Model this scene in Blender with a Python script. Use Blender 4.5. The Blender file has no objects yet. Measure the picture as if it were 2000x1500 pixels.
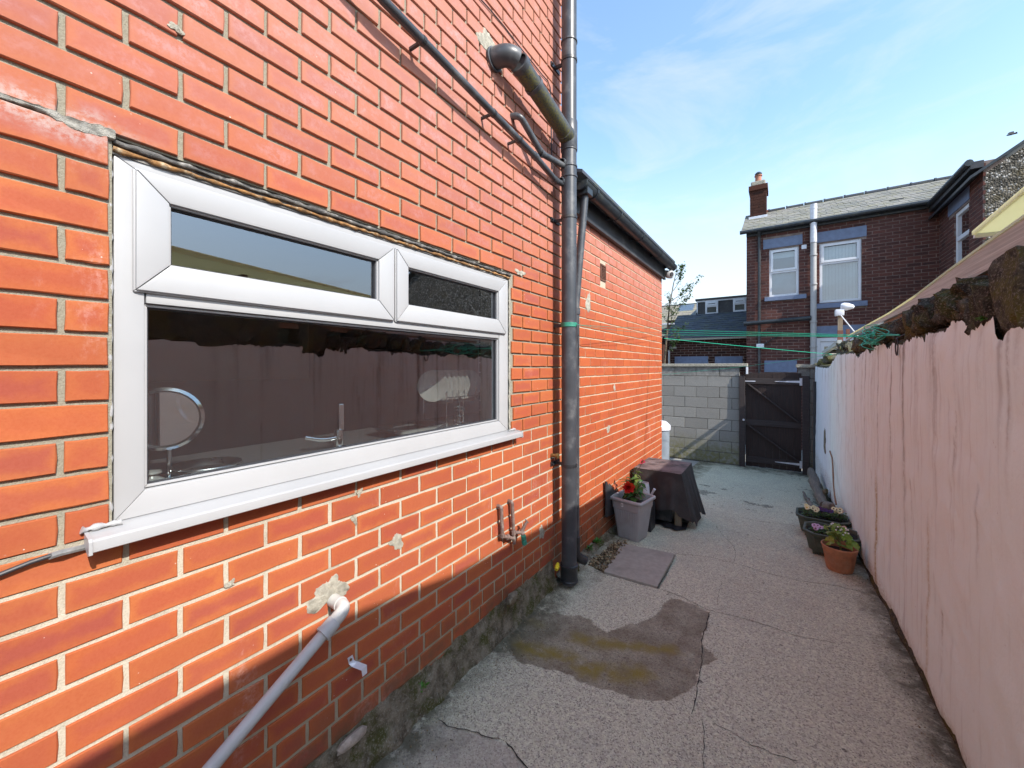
import bpy, bmesh, math, random
import numpy as np
from mathutils import Vector, Matrix
sc = bpy.context.scene
col = sc.collection
R = math.radians
random.seed(7); rng = np.random.default_rng(7)

# ------------------------------------------------------------------ camera, sky, sun, exposure
CAM_H = 1.62
cd = bpy.data.cameras.new('camera'); cam = bpy.data.objects.new('camera', cd); col.objects.link(cam)
cd.sensor_fit = 'HORIZONTAL'; cd.sensor_width = 36.0; cd.lens = 13.86
cd.shift_y = -34 / 2000.0; cd.clip_start = 0.02; cd.clip_end = 2000
TH = math.atan(525 / 770.0)
cam.location = (0, 0, CAM_H); cam.rotation_euler = (R(90), 0, TH)
sc.camera = cam

SUN = Vector((-1.0, 0.25, -0.87)).normalized()          # direction the light travels
w = bpy.data.worlds.new('World'); sc.world = w; w.use_nodes = True
nt = w.node_tree; nt.nodes.clear()
wo = nt.nodes.new('ShaderNodeOutputWorld'); bg = nt.nodes.new('ShaderNodeBackground')
sky = nt.nodes.new('ShaderNodeTexSky'); sky.sky_type = 'NISHITA'; sky.sun_disc = False
sky.sun_elevation = math.asin(-SUN.z); sky.sun_rotation = math.atan2(-SUN.x, -SUN.y)
sky.air_density = 1.1; sky.dust_density = 0.8; sky.ozone_density = 3.2
bg.inputs['Strength'].default_value = 0.15
tc = nt.nodes.new('ShaderNodeTexCoord'); mp = nt.nodes.new('ShaderNodeMapping')
mp.inputs['Scale'].default_value = (1.2, 1.2, 3.2); mp.inputs['Rotation'].default_value = (0.2, 0.15, 0.5)
ns = nt.nodes.new('ShaderNodeTexNoise'); ns.inputs['Scale'].default_value = 2.1
ns.inputs['Detail'].default_value = 9; ns.inputs['Roughness'].default_value = 0.6; ns.inputs['Distortion'].default_value = 0.6
cr = nt.nodes.new('ShaderNodeValToRGB'); cr.color_ramp.elements[0].position = 0.50; cr.color_ramp.elements[1].position = 0.82
mm = nt.nodes.new('ShaderNodeMath'); mm.operation = 'MULTIPLY'; mm.inputs[1].default_value = 0.60
mx = nt.nodes.new('ShaderNodeMix'); mx.data_type = 'RGBA'
mx.inputs[7].default_value = (1.98, 2.06, 2.2, 1)
L = nt.links.new
L(tc.outputs['Generated'], mp.inputs[0]); L(mp.outputs[0], ns.inputs['Vector']); L(ns.outputs[0], cr.inputs[0])
L(cr.outputs[0], mm.inputs[0])
sx = nt.nodes.new('ShaderNodeSeparateXYZ'); L(tc.outputs['Generated'], sx.inputs[0])     # thin haze thickening towards the horizon
hr = nt.nodes.new('ShaderNodeMapRange'); hr.interpolation_type = 'SMOOTHSTEP'; L(sx.outputs[2], hr.inputs[0])
hr.inputs[1].default_value = 0.0; hr.inputs[2].default_value = 0.50; hr.inputs[3].default_value = 0.95; hr.inputs[4].default_value = 0.0
ad = nt.nodes.new('ShaderNodeMath'); ad.operation = 'ADD'; ad.use_clamp = True; L(mm.outputs[0], ad.inputs[0]); L(hr.outputs[0], ad.inputs[1]); L(ad.outputs[0], mx.inputs[0]); ml = nt.nodes.new('ShaderNodeMix'); ml.data_type = 'RGBA'; ml.blend_type = 'MULTIPLY'; ml.inputs[0].default_value = 1; ml.inputs[7].default_value = (.86, .86, .78, 1); L(sky.outputs[0], ml.inputs[6]); L(ml.outputs[2], mx.inputs[6])
L(mx.outputs[2], bg.inputs[0]); L(bg.outputs[0], wo.inputs[0])

sl = bpy.data.lights.new('sun', 'SUN'); sl.energy = 2.0; sl.angle = R(0.53); sl.color = (1.0, 0.94, 0.86)
so = bpy.data.objects.new('sun', sl); col.objects.link(so); so.location = (6, -2, 8)
so.rotation_euler = SUN.to_track_quat('-Z', 'Y').to_euler()

vs = sc.view_settings; vs.view_transform = 'Standard'; vs.look = 'None'; vs.gamma = 1; vs.use_curve_mapping = False
vs.exposure = 1.75

# ------------------------------------------------------------------ measuring: a pixel of the 2000x1500 photo on a known plane
def ray(u, v):
    t = (u - 1000) / 770.0; c, s = math.cos(TH), math.sin(TH)
    return Vector((t * c - s, t * s + c, (716 - v) / 770.0))
def onX(u, v, X): d = ray(u, v); k = X / d.x; return Vector((X, d.y * k, CAM_H + d.z * k))
def onY(u, v, Y): d = ray(u, v); k = Y / d.y; return Vector((d.x * k, Y, CAM_H + d.z * k))
def onZ(u, v, Z): d = ray(u, v); k = (Z - CAM_H) / d.z; return Vector((d.x * k, d.y * k, Z))
def proj(p):
    c, s = math.cos(TH), math.sin(TH)
    z = -p[0] * s + p[1] * c; r = p[0] * c + p[1] * s
    if z < 0.05: return None
    return 1000 + 770 * r / z, 716 - 770 * (p[2] - CAM_H) / z, z
def in_frame(p, m=120):
    q = proj(p)
    return q is not None and -m < q[0] < 2000 + m and -m < q[1] < 1500 + m

# ------------------------------------------------------------------ mesh helpers
def link(o, parent=None):
    col.objects.link(o)
    if parent is not None: o.parent = parent
    return o
def wloc(o):
    p = Vector((0, 0, 0))
    while o is not None: p += o.location; o = o.parent
    return p
class MB:
    def __init__(s): s.v = []; s.f = []
    def add(s, vs, fs):
        b = len(s.v); s.v += [tuple(p) for p in vs]; s.f += [tuple(i + b for i in f) for f in fs]; return s
    def box(s, x0, x1, y0, y1, z0, z1, M=None):
        vs = [Vector((x, y, z)) for x in (x0, x1) for y in (y0, y1) for z in (z0, z1)]
        if M is not None: vs = [M @ p for p in vs]
        return s.add(vs, [(0, 1, 3, 2), (4, 6, 7, 5), (0, 4, 5, 1), (2, 3, 7, 6), (0, 2, 6, 4), (1, 5, 7, 3)])
    def bar(s, a, b, wd, ht, up=(0, 0, 1)):
        a, b = Vector(a), Vector(b); d = b - a; l = d.length; d.normalize()
        sd = d.cross(Vector(up)).normalized(); u2 = sd.cross(d)
        M = Matrix.Translation(a) @ Matrix((d, sd, u2)).transposed().to_4x4()
        return s.box(0, l, -wd / 2, wd / 2, -ht / 2, ht / 2, M)
    def tube(s, pts, r, n=16, cap=True):
        pts = [Vector(p) for p in pts]; m = len(pts)
        rs = r if isinstance(r, (list, tuple)) else [r] * m
        T = []
        for i in range(m):
            a = pts[max(i - 1, 0)]; b = pts[min(i + 1, m - 1)]; t = (b - a)
            T.append(t.normalized() if t.length > 1e-9 else Vector((0, 0, 1)))
        x = T[0].orthogonal().normalized(); vs = []; fs = []
        for i in range(m):
            x = (x - T[i] * x.dot(T[i])).normalized(); y = T[i].cross(x)
            for k in range(n):
                a = 2 * math.pi * k / n; vs.append(pts[i] + (x * math.cos(a) + y * math.sin(a)) * rs[i])
        for i in range(m - 1):
            for k in range(n):
                k2 = (k + 1) % n; fs.append((i * n + k, i * n + k2, (i + 1) * n + k2, (i + 1) * n + k))
        if cap: fs.append(tuple(range(n))[::-1]); fs.append(tuple((m - 1) * n + k for k in range(n)))
        return s.add(vs, fs)
    def lathe(s, prof, c, n=24, ax=(0, 0, 1), sx=1, sy=1):
        ax = Vector(ax).normalized(); x = ax.orthogonal().normalized()
        if abs(ax.z) > 0.99: x = Vector((1, 0, 0))
        y = ax.cross(x); c = Vector(c); vs = []; fs = []; m = len(prof)
        for (r, h) in prof:
            for k in range(n):
                a = 2 * math.pi * k / n; vs.append(c + ax * h + x * math.cos(a) * r * sx + y * math.sin(a) * r * sy)
        for i in range(m - 1):
            for k in range(n):
                k2 = (k + 1) % n; fs.append((i * n + k, i * n + k2, (i + 1) * n + k2, (i + 1) * n + k))
        return s.add(vs, fs)
    def poly(s, A, B):
        n = len(A); fs = [tuple(range(n))[::-1], tuple(range(n, 2 * n))]
        fs += [(i, (i + 1) % n, n + (i + 1) % n, n + i) for i in range(n)]
        return s.add(list(A) + list(B), fs)
    def sheet(s, P):   # P[i][j] grid of points
        n = len(P); m = len(P[0]); vs = [p for r_ in P for p in r_]
        return s.add(vs, [(i * m + j, i * m + j + 1, (i + 1) * m + j + 1, (i + 1) * m + j) for i in range(n - 1) for j in range(m - 1)])
    def build(s, name, mat, parent=None, bevel=0, smooth=False, ang=35, fix=True, attrs=None):
        off = wloc(parent) if parent is not None else Vector((0, 0, 0))
        me = bpy.data.meshes.new(name)
        me.from_pydata([(p[0] - off.x, p[1] - off.y, p[2] - off.z) for p in s.v], [], s.f)
        if fix or bevel:
            bm = bmesh.new(); bm.from_mesh(me)
            if fix: bmesh.ops.recalc_face_normals(bm, faces=bm.faces)
            if bevel:
                bm.normal_update()
                es = [e for e in bm.edges if len(e.link_faces) == 2 and e.calc_face_angle(0) > R(28)]
                bmesh.ops.bevel(bm, geom=es, offset=bevel, segments=2, profile=0.6, affect='EDGES', clamp_overlap=True)
            bm.to_mesh(me); bm.free()
        me.update()
        if attrs:
            for k, (dom, arr) in attrs.items():
                a = me.attributes.new(k, 'FLOAT', dom); a.data.foreach_set('value', np.asarray(arr, dtype=np.float32))
        if smooth:
            me.shade_smooth()
            me.set_sharp_from_angle(angle=R(ang))
        if mat is not None: me.materials.append(mat)
        o = bpy.data.objects.new(name, me)
        return link(o, parent)
def tag(o, label=None, cat=None, group=None, kind=None):
    if label: o['label'] = label
    if cat: o['category'] = cat
    if group: o['group'] = group
    if kind: o['kind'] = kind
    return o
def thing(name, label, cat, loc=(0, 0, 0), group=None):
    o = bpy.data.objects.new(name, None); o.empty_display_size = 0.1; o.location = loc
    link(o); return tag(o, label, cat, group)
def arc(c, a, b, r, n=6):
    """points on a fillet from direction a to direction b round corner c"""
    c = Vector(c); a = Vector(a).normalized(); b = Vector(b).normalized()
    P = []
    for i in range(n + 1):
        t = i / n; P.append((1 - t) ** 2 * (c - a * r) + 2 * t * (1 - t) * c + t * t * (c + b * r))
    return P
def rpath(pts, r, n=6):
    pts = [Vector(p) for p in pts]; out = [pts[0]]
    for i in range(1, len(pts) - 1):
        out += arc(pts[i], pts[i] - pts[i - 1], pts[i + 1] - pts[i], r, n)
    return out + [pts[-1]]

# ------------------------------------------------------------------ materials
class G:
    def __init__(s, name):
        s.m = bpy.data.materials.new(name); s.m.use_nodes = True; s.t = s.m.node_tree
        s.b = s.t.nodes['Principled BSDF']; s.x = 0
    def n(s, typ, **kw):
        nd = s.t.nodes.new('ShaderNode' + typ)
        for k, v in kw.items():
            if hasattr(nd, k): setattr(nd, k, v)
        return nd
    def l(s, a, b): s.t.links.new(a, b)
    def setv(s, sock, val):
        if hasattr(val, 'is_linked') or hasattr(val, 'links'): s.l(val, sock)
        else:
            if isinstance(val, tuple) and len(val) == 3 and len(sock.default_value) == 4: val = (*val, 1)
            sock.default_value = val
    def math(s, op, a, b=0.0, c=None, clamp=False):
        nd = s.n('Math', operation=op); nd.use_clamp = clamp
        s.setv(nd.inputs[0], a); s.setv(nd.inputs[1], b)
        if c is not None: s.setv(nd.inputs[2], c)
        return nd.outputs[0]
    def mix(s, f, a, b, blend='MIX'):
        nd = s.n('Mix'); nd.data_type = 'RGBA'; nd.blend_type = blend
        s.setv(nd.inputs[0], f); s.setv(nd.inputs[6], a); s.setv(nd.inputs[7], b); return nd.outputs[2]
    def ss(s, x, lo, hi):
        nd = s.n('MapRange'); nd.interpolation_type = 'SMOOTHSTEP'
        s.setv(nd.inputs[0], x); nd.inputs[1].default_value = lo; nd.inputs[2].default_value = hi; return nd.outputs[0]
    def pos(s, kind='pos', scale=(1, 1, 1)):
        if kind == 'pos': o = s.n('NewGeometry').outputs['Position']
        elif kind == 'obj': o = s.n('TexCoord').outputs['Object']
        else: o = s.n('TexCoord').outputs['Generated']
        m_ = s.n('Mapping'); m_.inputs['Scale'].default_value = scale; s.l(o, m_.inputs[0]); return m_.outputs[0]
    def noise(s, scale, detail=4, rough=0.55, vec=None, dist=0):
        nd = s.n('TexNoise'); nd.inputs['Scale'].default_value = scale; nd.inputs['Detail'].default_value = detail
        nd.inputs['Roughness'].default_value = rough; nd.inputs['Distortion'].default_value = dist
        s.l(vec if vec is not None else s.pos(), nd.inputs['Vector']); return nd.outputs[0]
    def vor(s, scale, vec=None, feature='F1', out=0):
        nd = s.n('TexVoronoi'); nd.feature = feature; nd.inputs['Scale'].default_value = scale
        s.l(vec if vec is not None else s.pos(), nd.inputs['Vector']); return nd.outputs[out]
    def bump(s, h, st=0.3, d=0.01):
        nd = s.n('Bump'); nd.inputs['Strength'].default_value = st; nd.inputs['Distance'].default_value = d
        s.setv(nd.inputs['Height'], h); s.l(nd.outputs[0], s.b.inputs['Normal']); return nd
    def attr(s, name):
        nd = s.n('Attribute'); nd.attribute_name = name; return nd
    def sepz(s, v): nd = s.n('SeparateXYZ'); s.l(v, nd.inputs[0]); return nd.outputs
    def out(s, c, rough=0.6, metal=0.0, spec=0.5):
        s.setv(s.b.inputs['Base Color'], c); s.setv(s.b.inputs['Roughness'], rough)
        s.setv(s.b.inputs['Metallic'], metal); s.b.inputs['Specular IOR Level'].default_value = spec
        return s.m
def plain(name, c, rough=0.5, var=0.18, scale=14, metal=0.0, bump=0.15, bd=0.002, spec=0.5, dirt=None, dscale=4):
    g = G(name); n1 = g.noise(scale, 6, 0.6); n2 = g.noise(scale * 9, 3, 0.6)
    dk = tuple(x * (1 - var) for x in c); lt = tuple(min(1, x * (1 + var)) for x in c)
    cc = g.mix(g.ss(n1, 0.3, 0.7), dk, lt)
    if dirt is not None:
        cc = g.mix(g.math('MULTIPLY', g.ss(g.noise(dscale, 7, 0.65), 0.5, 0.72), 0.75), cc, dirt)
    g.bump(g.math('ADD', n1, g.math('MULTIPLY', n2, 0.6)), bump, bd)
    rr = g.math('ADD', g.math('MULTIPLY', n1, 0.25), rough - 0.12, clamp=True)
    return g.out(cc, rr, metal, spec)

M = {}
def brick_mat(name, rimA, rimB, coreA, coreB, half_h, house=False, corestr=0.9, rough=0.72):
    g = G(name)
    bc = g.sepz(g.attr('bc').outputs['Vector'])
    rnd = g.math('FRACT', g.math('ADD', g.n('ObjectInfo').outputs['Random'], g.math('MULTIPLY', g.attr('br').outputs['Fac'], 7.31)))
    r2 = g.math('FRACT', g.math('MULTIPLY', rnd, 13.7)); r3 = g.math('FRACT', g.math('MULTIPLY', rnd, 57.3))
    P = g.pos(); nz = g.noise(14, 5, 0.6, P); fine = g.noise(160, 4, 0.65, P)
    e = g.math('MINIMUM', g.math('SUBTRACT', bc[2], g.math('ABSOLUTE', bc[0])), g.math('SUBTRACT', half_h, g.math('ABSOLUTE', bc[1])))
    e = g.math('ADD', e, g.math('MULTIPLY', g.math('SUBTRACT', nz, 0.5), 0.065))
    cm = g.math('MULTIPLY', g.ss(e, 0.0, 0.030), g.math('MULTIPLY', g.math('ADD', g.math('MULTIPLY', r2, 0.8), 0.3), corestr), clamp=True)
    rim = g.mix(rnd, rimA, rimB); core = g.mix(r3, coreA, coreB); r4 = g.math('FRACT', g.math('MULTIPLY', rnd, 91.7))
    c = g.mix(cm, rim, core)
    c = g.mix(g.math('MULTIPLY', g.ss(fine, 0.35, 0.75), 0.25), c, (0.75, 0.45, 0.32), 'MULTIPLY')
    c = g.mix(g.math('MULTIPLY', r4, 0.22), c, tuple(x * .55 for x in coreB))
    c = g.mix(g.math('MULTIPLY', g.ss(g.noise(2.2, 6, .65, P), .42, .68), 0.22), c, tuple(x * .6 for x in coreA))
    if house:
        ps = g.sepz(g.n('NewGeometry').outputs['Position'])
        # pale bloom on the higher courses
        hi = g.math('MULTIPLY', g.ss(ps[2], 1.9, 2.9), g.math('MULTIPLY', g.ss(e, 0.0, 0.03), g.math('MULTIPLY', g.ss(g.noise(8, 5, 0.7, P), 0.36, 0.66), g.ss(g.noise(55, 6, 0.75, P), 0.36, 0.62))))
        hi = g.math('MULTIPLY', hi, g.math('ADD', g.math('MULTIPLY', rnd, 0.6), 0.35))
        c = g.mix(hi, c, (0.47, 0.28, 0.29))
        c = g.mix(g.math('MULTIPLY', g.ss(ps[2], 1.8, 3.2), 0.55), c, (0.46, 0.255, 0.215))
        # scattered white scuffs, drips
        sc_ = g.noise(3.1, 8, 0.75, g.pos('pos', (1, 1, 0.45)))
        c = g.mix(g.math('MULTIPLY', g.math('MULTIPLY', g.ss(sc_, 0.56, 0.78), g.ss(g.noise(70, 5, .75, P), .38, .62)), 0.5), c, (0.72, 0.52, 0.47))
        sp = g.math('MULTIPLY', g.math('LESS_THAN', g.vor(46, P), 0.085), g.ss(g.noise(5, 3, 0.5, P), 0.57, 0.66))
        c = g.mix(g.math('MULTIPLY', sp, 0.75), c, (0.75, 0.66, 0.6))
        # lime smear in line with the window head, beside the window
        dz = g.math('ABSOLUTE', g.math('SUBTRACT', ps[2], g.math('ADD', 2.205, g.math('MULTIPLY', g.math('SUBTRACT', g.noise(7, 6, 0.7, P), 0.5), 0.12))))
        sm = g.math('MULTIPLY', g.math('SUBTRACT', 1.0, g.ss(dz, 0.012, 0.06)), g.math('SUBTRACT', 1.0, g.ss(ps[1], 0.22, 0.40)))
        sm = g.math('MULTIPLY', sm, g.ss(g.noise(22, 6, 0.7, g.pos('pos', (1, 0.35, 1))), 0.3, 0.55))
        c = g.mix(g.math('MULTIPLY', g.math('MULTIPLY', sm, g.ss(g.noise(80, 6, .75, P), .34, .6)), 0.62), c, (0.44, 0.40, 0.38))
        # damp and grime towards the ground
        dm = g.math('MULTIPLY', g.math('SUBTRACT', 1.0, g.ss(ps[2], 0.15, 0.42)), g.ss(g.noise(6, 6, 0.7, P), 0.35, 0.62))
        c = g.mix(g.math('MULTIPLY', dm, 0.75), c, (0.13, 0.085, 0.05))
    g.bump(g.math('ADD', g.math('MULTIPLY', fine, 0.6), nz), 0.28, 0.0022)
    M[name] = g.out(c, g.math('ADD', g.math('MULTIPLY', fine, 0.2), rough + 0.02), 0, 0.18)
    return M[name]
brick_mat('red_brick', (0.45, 0.138, 0.048), (0.41, 0.108, 0.040), (0.37, 0.080, 0.042), (0.31, 0.070, 0.058), 0.0365, True, 0.75)
brick_mat('orange_brick', (0.45, 0.118, 0.038), (0.41, 0.098, 0.034), (0.39, 0.086, 0.036), (0.36, 0.077, 0.038), 0.0365, True, 0.8)
brick_mat('purple_brick', (0.17, 0.070, 0.055), (0.11, 0.052, 0.046), (0.12, 0.052, 0.045), (0.045, 0.034, 0.035), 0.0325, False, 0.9, 0.8)
brick_mat('dark_brick', (0.095, 0.04, 0.028), (0.055, 0.027, 0.022), (0.06, 0.027, 0.022), (0.022, 0.017, 0.016), 0.0325, False, 0.9, 0.85)

def mortar_mat():
    g = G('mortar'); P = g.pos(); ps = g.sepz(g.n('NewGeometry').outputs['Position'])
    n1 = g.noise(9, 7, 0.7, P); n2 = g.noise(260, 3, 0.6, P)
    up = g.ss(g.math('ADD', ps[2], g.math('MULTIPLY', g.math('SUBTRACT', n1, 0.5), 0.3)), 1.05, 1.30)
    c = g.mix(up, (0.52, 0.475, 0.385), (0.28, 0.265, 0.21))
    ext = g.ss(ps[1], 2.74, 2.78)
    c = g.mix(ext, c, (0.52, 0.42, 0.32))
    c = g.mix(g.math('MULTIPLY', g.ss(n1, 0.45, 0.7), 0.45), c, (0.27, 0.25, 0.19))
    c = g.mix(g.math('MULTIPLY', g.math('SUBTRACT', 1.0, g.ss(ps[2], 0.2, 0.75)), 0.55), c, (0.26, 0.24, 0.16))
    c = g.mix(g.math('MULTIPLY', g.ss(n2, 0.4, 0.7), 0.3), c, (0.5, 0.46, 0.4), 'MULTIPLY')
    g.bump(g.math('ADD', n2, g.math('MULTIPLY', g.noise(60, 4, 0.6, P), 1.2)), 0.8, 0.003)
    M['mortar'] = g.out(c, 0.92, 0, 0.2)
mortar_mat()
M['far_mortar'] = plain('far_mortar', (0.22, 0.17, 0.15), 0.9, 0.3, 6, bump=0.4)
M['cement'] = plain('cement', (0.35, 0.325, 0.265), 0.9, 0.25, 40, bump=0.9, bd=0.006)
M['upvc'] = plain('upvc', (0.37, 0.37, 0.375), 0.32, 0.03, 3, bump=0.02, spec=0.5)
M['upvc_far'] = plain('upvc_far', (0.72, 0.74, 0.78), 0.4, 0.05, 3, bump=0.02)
M['gasket'] = plain('gasket', (0.03, 0.03, 0.035), 0.5, 0.1, 30)
M['rust'] = plain('rust', (0.26, 0.13, 0.045), 0.9, 0.55, 35, bump=0.9, bd=0.006, dirt=(0.62, 0.52, 0.36), dscale=30)
M['dark_lead'] = plain('dark_lead', (0.09, 0.085, 0.08), 0.8, 0.5, 30, bump=0.9, bd=0.006, dirt=(0.45, 0.42, 0.38), dscale=22)
M['soil_pipe'] = plain('soil_pipe', (0.048, 0.052, 0.060), 0.38, 0.18, 7, bump=0.08, dirt=(0.15, 0.15, 0.15), dscale=7)
M['black_plastic'] = plain('black_plastic', (0.022, 0.023, 0.026), 0.4, 0.2, 20, dirt=(0.09, 0.085, 0.075), dscale=9)
def mossy_pipe():
    g = G('mossy_pipe'); nrm = g.sepz(g.n('NewGeometry').outputs['Normal'])
    n1 = g.noise(24, 7, 0.7); n2 = g.noise(90, 4, 0.6)
    under = g.math('SUBTRACT', 1.0, g.ss(g.math('ADD', nrm[2], g.math('MULTIPLY', n1, 0.5)), -0.25, 0.35))
    c = g.mix(g.ss(n1, 0.35, 0.65), (0.04, 0.043, 0.047), (0.065, 0.068, 0.072))
    c = g.mix(g.math('MULTIPLY', under, g.ss(n2, 0.38, 0.6)), c, (0.12, 0.115, 0.035))
    g.bump(n2, 0.3, 0.003)
    M['mossy_pipe'] = g.out(c, 0.5)
mossy_pipe()
M['grey_pipe'] = plain('grey_pipe', (0.42, 0.42, 0.42), 0.5, 0.10, 9, bump=0.08, dirt=(0.36, 0.35, 0.33), dscale=9)
M['white_pipe'] = plain('white_pipe', (0.50, 0.495, 0.47), 0.4, 0.05, 9, dirt=(0.6, 0.57, 0.5), dscale=12)
M['lead_pipe'] = plain('lead_pipe', (0.15, 0.10, 0.085), 0.6, 0.35, 40, bump=0.5, bd=0.002, dirt=(0.3, 0.27, 0.24), dscale=30)
M['brass'] = plain('brass', (0.28, 0.19, 0.08), 0.4, 0.3, 30, metal=0.7)
M['hose_green'] = plain('hose_green', (0.03, 0.22, 0.15), 0.45, 0.15, 30)
M['yellow'] = plain('yellow', (0.75, 0.58, 0.03), 0.4, 0.08, 30)
M['line_green'] = plain('line_green', (0.015, 0.45, 0.27), 0.4, 0.1, 30)
M['galv'] = plain('galv', (0.66, 0.67, 0.72), 0.45, 0.12, 16, metal=0.25, bump=0.1)
M['grey_tape'] = plain('grey_tape', (0.22, 0.22, 0.22), 0.5, 0.3, 40)
M['blue_paint'] = plain('blue_paint', (0.15, 0.19, 0.29), 0.6, 0.12, 9, bump=0.2)
M['slate_light'] = None
def slate(name, a, b, dirtc):
    g = G(name); r = g.n('ObjectInfo').outputs['Random']; n1 = g.noise(5, 7, 0.7); n2 = g.noise(40, 5, 0.6)
    r = g.math('FRACT', g.math('ADD', r, g.math('MULTIPLY', g.attr('br').outputs['Fac'], 5.7)))
    c = g.mix(r, a, b); c = g.mix(g.math('MULTIPLY', g.ss(n1, 0.42, 0.7), 0.7), c, dirtc)
    c = g.mix(g.math('MULTIPLY', g.ss(n2, 0.4, 0.7), 0.3), c, (0.5, 0.5, 0.45), 'MULTIPLY')
    g.bump(n2, 0.35, 0.006); M[name] = g.out(c, 0.7, 0, 0.4)
slate('slate_light', (0.28, 0.265, 0.24), (0.19, 0.19, 0.17), (0.26, 0.24, 0.14))
slate('slate_dark', (0.065, 0.075, 0.10), (0.045, 0.052, 0.065), (0.09, 0.10, 0.06))
slate('slate_far', (0.27, 0.24, 0.20), (0.22, 0.20, 0.17), (0.28, 0.26, 0.14))
M['black_gutter'] = plain('black_gutter', (0.022, 0.028, 0.035), 0.42, 0.25, 20, dirt=(0.07, 0.075, 0.06), dscale=9)
M['fascia'] = plain('fascia', (0.032, 0.033, 0.038), 0.5, 0.2, 12, dirt=(0.09, 0.09, 0.09), dscale=5)
M['terracotta'] = plain('terracotta', (0.44, 0.19, 0.095), 0.6, 0.16, 20, bump=0.12, dirt=(0.33, 0.2, 0.13), dscale=10)
M['clay_pot'] = plain('clay_pot', (0.38, 0.16, 0.10), 0.8, 0.3, 12)
M['grey_planter'] = plain('grey_planter', (0.36, 0.345, 0.345), 0.45, 0.06, 8, bump=0.04, dirt=(0.30, 0.28, 0.26), dscale=6)
M['green_planter'] = plain('green_planter', (0.055, 0.07, 0.048), 0.5, 0.18, 12, dirt=(0.12, 0.12, 0.085), dscale=7)
M['soil'] = plain('soil', (0.022, 0.015, 0.011), 0.95, 0.5, 60, bump=1.0, bd=0.01)
M['stem'] = plain('stem', (0.16, 0.17, 0.05), 0.7, 0.3, 40)
M['bark'] = plain('bark', (0.12, 0.09, 0.06), 0.9, 0.4, 30, bump=0.8, bd=0.008)
M['cane'] = plain('cane', (0.24, 0.13, 0.075), 0.7, 0.3, 30)
def leaf(name, a, b, c3=None, rough=0.45):
    g = G(name); n1 = g.noise(22, 4, 0.6); n2 = g.noise(7, 3, 0.5)
    c = g.mix(g.ss(n1, 0.35, 0.65), a, b)
    if c3: c = g.mix(g.math('MULTIPLY', g.ss(n2, 0.5, 0.68), 0.8), c, c3)
    tr = g.n('BsdfTranslucent'); g.setv(tr.inputs[0], g.mix(0.5, c, (0.2, 0.34, 0.03)))
    m = g.out(c, rough); ms = g.n('MixShader'); ms.inputs[0].default_value = 0.28
    g.l(g.b.outputs[0], ms.inputs[1]); g.l(tr.outputs[0], ms.inputs[2])
    g.l(ms.outputs[0], g.t.nodes['Material Output'].inputs[0]); M[name] = m
leaf('camellia_leaf', (0.04, 0.11, 0.035), (0.08, 0.18, 0.05), (0.20, 0.20, 0.05), 0.25)
leaf('young_leaf', (0.2, 0.16, 0.05), (0.14, 0.2, 0.05), (0.3, 0.12, 0.05), 0.35)
leaf('geranium_leaf', (0.17, 0.27, 0.035), (0.26, 0.40, 0.06), (0.30, 0.33, 0.08))
leaf('pansy_leaf', (0.05, 0.11, 0.02), (0.09, 0.16, 0.03))
leaf('tree_leaf', (0.03, 0.06, 0.03), (0.05, 0.09, 0.03), (0.10, 0.12, 0.03))
leaf('weed_leaf', (0.04, 0.15, 0.02), (0.07, 0.22, 0.03))
leaf('red_petal', (0.80, 0.010, 0.02), (0.6, 0.006, 0.012), None, 0.5)
leaf('pink_petal', (0.6, 0.05, 0.11), (0.5, 0.04, 0.09))
for nm, c in (('cream_petal', (0.78, 0.76, 0.48)), ('lilac_petal', (0.60, 0.44, 0.64)), ('purple_petal', (0.06, 0.02, 0.13)), ('white_petal', (0.78, 0.78, 0.74)), ('peach_petal', (0.66, 0.45, 0.32)), ('maroon_petal', (0.07, 0.01, 0.03))):
    M[nm] = plain(nm, c, 0.6, 0.12, 60)
def wood(name, a, b, axis=(30, 2, 30), rough=0.75, bd=0.004):
    g = G(name); P = g.pos('pos', axis); n1 = g.noise(1.0, 8, 0.65, P, 0.4); n2 = g.noise(4.0, 5, 0.6, P)
    c = g.mix(g.ss(n1, 0.34, 0.66), a, b); c = g.mix(g.math('MULTIPLY', g.ss(n2, 0.45, 0.7), 0.4), c, tuple(x * 0.5 for x in a))
    g.bump(g.math('ADD', n1, n2), 0.4, bd); M[name] = g.out(c, rough); return M[name]
wood('timber_beam', (0.37, 0.40, 0.36), (0.57, 0.61, 0.56), (16, 1.1, 60))
wood('gate_board', (0.040, 0.022, 0.018), (0.022, 0.014, 0.013), (60, 60, 2.5))
wood('gate_rail', (0.034, 0.024, 0.023), (0.055, 0.042, 0.04), (3, 60, 60))
wood('old_wood', (0.23, 0.17, 0.11), (0.34, 0.27, 0.19), (50, 50, 6))
wood('drift_wood', (0.12, 0.10, 0.085), (0.22, 0.18, 0.14), (20, 3, 20))
M['yellow_sheet'] = None
def ysheet():
    g = G('yellow_sheet'); P = g.pos(); wv = g.noise(3, 5, 0.6, P)
    c = g.mix(g.ss(wv, 0.3, 0.7), (0.82, 0.80, 0.60), (0.74, 0.72, 0.54))
    m = g.out(c, 0.35); tr = g.n('BsdfTranslucent'); g.setv(tr.inputs[0], (0.82, 0.80, 0.58, 1))
    ms = g.n('MixShader'); ms.inputs[0].default_value = 0.6; g.l(g.b.outputs[0], ms.inputs[1]); g.l(tr.outputs[0], ms.inputs[2])
    g.l(ms.outputs[0], g.t.nodes['Material Output'].inputs[0]); M['yellow_sheet'] = m
ysheet()
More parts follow.
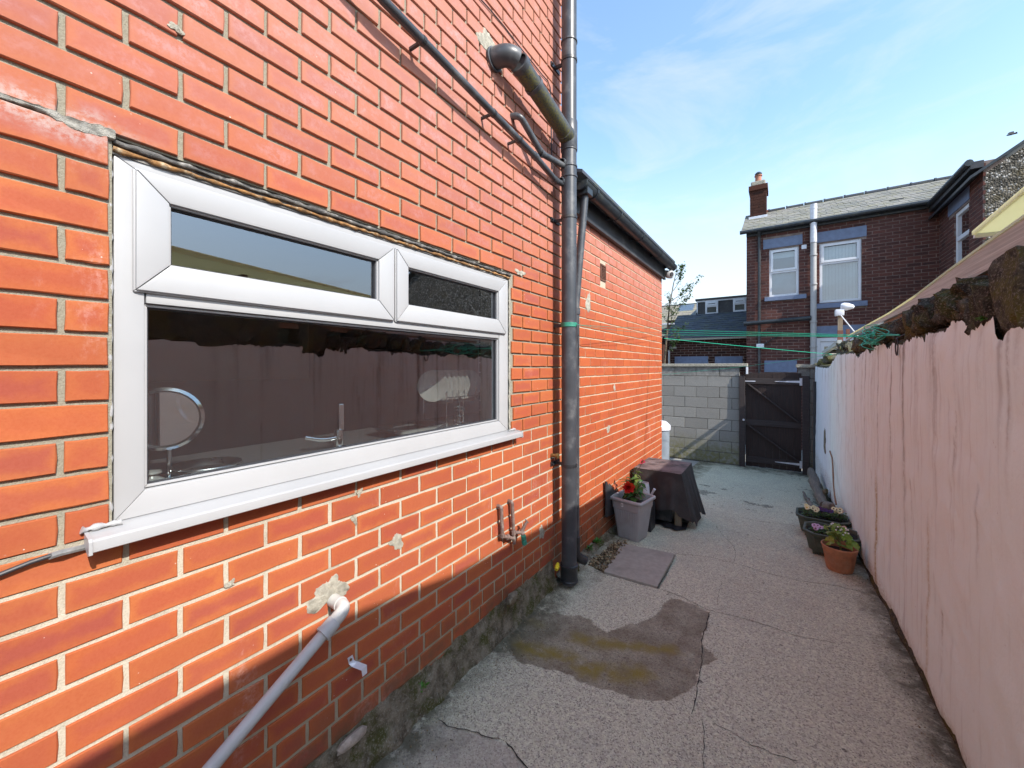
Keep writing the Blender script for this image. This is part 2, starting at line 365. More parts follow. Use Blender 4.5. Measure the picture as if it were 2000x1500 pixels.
def glass(name, refl=1.9, tint=(0.8, 0.84, 0.84), base=0.05):
    g = G(name); t = g.t; t.nodes.remove(g.b)
    tr = g.n('BsdfTransparent'); tr.inputs[0].default_value = (*tint, 1)
    gl = g.n('BsdfGlossy'); gl.inputs['Roughness'].default_value = 0.0; gl.inputs[0].default_value = (0.92, 0.95, 1.0, 1)
    fr = g.n('Fresnel'); fr.inputs[0].default_value = 1.5
    front = g.math('SUBTRACT', 1.0, g.n('NewGeometry').outputs['Backfacing'])
    f = g.math('MULTIPLY', front, g.math('ADD', g.math('MULTIPLY', fr.outputs[0], refl), base), clamp=True)
    nz = g.noise(1.3, 2, 0.5); bp = g.n('Bump'); bp.inputs['Strength'].default_value = 0.025; bp.inputs['Distance'].default_value = 0.01
    g.l(nz, bp.inputs['Height']); g.l(bp.outputs[0], gl.inputs['Normal'])
    ms = g.n('MixShader'); g.l(f, ms.inputs[0]); g.l(tr.outputs[0], ms.inputs[1]); g.l(gl.outputs[0], ms.inputs[2])
    g.l(ms.outputs[0], t.nodes['Material Output'].inputs[0]); M[name] = g.m
glass('glass', 3.2, (0.84, 0.88, 0.88), 0.085)
glass('far_glass', 3.0, (0.8, 0.85, 0.88), 0.10)
# ------------------------------------------------------------------ brickwork
def brick_shape(hl, hh, seed, dep=0.03, ch=0.0022, jit=0.0014, simple=False):
    """one brick: local x out of the wall, y along it, z up; front near x=0. returns verts, faces, bc"""
    rr = random.Random(seed)
    if simple:
        ring = [(-hl, -hh), (hl, -hh), (hl, hh), (-hl, hh)]
    else:
        ring = [(-hl, -hh), (-hl * .3, -hh), (hl * .35, -hh), (hl, -hh), (hl, 0), (hl, hh), (hl * .25, hh), (-hl * .4, hh), (-hl, hh), (-hl, 0)]
    n = len(ring)
    j = [(a + rr.uniform(-jit, jit), b + rr.uniform(-jit, jit)) for a, b in ring]
    def ins(a, b, c): return (a - math.copysign(c, a) if abs(abs(a) - hl) < jit * 1.5 else a, b - math.copysign(c, b) if abs(abs(b) - hh) < jit * 1.5 else b)
    fr = [ins(a, b, ch) for a, b in j]
    vs = [(rr.uniform(-0.0008, 0.0008), a, b) for a, b in fr] + [(-ch, a, b) for a, b in j] + [(-dep, a, b) for a, b in j]
    fs = [tuple(range(n))]
    for k in range(n):
        k2 = (k + 1) % n
        fs.append((n + k, n + k2, k2, k)); fs.append((2 * n + k, 2 * n + k2, n + k2, n + k))
    return vs, fs
def brick_mesh(name, hl, hh, seed, mat, **kw):
    vs, fs = brick_shape(hl, hh, seed, **kw)
    me = bpy.data.meshes.new(name); me.from_pydata(vs, [], fs); me.update()
    a = me.attributes.new('bc', 'FLOAT_VECTOR', 'POINT')
    a.data.foreach_set('vector', np.array([(v[1], v[2], hl) for v in vs], dtype=np.float32).ravel())
    a = me.attributes.new('br', 'FLOAT', 'FACE'); a.data.foreach_set('value', np.zeros(len(fs), dtype=np.float32))
    me.materials.append(mat); return me
class Field:
    """all bricks of one wall; the ones that show largest become parts, the rest one joined part"""
    def __init__(s, mat, hh, name='brick', dep=0.03, simple=False, ch=0.0022, jit=0.0014):
        s.mat = mat; s.hh = hh; s.L = []; s.name = name; s.dep = dep; s.simple = simple; s.ch = ch; s.jit = jit
    def lay(s, O, U, N, u0, u1, z0, z1, pitch, course, zref, uref, joint, holes=(), inside=None, headers=(), proud=0.001, cutjit=True):
        O, U, N = Vector(O), Vector(U), Vector(N)
        r0 = math.floor((z0 - zref) / course); r1 = math.ceil((z1 - zref) / course)
        for r_ in range(r0, r1):
            zc = zref + (r_ + .5) * course
            if zc < z0 or zc > z1: continue
            hd = r_ in headers; p = pitch / 2 if hd else pitch
            ph = uref + (0.25 * p if hd else (0 if r_ % 2 else pitch / 2))
            k0 = math.floor((u0 - ph) / p) - 1; k1 = math.ceil((u1 - ph) / p) + 1
            for k in range(k0, k1):
                a, b = ph + k * p, ph + (k + 1) * p
                segs = [(max(a, u0 - joint / 2), min(b, u1 + joint / 2))]
                for (ha, hb, hz0, hz1) in holes:
                    if hz0 - course * .35 < zc < hz1 + course * .35:
                        ns_ = []
                        for (x, y) in segs:
                            if y <= ha or x >= hb: ns_.append((x, y)); continue
                            if x < ha: ns_.append((x, ha + joint / 2))
                            if y > hb: ns_.append((hb - joint / 2, y))
                        segs = ns_
                for (x, y) in segs:
                    l = y - x - joint
                    if l < 0.028: continue
                    if inside and not inside((x + y) / 2, zc): continue
                    c = O + U * ((x + y) / 2 + random.uniform(-.0012, .0012)) + Vector((0, 0, zc + random.uniform(-.0008, .0008))) + N * random.uniform(-proud, proud)
                    s.L.append((c, l / 2, U, N, random.uniform(-.004, .004)))
    def finish(s, parent, limit=300, label=None):
        def area(b):
            q = proj(b[0])
            if q is None or not in_frame(b[0], 60): return 0
            side = abs(b[3].dot((Vector((0, 0, CAM_H)) - b[0]).normalized()))
            return b[1] * s.hh * side / q[2] ** 2
        L_ = sorted(s.L, key=area, reverse=True)
        sep = [b for b in L_[:limit] if area(b) > 0]; rest = L_[len(sep):]
        cache = {}
        off = wloc(parent)
        for b in sep:
            q = max(0.02, round(b[1] / 0.012) * 0.012); key = (q, random.randrange(4))
            if key not in cache: cache[key] = brick_mesh(s.name, q, s.hh, hash(key) & 9999, s.mat, dep=s.dep, simple=s.simple, ch=s.ch, jit=s.jit)
            o = bpy.data.objects.new(s.name, cache[key]); link(o, parent)
            o.location = b[0] - off; o.scale = (1, b[1] / q, 1)
            o.rotation_euler = (b[4], 0, math.atan2(b[3].y, b[3].x))
        if rest:
            V = []; F = []; BC = []; BR = []; nb = 0; shp = {}
            for b in rest:
                q = round(b[1] / 0.02) * 0.02 or 0.02; key = (q, random.randrange(3))
                if key not in shp: shp[key] = brick_shape(q, s.hh, hash(key) & 9999, dep=s.dep, simple=s.simple or True, ch=s.ch, jit=s.jit)
                vs, fs = shp[key]; A = np.array(vs); A[:, 1] *= b[1] / q
                Z = np.array((0, 0, 1.0)); W = np.array(b[0] - off) + A[:, :1] * np.array(b[3]) + A[:, 1:2] * np.cross(Z, np.array(b[3])) + A[:, 2:] * Z
                V.append(W); F += [tuple(i + nb for i in f) for f in fs]; nb += len(vs)
                BC.append(np.column_stack([A[:, 1], A[:, 2], np.full(len(A), b[1])])); BR += [random.random()] * len(fs)
            me = bpy.data.meshes.new(s.name + 'work'); me.from_pydata(np.vstack(V).tolist(), [], F); me.update()
            a = me.attributes.new('bc', 'FLOAT_VECTOR', 'POINT'); a.data.foreach_set('vector', np.vstack(BC).astype(np.float32).ravel())
            a = me.attributes.new('br', 'FLOAT', 'FACE'); a.data.foreach_set('value', np.array(BR, dtype=np.float32))
            me.materials.append(s.mat)
            o = bpy.data.objects.new('bricks_beyond' if sep else 'bricks', me); link(o, parent); o['kind'] = 'stuff'
        return sep
def blob_radii(n, seed, spiky):
    rr = random.Random(seed); ph = [rr.uniform(0, 6.28) for _ in range(8)]
    return [max(.35, 1 + spiky * (.75 * math.sin(2 * t + ph[0]) + .55 * math.sin(3 * t + ph[1]) + .42 * math.sin(5 * t + ph[2]) + .14 * math.sin(9 * t + ph[3]) + .08 * math.sin(17 * t + ph[4])) + rr.uniform(-.07, .07)) for t in [6.2832 * i / n for i in range(n)]]
def blob(c, N, ru, rv, th, seed, spiky=0.3, n=64):
    """irregular splat of mortar standing on a wall at c with normal N"""
    rr = random.Random(seed); N = Vector(N); U = Vector((0, 0, 1)).cross(N).normalized(); W = Vector((0, 0, 1)); c = Vector(c)
    m = MB(); vs = []; ks = blob_radii(n, seed, spiky)
    th = th * .55
    for (q, h) in ((1.0, -0.001), (0.95, 0.55), (0.62, 0.75), (0.3, 1.0)):
        for i in range(n):
            a = 2 * math.pi * i / n; kk = ks[i] if q > .9 else (ks[i] * .5 + .5 if q > .5 else 1)
            vs.append(c + U * math.cos(a) * ru * q * kk + W * math.sin(a) * rv * q * kk + N * (th * h * (1 + rr.uniform(-.25, .25)) if h > 0 else -0.004))
    fs = []
    for j in range(3):
        for i in range(n): fs.append((j * n + i, j * n + (i + 1) % n, (j + 1) * n + (i + 1) % n, (j + 1) * n + i))
    fs.append(tuple(3 * n + i for i in range(n)))
    return m.add(vs, fs)

WX = -1.41                       # face of the long brick wall
PIT, CRS, JT = 0.225, 0.085, 0.0130
WY0, WY1, WZ0, WZ1 = 0.250, 2.068, 1.195, 2.215      # window opening
house = thing('brick_house', 'tall red brick house wall with the white window, filling the left of the picture', 'house', (WX, 1.2, 0))
mb = MB()
def wall_plate(m, x0, x1, y0, y1, z0, z1, holes):
    ys = sorted({y0, y1, *[h[0] for h in holes], *[h[1] for h in holes]}); zs = sorted({z0, z1, *[h[2] for h in holes], *[h[3] for h in holes]})
    for a, b in zip(ys, ys[1:]):
        for c, d in zip(zs, zs[1:]):
            if any(h[0] <= a and b <= h[1] and h[2] <= c and d <= h[3] for h in holes): continue
            m.box(x0, x1, a, b, c, d)
hole = [(WY0 + .008, WY1 - .008, WZ0, WZ1 - .004)]
wall_plate(mb, WX - .25, WX - .0052, -2.2, 2.7555, -.25, WZ0, [])
wall_plate(mb, WX - .25, WX - .0105, -2.2, 2.7555, WZ0, 5.6, hole)
hw = mb.build('wall', M['mortar'], house, fix=False)
fld = Field(M['red_brick'], 0.0361)
fld.lay((WX, 0, 0), (0, 1, 0), (1, 0, 0), -2.2, 2.756, -.1, 5.6, PIT, CRS, CAM_H - .004, .1706, JT,
        holes=[(WY0, WY1, WZ0, WZ1)], headers=(-16, 19, 28))
fld.finish(hw)
# rest of the house volume (side, back, roof edge)
mb = MB(); mb.box(-5.6, WX - .26, 2.5, 2.745, -.3, 5.6); mb.box(-5.9, -5.6, -2.2, 2.75, -.3, 5.6); mb.box(-5.6, WX - .26, -2.4, -2.2, -.3, 5.6)
mb.build('outer_wall', M['mortar'], house)
mb = MB(); mb.poly([(WX + .3, -2.4, 5.55), (WX + .3, 2.95, 5.55), (-3.6, 2.95, 7.0), (-3.6, -2.4, 7.0)], [(WX + .3, -2.4, 5.63), (WX + .3, 2.95, 5.63), (-3.6, 2.95, 7.08), (-3.6, -2.4, 7.08)])
mb.poly([(-3.6, -2.4, 7.0), (-3.6, 2.95, 7.0), (-6.0, 2.95, 5.55), (-6.0, -2.4, 5.55)], [(-3.6, -2.4, 7.08), (-3.6, 2.95, 7.08), (-6.0, 2.95, 5.63), (-6.0, -2.4, 5.63)])
mb.build('roof', M['slate_dark'], house)
# splats of mortar left on the bricks
for (u, v, ru, rv, th, sd, sp) in ((642, 1158, .062, .060, .012, 3, .34), (775, 1058, .036, .032, .010, 5, .3), (1016, 533, .045, .022, .007, 8, .45), (1058, 1040, .032, .05, .006, 9, .3), (957, 95, .10, .08, .006, 12, .3), (450, 1140, .011, .012, .006, 14, .4), (702, 962, .012, .014, .006, 15, .4), (343, 55, .016, .012, .008, 16, .3), (692, 1015, .012, .018, .006, 17, .4)):
    blob(onX(u, v, WX), (1, 0, 0), ru, rv, th, sd, sp).build('mortar_patch', M['cement'], hw, smooth=True, ang=60)

M['cement_grey'] = plain('cement_grey', (0.30, 0.285, 0.25), 0.95, .45, 45, bump=1.0, bd=.008, dirt=(0.46, 0.44, 0.40), dscale=14)
# ------------------------------------------------------------------ the window
FX = -1.430
def fz(v_, u_): return onX(u_, v_, FX)
win_y0, win_y1 = 0.263, 2.052
wt, wb_ = 2.172, 1.216
S_ = 1.43 / 1.385
def YY(y): return y * S_
def ZZ(z): return CAM_H + (z - CAM_H) * S_
def frame_rect(m, y0, y1, z0, z1, wl, wr, wb2, wt2, x0, x1, step=0.0):
    """mitred rectangular frame with a rebate step"""
    o = [(y0, z0), (y1, z0), (y1, z1), (y0, z1)]; i = [(y0 + wl, z0 + wb2), (y1 - wr, z0 + wb2), (y1 - wr, z1 - wt2), (y0 + wl, z1 - wt2)]
    for k in range(4):
        k2 = (k + 1) % 4
        A = [Vector((x0, *o[k])), Vector((x0, *o[k2])), Vector((x0, *i[k2])), Vector((x0, *i[k]))]
        g_ = 0.0004
        cen = sum(A, Vector()) / 4
        A = [a + (cen - a).normalized() * g_ for a in A]
        B = [Vector((x1, a.y, a.z)) for a in A]
        m.poly(A, B)
gl_y0, gl_y1, gl_z0, gl_z1 = YY(.315), YY(1.896), ZZ(1.299), ZZ(1.785)
tr_z = ZZ(1.812)
m = MB(); frame_rect(m, win_y0, win_y1, wb_, wt, gl_y0 - win_y0 - .002, win_y1 - gl_y1 - .002, gl_z0 - wb_ - .004, .032, FX - .065, FX)
m.box(FX - .063, FX - .0006, gl_y0 + .001, gl_y1 - .001, gl_z1 + .003, tr_z + .004)           # transom
m.box(FX - .062, FX - .0009, YY(1.1165), YY(1.1265), tr_z + .0045, wt - .033)                  # mullion
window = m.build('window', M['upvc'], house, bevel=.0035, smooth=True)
def bead(y0, y1, z0, z1, d=.012, x0=FX - .02):
    b = MB(); frame_rect(b, y0 - .001, y1 + .001, z0 - .001, z1 + .001, d, d, d, d, x0 - .012, x0); return b
bead(gl_y0, gl_y1, gl_z0, gl_z1, .007, FX - .012).build('glazing_bead', M['upvc'], window, bevel=.002, smooth=True)
bead(gl_y0 + .006, gl_y1 - .006, gl_z0 + .006, gl_z1 - .006, .005, FX - .022).build('gasket', M['gasket'], window)
MB().box(FX - .034, FX - .030, gl_y0, gl_y1, gl_z0, gl_z1).build('pane', M['glass'], window)
for (a0, a1, g0, g1) in ((.293, 1.114, .361, 1.036), (1.128, 1.949, 1.192, 1.872)):
    y0, y1 = YY(a0), YY(a1); z0, z1 = ZZ(1.818), ZZ(2.130); p0, p1, q0, q1 = YY(g0), YY(g1), ZZ(1.893), ZZ(2.062)
    s = MB(); frame_rect(s, y0, y1, z0, z1, p0 - y0, y1 - p1, q0 - z0, z1 - q1, FX - .035, FX + .017)
    sash = s.build('sash', M['upvc'], window, bevel=.006, smooth=True)
    s = MB(); frame_rect(s, y0 - .004, y1 + .004, z0 - .004, z1 + .004, .012, .012, .012, .012, FX - .001, FX + .008)
    s.build('sash_lip', M['upvc'], window, bevel=.003, smooth=True)
    bead(p0, p1, q0, q1, .006, FX + .006).build('glazing_bead', M['upvc'], window, bevel=.002, smooth=True)
    bead(p0 + .005, p1 - .005, q0 + .005, q1 - .005, .005, FX - .006).build('gasket', M['gasket'], window)
    MB().box(FX - .018, FX - .014, p0, p1, q0, q1).build('pane', M['glass'], window)
# sill: sloped top, drip nose, end caps
sy0, sy1 = .212, 2.095
prof = [(FX - .01, 1.216), (WX + .004, 1.2135), (-1.356, 1.2070), (-1.3505, 1.2025), (-1.349, 1.178), (-1.357, 1.174), (-1.366, 1.182), (WX + .004, 1.190), (FX - .01, 1.194)]
MB().poly([(x, sy0, z) for x, z in prof], [(x, sy1, z) for x, z in prof]).build('sill', M['upvc'], window, bevel=.0012, smooth=True)
for ye in (sy0 - .003, sy1 + .003):
    pr = [(WX + .012, 1.2165), (-1.352, 1.2105), (-1.3465, 1.204), (-1.3455, 1.173), (-1.36, 1.168), (WX + .012, 1.186)]
    MB().poly([(x, ye - .0035, z) for x, z in pr], [(x, ye + .0035, z) for x, z in pr]).build('sill_end_cap', M['upvc'], window, bevel=.001)
# silicone seal down the jambs, rusty lintel strip over the head
def ragged(y0, y1, z, x, r, n, amp, seed):
    rr = random.Random(seed); m = MB()
    pts = [(x + rr.uniform(-amp, amp) * .5, y0 + (y1 - y0) * i / n, z + rr.uniform(-amp, amp)) for i in range(n + 1)]
    return m.tube(pts, [r * rr.uniform(.55, 1.5) for _ in pts], 7)
MB().box(WX - .06, FX + .004, WY0 + .004, WY1 - .004, wt - .001, WZ1 - .002).build('head_filler', M['dark_lead'], window)
ragged(WY0 + .01, WY1 - .005, wt + .010, FX + .007, .0055, 90, .002, 1).build('rusty_lintel_edge', M['rust'], window, smooth=True, ang=70)
ragged(WY0 + .01, WY1 - .005, wt + .027, FX + .009, .0075, 80, .0022, 2).build('lead_flashing', M['dark_lead'], window, smooth=True, ang=70)
for (yj, sd, mt) in ((win_y0 - .007, 4, 'cement'), (win_y1 + .008, 5, 'cement')):
    rr = random.Random(sd); pts = [(FX + .004 + rr.uniform(-.002, .003), yj + rr.uniform(-.0018, .0018), wb_ - .01 + (wt - wb_ + .02) * i / 60) for i in range(61)]
    MB().tube(pts, [(.0036 if sd == 4 else .0055) * rr.uniform(.6, 1.3) for _ in pts], 7).build('sealant', M['upvc'] if sd == 4 else M['cement'], window, smooth=True, ang=70)
# small trickle marks on the sill ends
ragged(sy0 - .01, sy0 + .06, 1.221, WX + .006, .007, 10, .002, 6).build('sealant', M['upvc'], window, smooth=True, ang=70)
ragged(sy1 - .07, sy1 - .0, 1.221, WX + .004, .006, 10, .003, 7).build('sealant', M['upvc'], window, smooth=True, ang=70)

# thick smear of old mortar filling the bed joint left of the window head
rr = random.Random(44); vs_ = []; m = MB(); n_ = 90; rows = []
for i in range(n_ + 1):
    y = -.55 + (WY0 + .012 + .55) * i / n_; zc = 2.212 + .004 * math.sin(y * 23) + .003 * math.sin(y * 57)
    wv_ = .012 + .006 * math.sin(y * 31 + 1) + rr.uniform(-.003, .003); pr_ = .0035 + rr.uniform(-.001, .002)
    rows.append([(WX - .006, y, zc - wv_), (WX + pr_ * .6, y, zc - wv_ * .75 + rr.uniform(-.001, .001)), (WX + pr_, y, zc - wv_ * .2), (WX + pr_ * .7 - rr.uniform(0, .004), y, zc + wv_ * .3), (WX + pr_ * .8, y, zc + wv_ * .8), (WX - .006, y, zc + wv_)])
m.sheet(rows); m.build('mortar_repair', M['cement_grey'], hw, fix=False, smooth=True, ang=50)

# ------------------------------------------------------------------ the kitchen behind the window
M['kitchen_wall'] = plain('kitchen_wall', (0.26, 0.23, 0.24), 0.8, 0.05, 2)
M['kitchen_light'] = plain('kitchen_light', (0.42, 0.40, 0.38), 0.8, 0.05, 2)
def worktop():
    g = G('worktop'); v = g.vor(220, out=0); n = g.noise(300, 3, .6)
    c = g.mix(g.ss(n, .4, .62), (0.035, 0.033, 0.036), (0.22, 0.21, 0.21)); M['worktop'] = g.out(c, 0.22)
worktop()
def tiles(name, a, b, sz):
    g = G(name); P = g.sepz(g.n('NewGeometry').outputs['Position'])
    def grid(s_): f = g.math('FRACT', g.math('DIVIDE', s_, sz)); return g.math('LESS_THAN', g.math('ABSOLUTE', g.math('SUBTRACT', f, .5)), .465)
    k = g.math('MULTIPLY', grid(g.math('ADD', P[0], P[1])), grid(P[2])); c = g.mix(k, b, a); M[name] = g.out(c, 0.25)
tiles('tile_dark', (0.055, 0.035, 0.05), (0.72, 0.66, 0.68), .075)
kx0, kx1, ky0, ky1 = -4.4, WX - .26, -1.4, 2.44
mb = MB(); mb.box(kx0 - .05, kx1, ky0 - .05, ky1 + .05, -.06, 0); mb.build('kitchen_floor', M['kitchen_wall'], house)
mb = MB(); mb.box(kx0 - .05, kx0, ky0, ky1, 0, 2.42); mb.box(kx0, kx1, ky0 - .05, ky0, 0, 2.42); mb.build('kitchen_wall', M['kitchen_wall'], house)
MB().box(-1.98, kx1, ky1, ky1 + .05, 0, 2.42).build('tiled_wall', M['tile_dark'], house)
MB().box(kx0, -1.982, ky1, ky1 + .05, 0, 2.42).build('end_wall', M['kitchen_wall'], house)
MB().box(kx0, kx1, ky0, ky1, 2.42, 2.46).build('kitchen_ceiling', M['kitchen_light'], house)
MB().box(kx0, kx0 + .34, .2, 2.2, 1.5, 2.3).build('wall_cupboard', M['kitchen_light'], house, bevel=.004)
MB().box(-2.06, WX - .265, ky0 + .01, ky1 - .01, 1.215, 1.250).build('worktop', M['worktop'], house, bevel=.003)
MB().box(-2.02, WX - .27, ky0 + .01, ky1 - .01, 0.0, 1.215).build('kitchen_cupboard', M['kitchen_wall'], house)
MB().box(WX - .262, FX - .066, WY0 + .02, WY1 - .02, 1.205, 1.248).build('inner_sill', M['kitchen_light'], house)
M['chrome'] = plain('chrome', (0.78, 0.79, 0.80), 0.12, 0.03, 5, metal=1.0, bump=0.0)
M['mirror'] = plain('mirror', (0.9, 0.9, 0.9), 0.02, 0.0, 5, metal=1.0, bump=0.0)
M['china'] = plain('china', (0.34, 0.32, 0.30), 0.25, 0.05, 20)
M['steel'] = plain('steel', (0.6, 0.6, 0.6), 0.3, 0.08, 40, metal=1.0)
# pedestal make-up mirror
mc = onX(322, 818, -1.62); mr = .095
mt_ = thing('shaving_mirror', 'round chrome pedestal mirror standing just inside the left of the kitchen window', 'mirror', (mc.x, mc.y, 1.25))
nrm = Vector((1, -.32, -.05)).normalized()
mg = MB().lathe([(0, .003), (mr * .93, .003), (mr * .93, .0)], mc, 40, nrm); mg.build('mirror_glass', M['mirror'], mt_, smooth=True)
pr = [(mr * .90, .004), (mr * .96, .012), (mr * 1.06, .006), (mr * 1.06, -.008), (mr * .9, -.012), (0, -.016)]
MB().lathe(pr, mc, 40, nrm).build('mirror_rim', M['chrome'], mt_, smooth=True)
MB().tube([(mc.x - .008, mc.y + .012, mc.z - mr * .98), (mc.x - .008, mc.y + .012, 1.262)], .0065, 14).build('stem', M['chrome'], mt_, smooth=True)
MB().lathe([(0, .012), (.03, .011), (.062, .004), (.066, -.004), (.066, -.01), (0, -.01)], (mc.x - .008, mc.y + .012, 1.262), 32).build('foot', M['chrome'], mt_, smooth=True)
# tap
tp = onX(662, 862, -1.66); tp.z = 1.25
t_ = thing('kitchen_tap', 'chrome lever tap standing up behind the middle of the kitchen window', 'tap', tp)
MB().lathe([(.028, 0), (.028, .01), (.019, .014), (.019, .075), (.017, .085), (0, .088)], tp, 24).build('tap_body', M['chrome'], t_, smooth=True)
MB().tube(rpath([tp + Vector((0, 0, .05)), tp + Vector((-.01, -.07, .045)), tp + Vector((-.03, -.14, .065))], .03), .011, 12).build('spout', M['chrome'], t_, smooth=True)
MB().box(tp.x - .006, tp.x + .006, tp.y - .002, tp.y + .022, tp.z + .08, tp.z + .20).build('lever', M['chrome'], t_, bevel=.003)
# round sink insert, tray, dish rack with plates
sc_p = onX(405, 915, -1.66); sc_p.z = 1.252
s_ = thing('metal_dish', 'shallow round steel dish behind the lower left of the kitchen window glass', 'dish', sc_p)
MB().lathe([(.03, .004), (.075, .006), (.095, .026), (.102, .027), (.100, .030), (.094, .029), (.074, .010), (.03, .008)], sc_p, 36).build('dish', M['steel'], s_, smooth=True)
tr_ = onX(800, 835, -1.70); tr_.z = 1.262
b = MB(); q = []
for (rx, ry, zz) in ((.10, .15, 0), (.125, .18, .022), (.135, .19, .024), (.135, .19, .021), (.123, .178, .018), (.098, .148, -.004)):
    for k in range(24):
        a = 2 * math.pi * k / 24; cx = math.copysign(abs(math.cos(a)) ** .35, math.cos(a)); cy = math.copysign(abs(math.sin(a)) ** .35, math.sin(a))
        q.append(tr_ + Vector((cx * rx, cy * ry, zz + .012)))
b.add(q, [(j * 24 + k, j * 24 + (k + 1) % 24, (j + 1) * 24 + (k + 1) % 24, (j + 1) * 24 + k) for j in range(5) for k in range(24)] + [tuple(range(24))])
tag(b.build('roasting_tray', M['chrome'], None, smooth=True), 'shiny oblong metal tray lying behind the lower right of the kitchen window', 'tray')
rk = onX(880, 790, -1.78); rkz = onX(878, 752, -1.78).z
r_ = thing('dish_rack', 'wire rack holding plates on edge inside the right end of the kitchen window', 'rack', (rk.x, rk.y, 1.25))
b = MB()
for k in range(2): b.tube([(rk.x - .1 + .2 * k, rk.y - .14, rkz - .07), (rk.x - .1 + .2 * k, rk.y + .24, rkz - .07)], .003, 6)
for k in range(8): b.tube([(rk.x - .1, rk.y - .14 + .054 * k, rkz - .03), (rk.x - .1, rk.y - .14 + .054 * k, rkz - .105), (rk.x + .1, rk.y - .14 + .054 * k, rkz - .105), (rk.x + .1, rk.y - .14 + .054 * k, rkz - .03)], .0025, 6)
for k in (0, 1):
    for j in (0, 1): b.tube([(rk.x - .1 + .2 * k, rk.y - .14 + .38 * j, rkz - .07), (rk.x - .1 + .2 * k, rk.y - .14 + .38 * j, 1.25)], .003, 6)
b.build('wire_rack', M['chrome'], r_, smooth=True)
pm = None
for k in range(8):
    yk = rk.y - .16 + k * .040 + (.04 if k > 5 else 0)
    if pm is None:
        b = MB().lathe([(0, 0), (.045, 0), (.05, .004), (.085, .014), (.098, .016), (.098, .018), (.084, .0165), (.05, .0065), (0, .003)], (0, 0, 0), 30, (.5, -.86, .1))
        pm = b.build('plate', M['china'], None, smooth=True); o = pm
    else:
        o = pm.copy(); col.objects.link(o)
    o.location = (rk.x + .01, yk, rkz)
    tag(o, 'pale plate standing on edge in the rack inside the right of the window', 'plate', 'plates in the rack inside the kitchen window')
fk = onX(897, 812, -1.72); b = MB()
ft = thing('cutlery_holder', 'small wire cutlery holder with a fork inside the right of the window', 'holder', (fk.x, fk.y, 1.25))
for k in range(6):
    a = k * math.pi / 3; b.tube([(fk.x + .03 * math.cos(a), fk.y + .03 * math.sin(a), 1.25), (fk.x + .034 * math.cos(a), fk.y + .034 * math.sin(a), 1.36)], .002, 5)
for zz in (1.26, 1.30, 1.34, 1.36): b.tube([(fk.x + .033 * math.cos(k * math.pi / 8), fk.y + .033 * math.sin(k * math.pi / 8), zz) for k in range(17)], .002, 5)
b.build('wire_basket', M['chrome'], ft, smooth=True)
b = MB(); b.tube([(fk.x, fk.y, 1.26), (fk.x, fk.y + .005, 1.40)], .0035, 6); b.box(fk.x - .002, fk.x + .002, fk.y - .008, fk.y + .018, 1.395, 1.41)
for k in range(4): b.tube([(fk.x, fk.y - .006 + .007 * k, 1.408), (fk.x, fk.y - .008 + .008 * k, 1.445)], .002, 5)
b.build('fork', M['chrome'], ft, smooth=True)
oc = onX(297, 945, -1.60); oc.z = 1.252
b = MB().lathe([(0, 0), (.028, 0), (.036, .008), (.030, .020), (.018, .026), (.014, .034), (.024, .040), (.022, .046), (0, .050)], oc, 24)
tag(b.build('china_ornament', M['china'], None, smooth=True), 'small patterned china pot at the lower left corner inside the kitchen window', 'ornament')

# ------------------------------------------------------------------ lower extension along the alley
EY1, EZ1 = 5.885, 2.925
ext = thing('brick_extension', 'lower orange-red brick extension running back from the drainpipe to the yard corner', 'extension', (WX, 4.3, 0))
AV = onX(1178, 533, WX)
mb = MB(); wall_plate(mb, WX - .22, WX - .005, 2.7565, EY1 - .003, -.6, EZ1, [])
ew = mb.build('wall', M['mortar'], ext, fix=False)
mb = MB(); mb.box(-4.6, WX - .01, EY1 - .25, EY1 - .006, -.6, EZ1 + .0); mb.box(-4.7, -4.6, 2.8, EY1, -.6, EZ1); mb.build('outer_wall', M['mortar'], ext)
fe = Field(M['orange_brick'], 0.0372)
fe.lay((WX, 0, 0), (0, 1, 0), (1, 0, 0), 2.757, EY1, -.5, EZ1 - .03, PIT, CRS, CAM_H - .004, .06, .0105,
       holes=[(AV.y - .075, AV.y + .075, AV.z - .085, AV.z + .085)], headers=(-17, -18))
fe.finish(ew)
fe2 = Field(M['orange_brick'], 0.0372, simple=True)
fe2.lay((0, EY1, 0), (-1, 0, 0), (0, 1, 0), -WX + .02, 4.6, -.5, EZ1 - .03, PIT, CRS, CAM_H - .004, .06, .0105); fe2.finish(ew, 0)
# air brick
m = MB(); m.box(WX - .02, WX + .004, AV.y - .068, AV.y + .068, AV.z - .078, AV.z - .064); m.box(WX - .02, WX + .004, AV.y - .068, AV.y + .068, AV.z + .064, AV.z + .078)
m.box(WX - .02, WX + .004, AV.y - .068, AV.y - .055, AV.z - .064, AV.z + .064); m.box(WX - .02, WX + .004, AV.y + .055, AV.y + .068, AV.z - .064, AV.z + .064)
for k in range(1, 9): m.box(WX - .018, WX + .001, AV.y - .055, AV.y + .055, AV.z - .064 + k * .0142 - .0025, AV.z - .064 + k * .0142 + .0025)
for k in range(1, 7): m.box(WX - .017, WX - .001, AV.y - .055 + k * .0157 - .002, AV.y - .055 + k * .0157 + .002, AV.z - .064, AV.z + .064)
M['vent_brown'] = plain('vent_brown', (0.12, 0.05, 0.03), 0.7, 0.3, 30)
m.build('air_vent', M['vent_brown'], ext)
for (u, v, ru, rv, sd) in ((1149, 592, .045, .10, 21), (1188, 838, .05, .034, 23), (1200, 757, .035, .03, 27)):
    blob(onX(u, v, WX), (1, 0, 0), ru, rv, .004, sd, .25).build('mortar_patch', M['cement'], ew, smooth=True, ang=60)
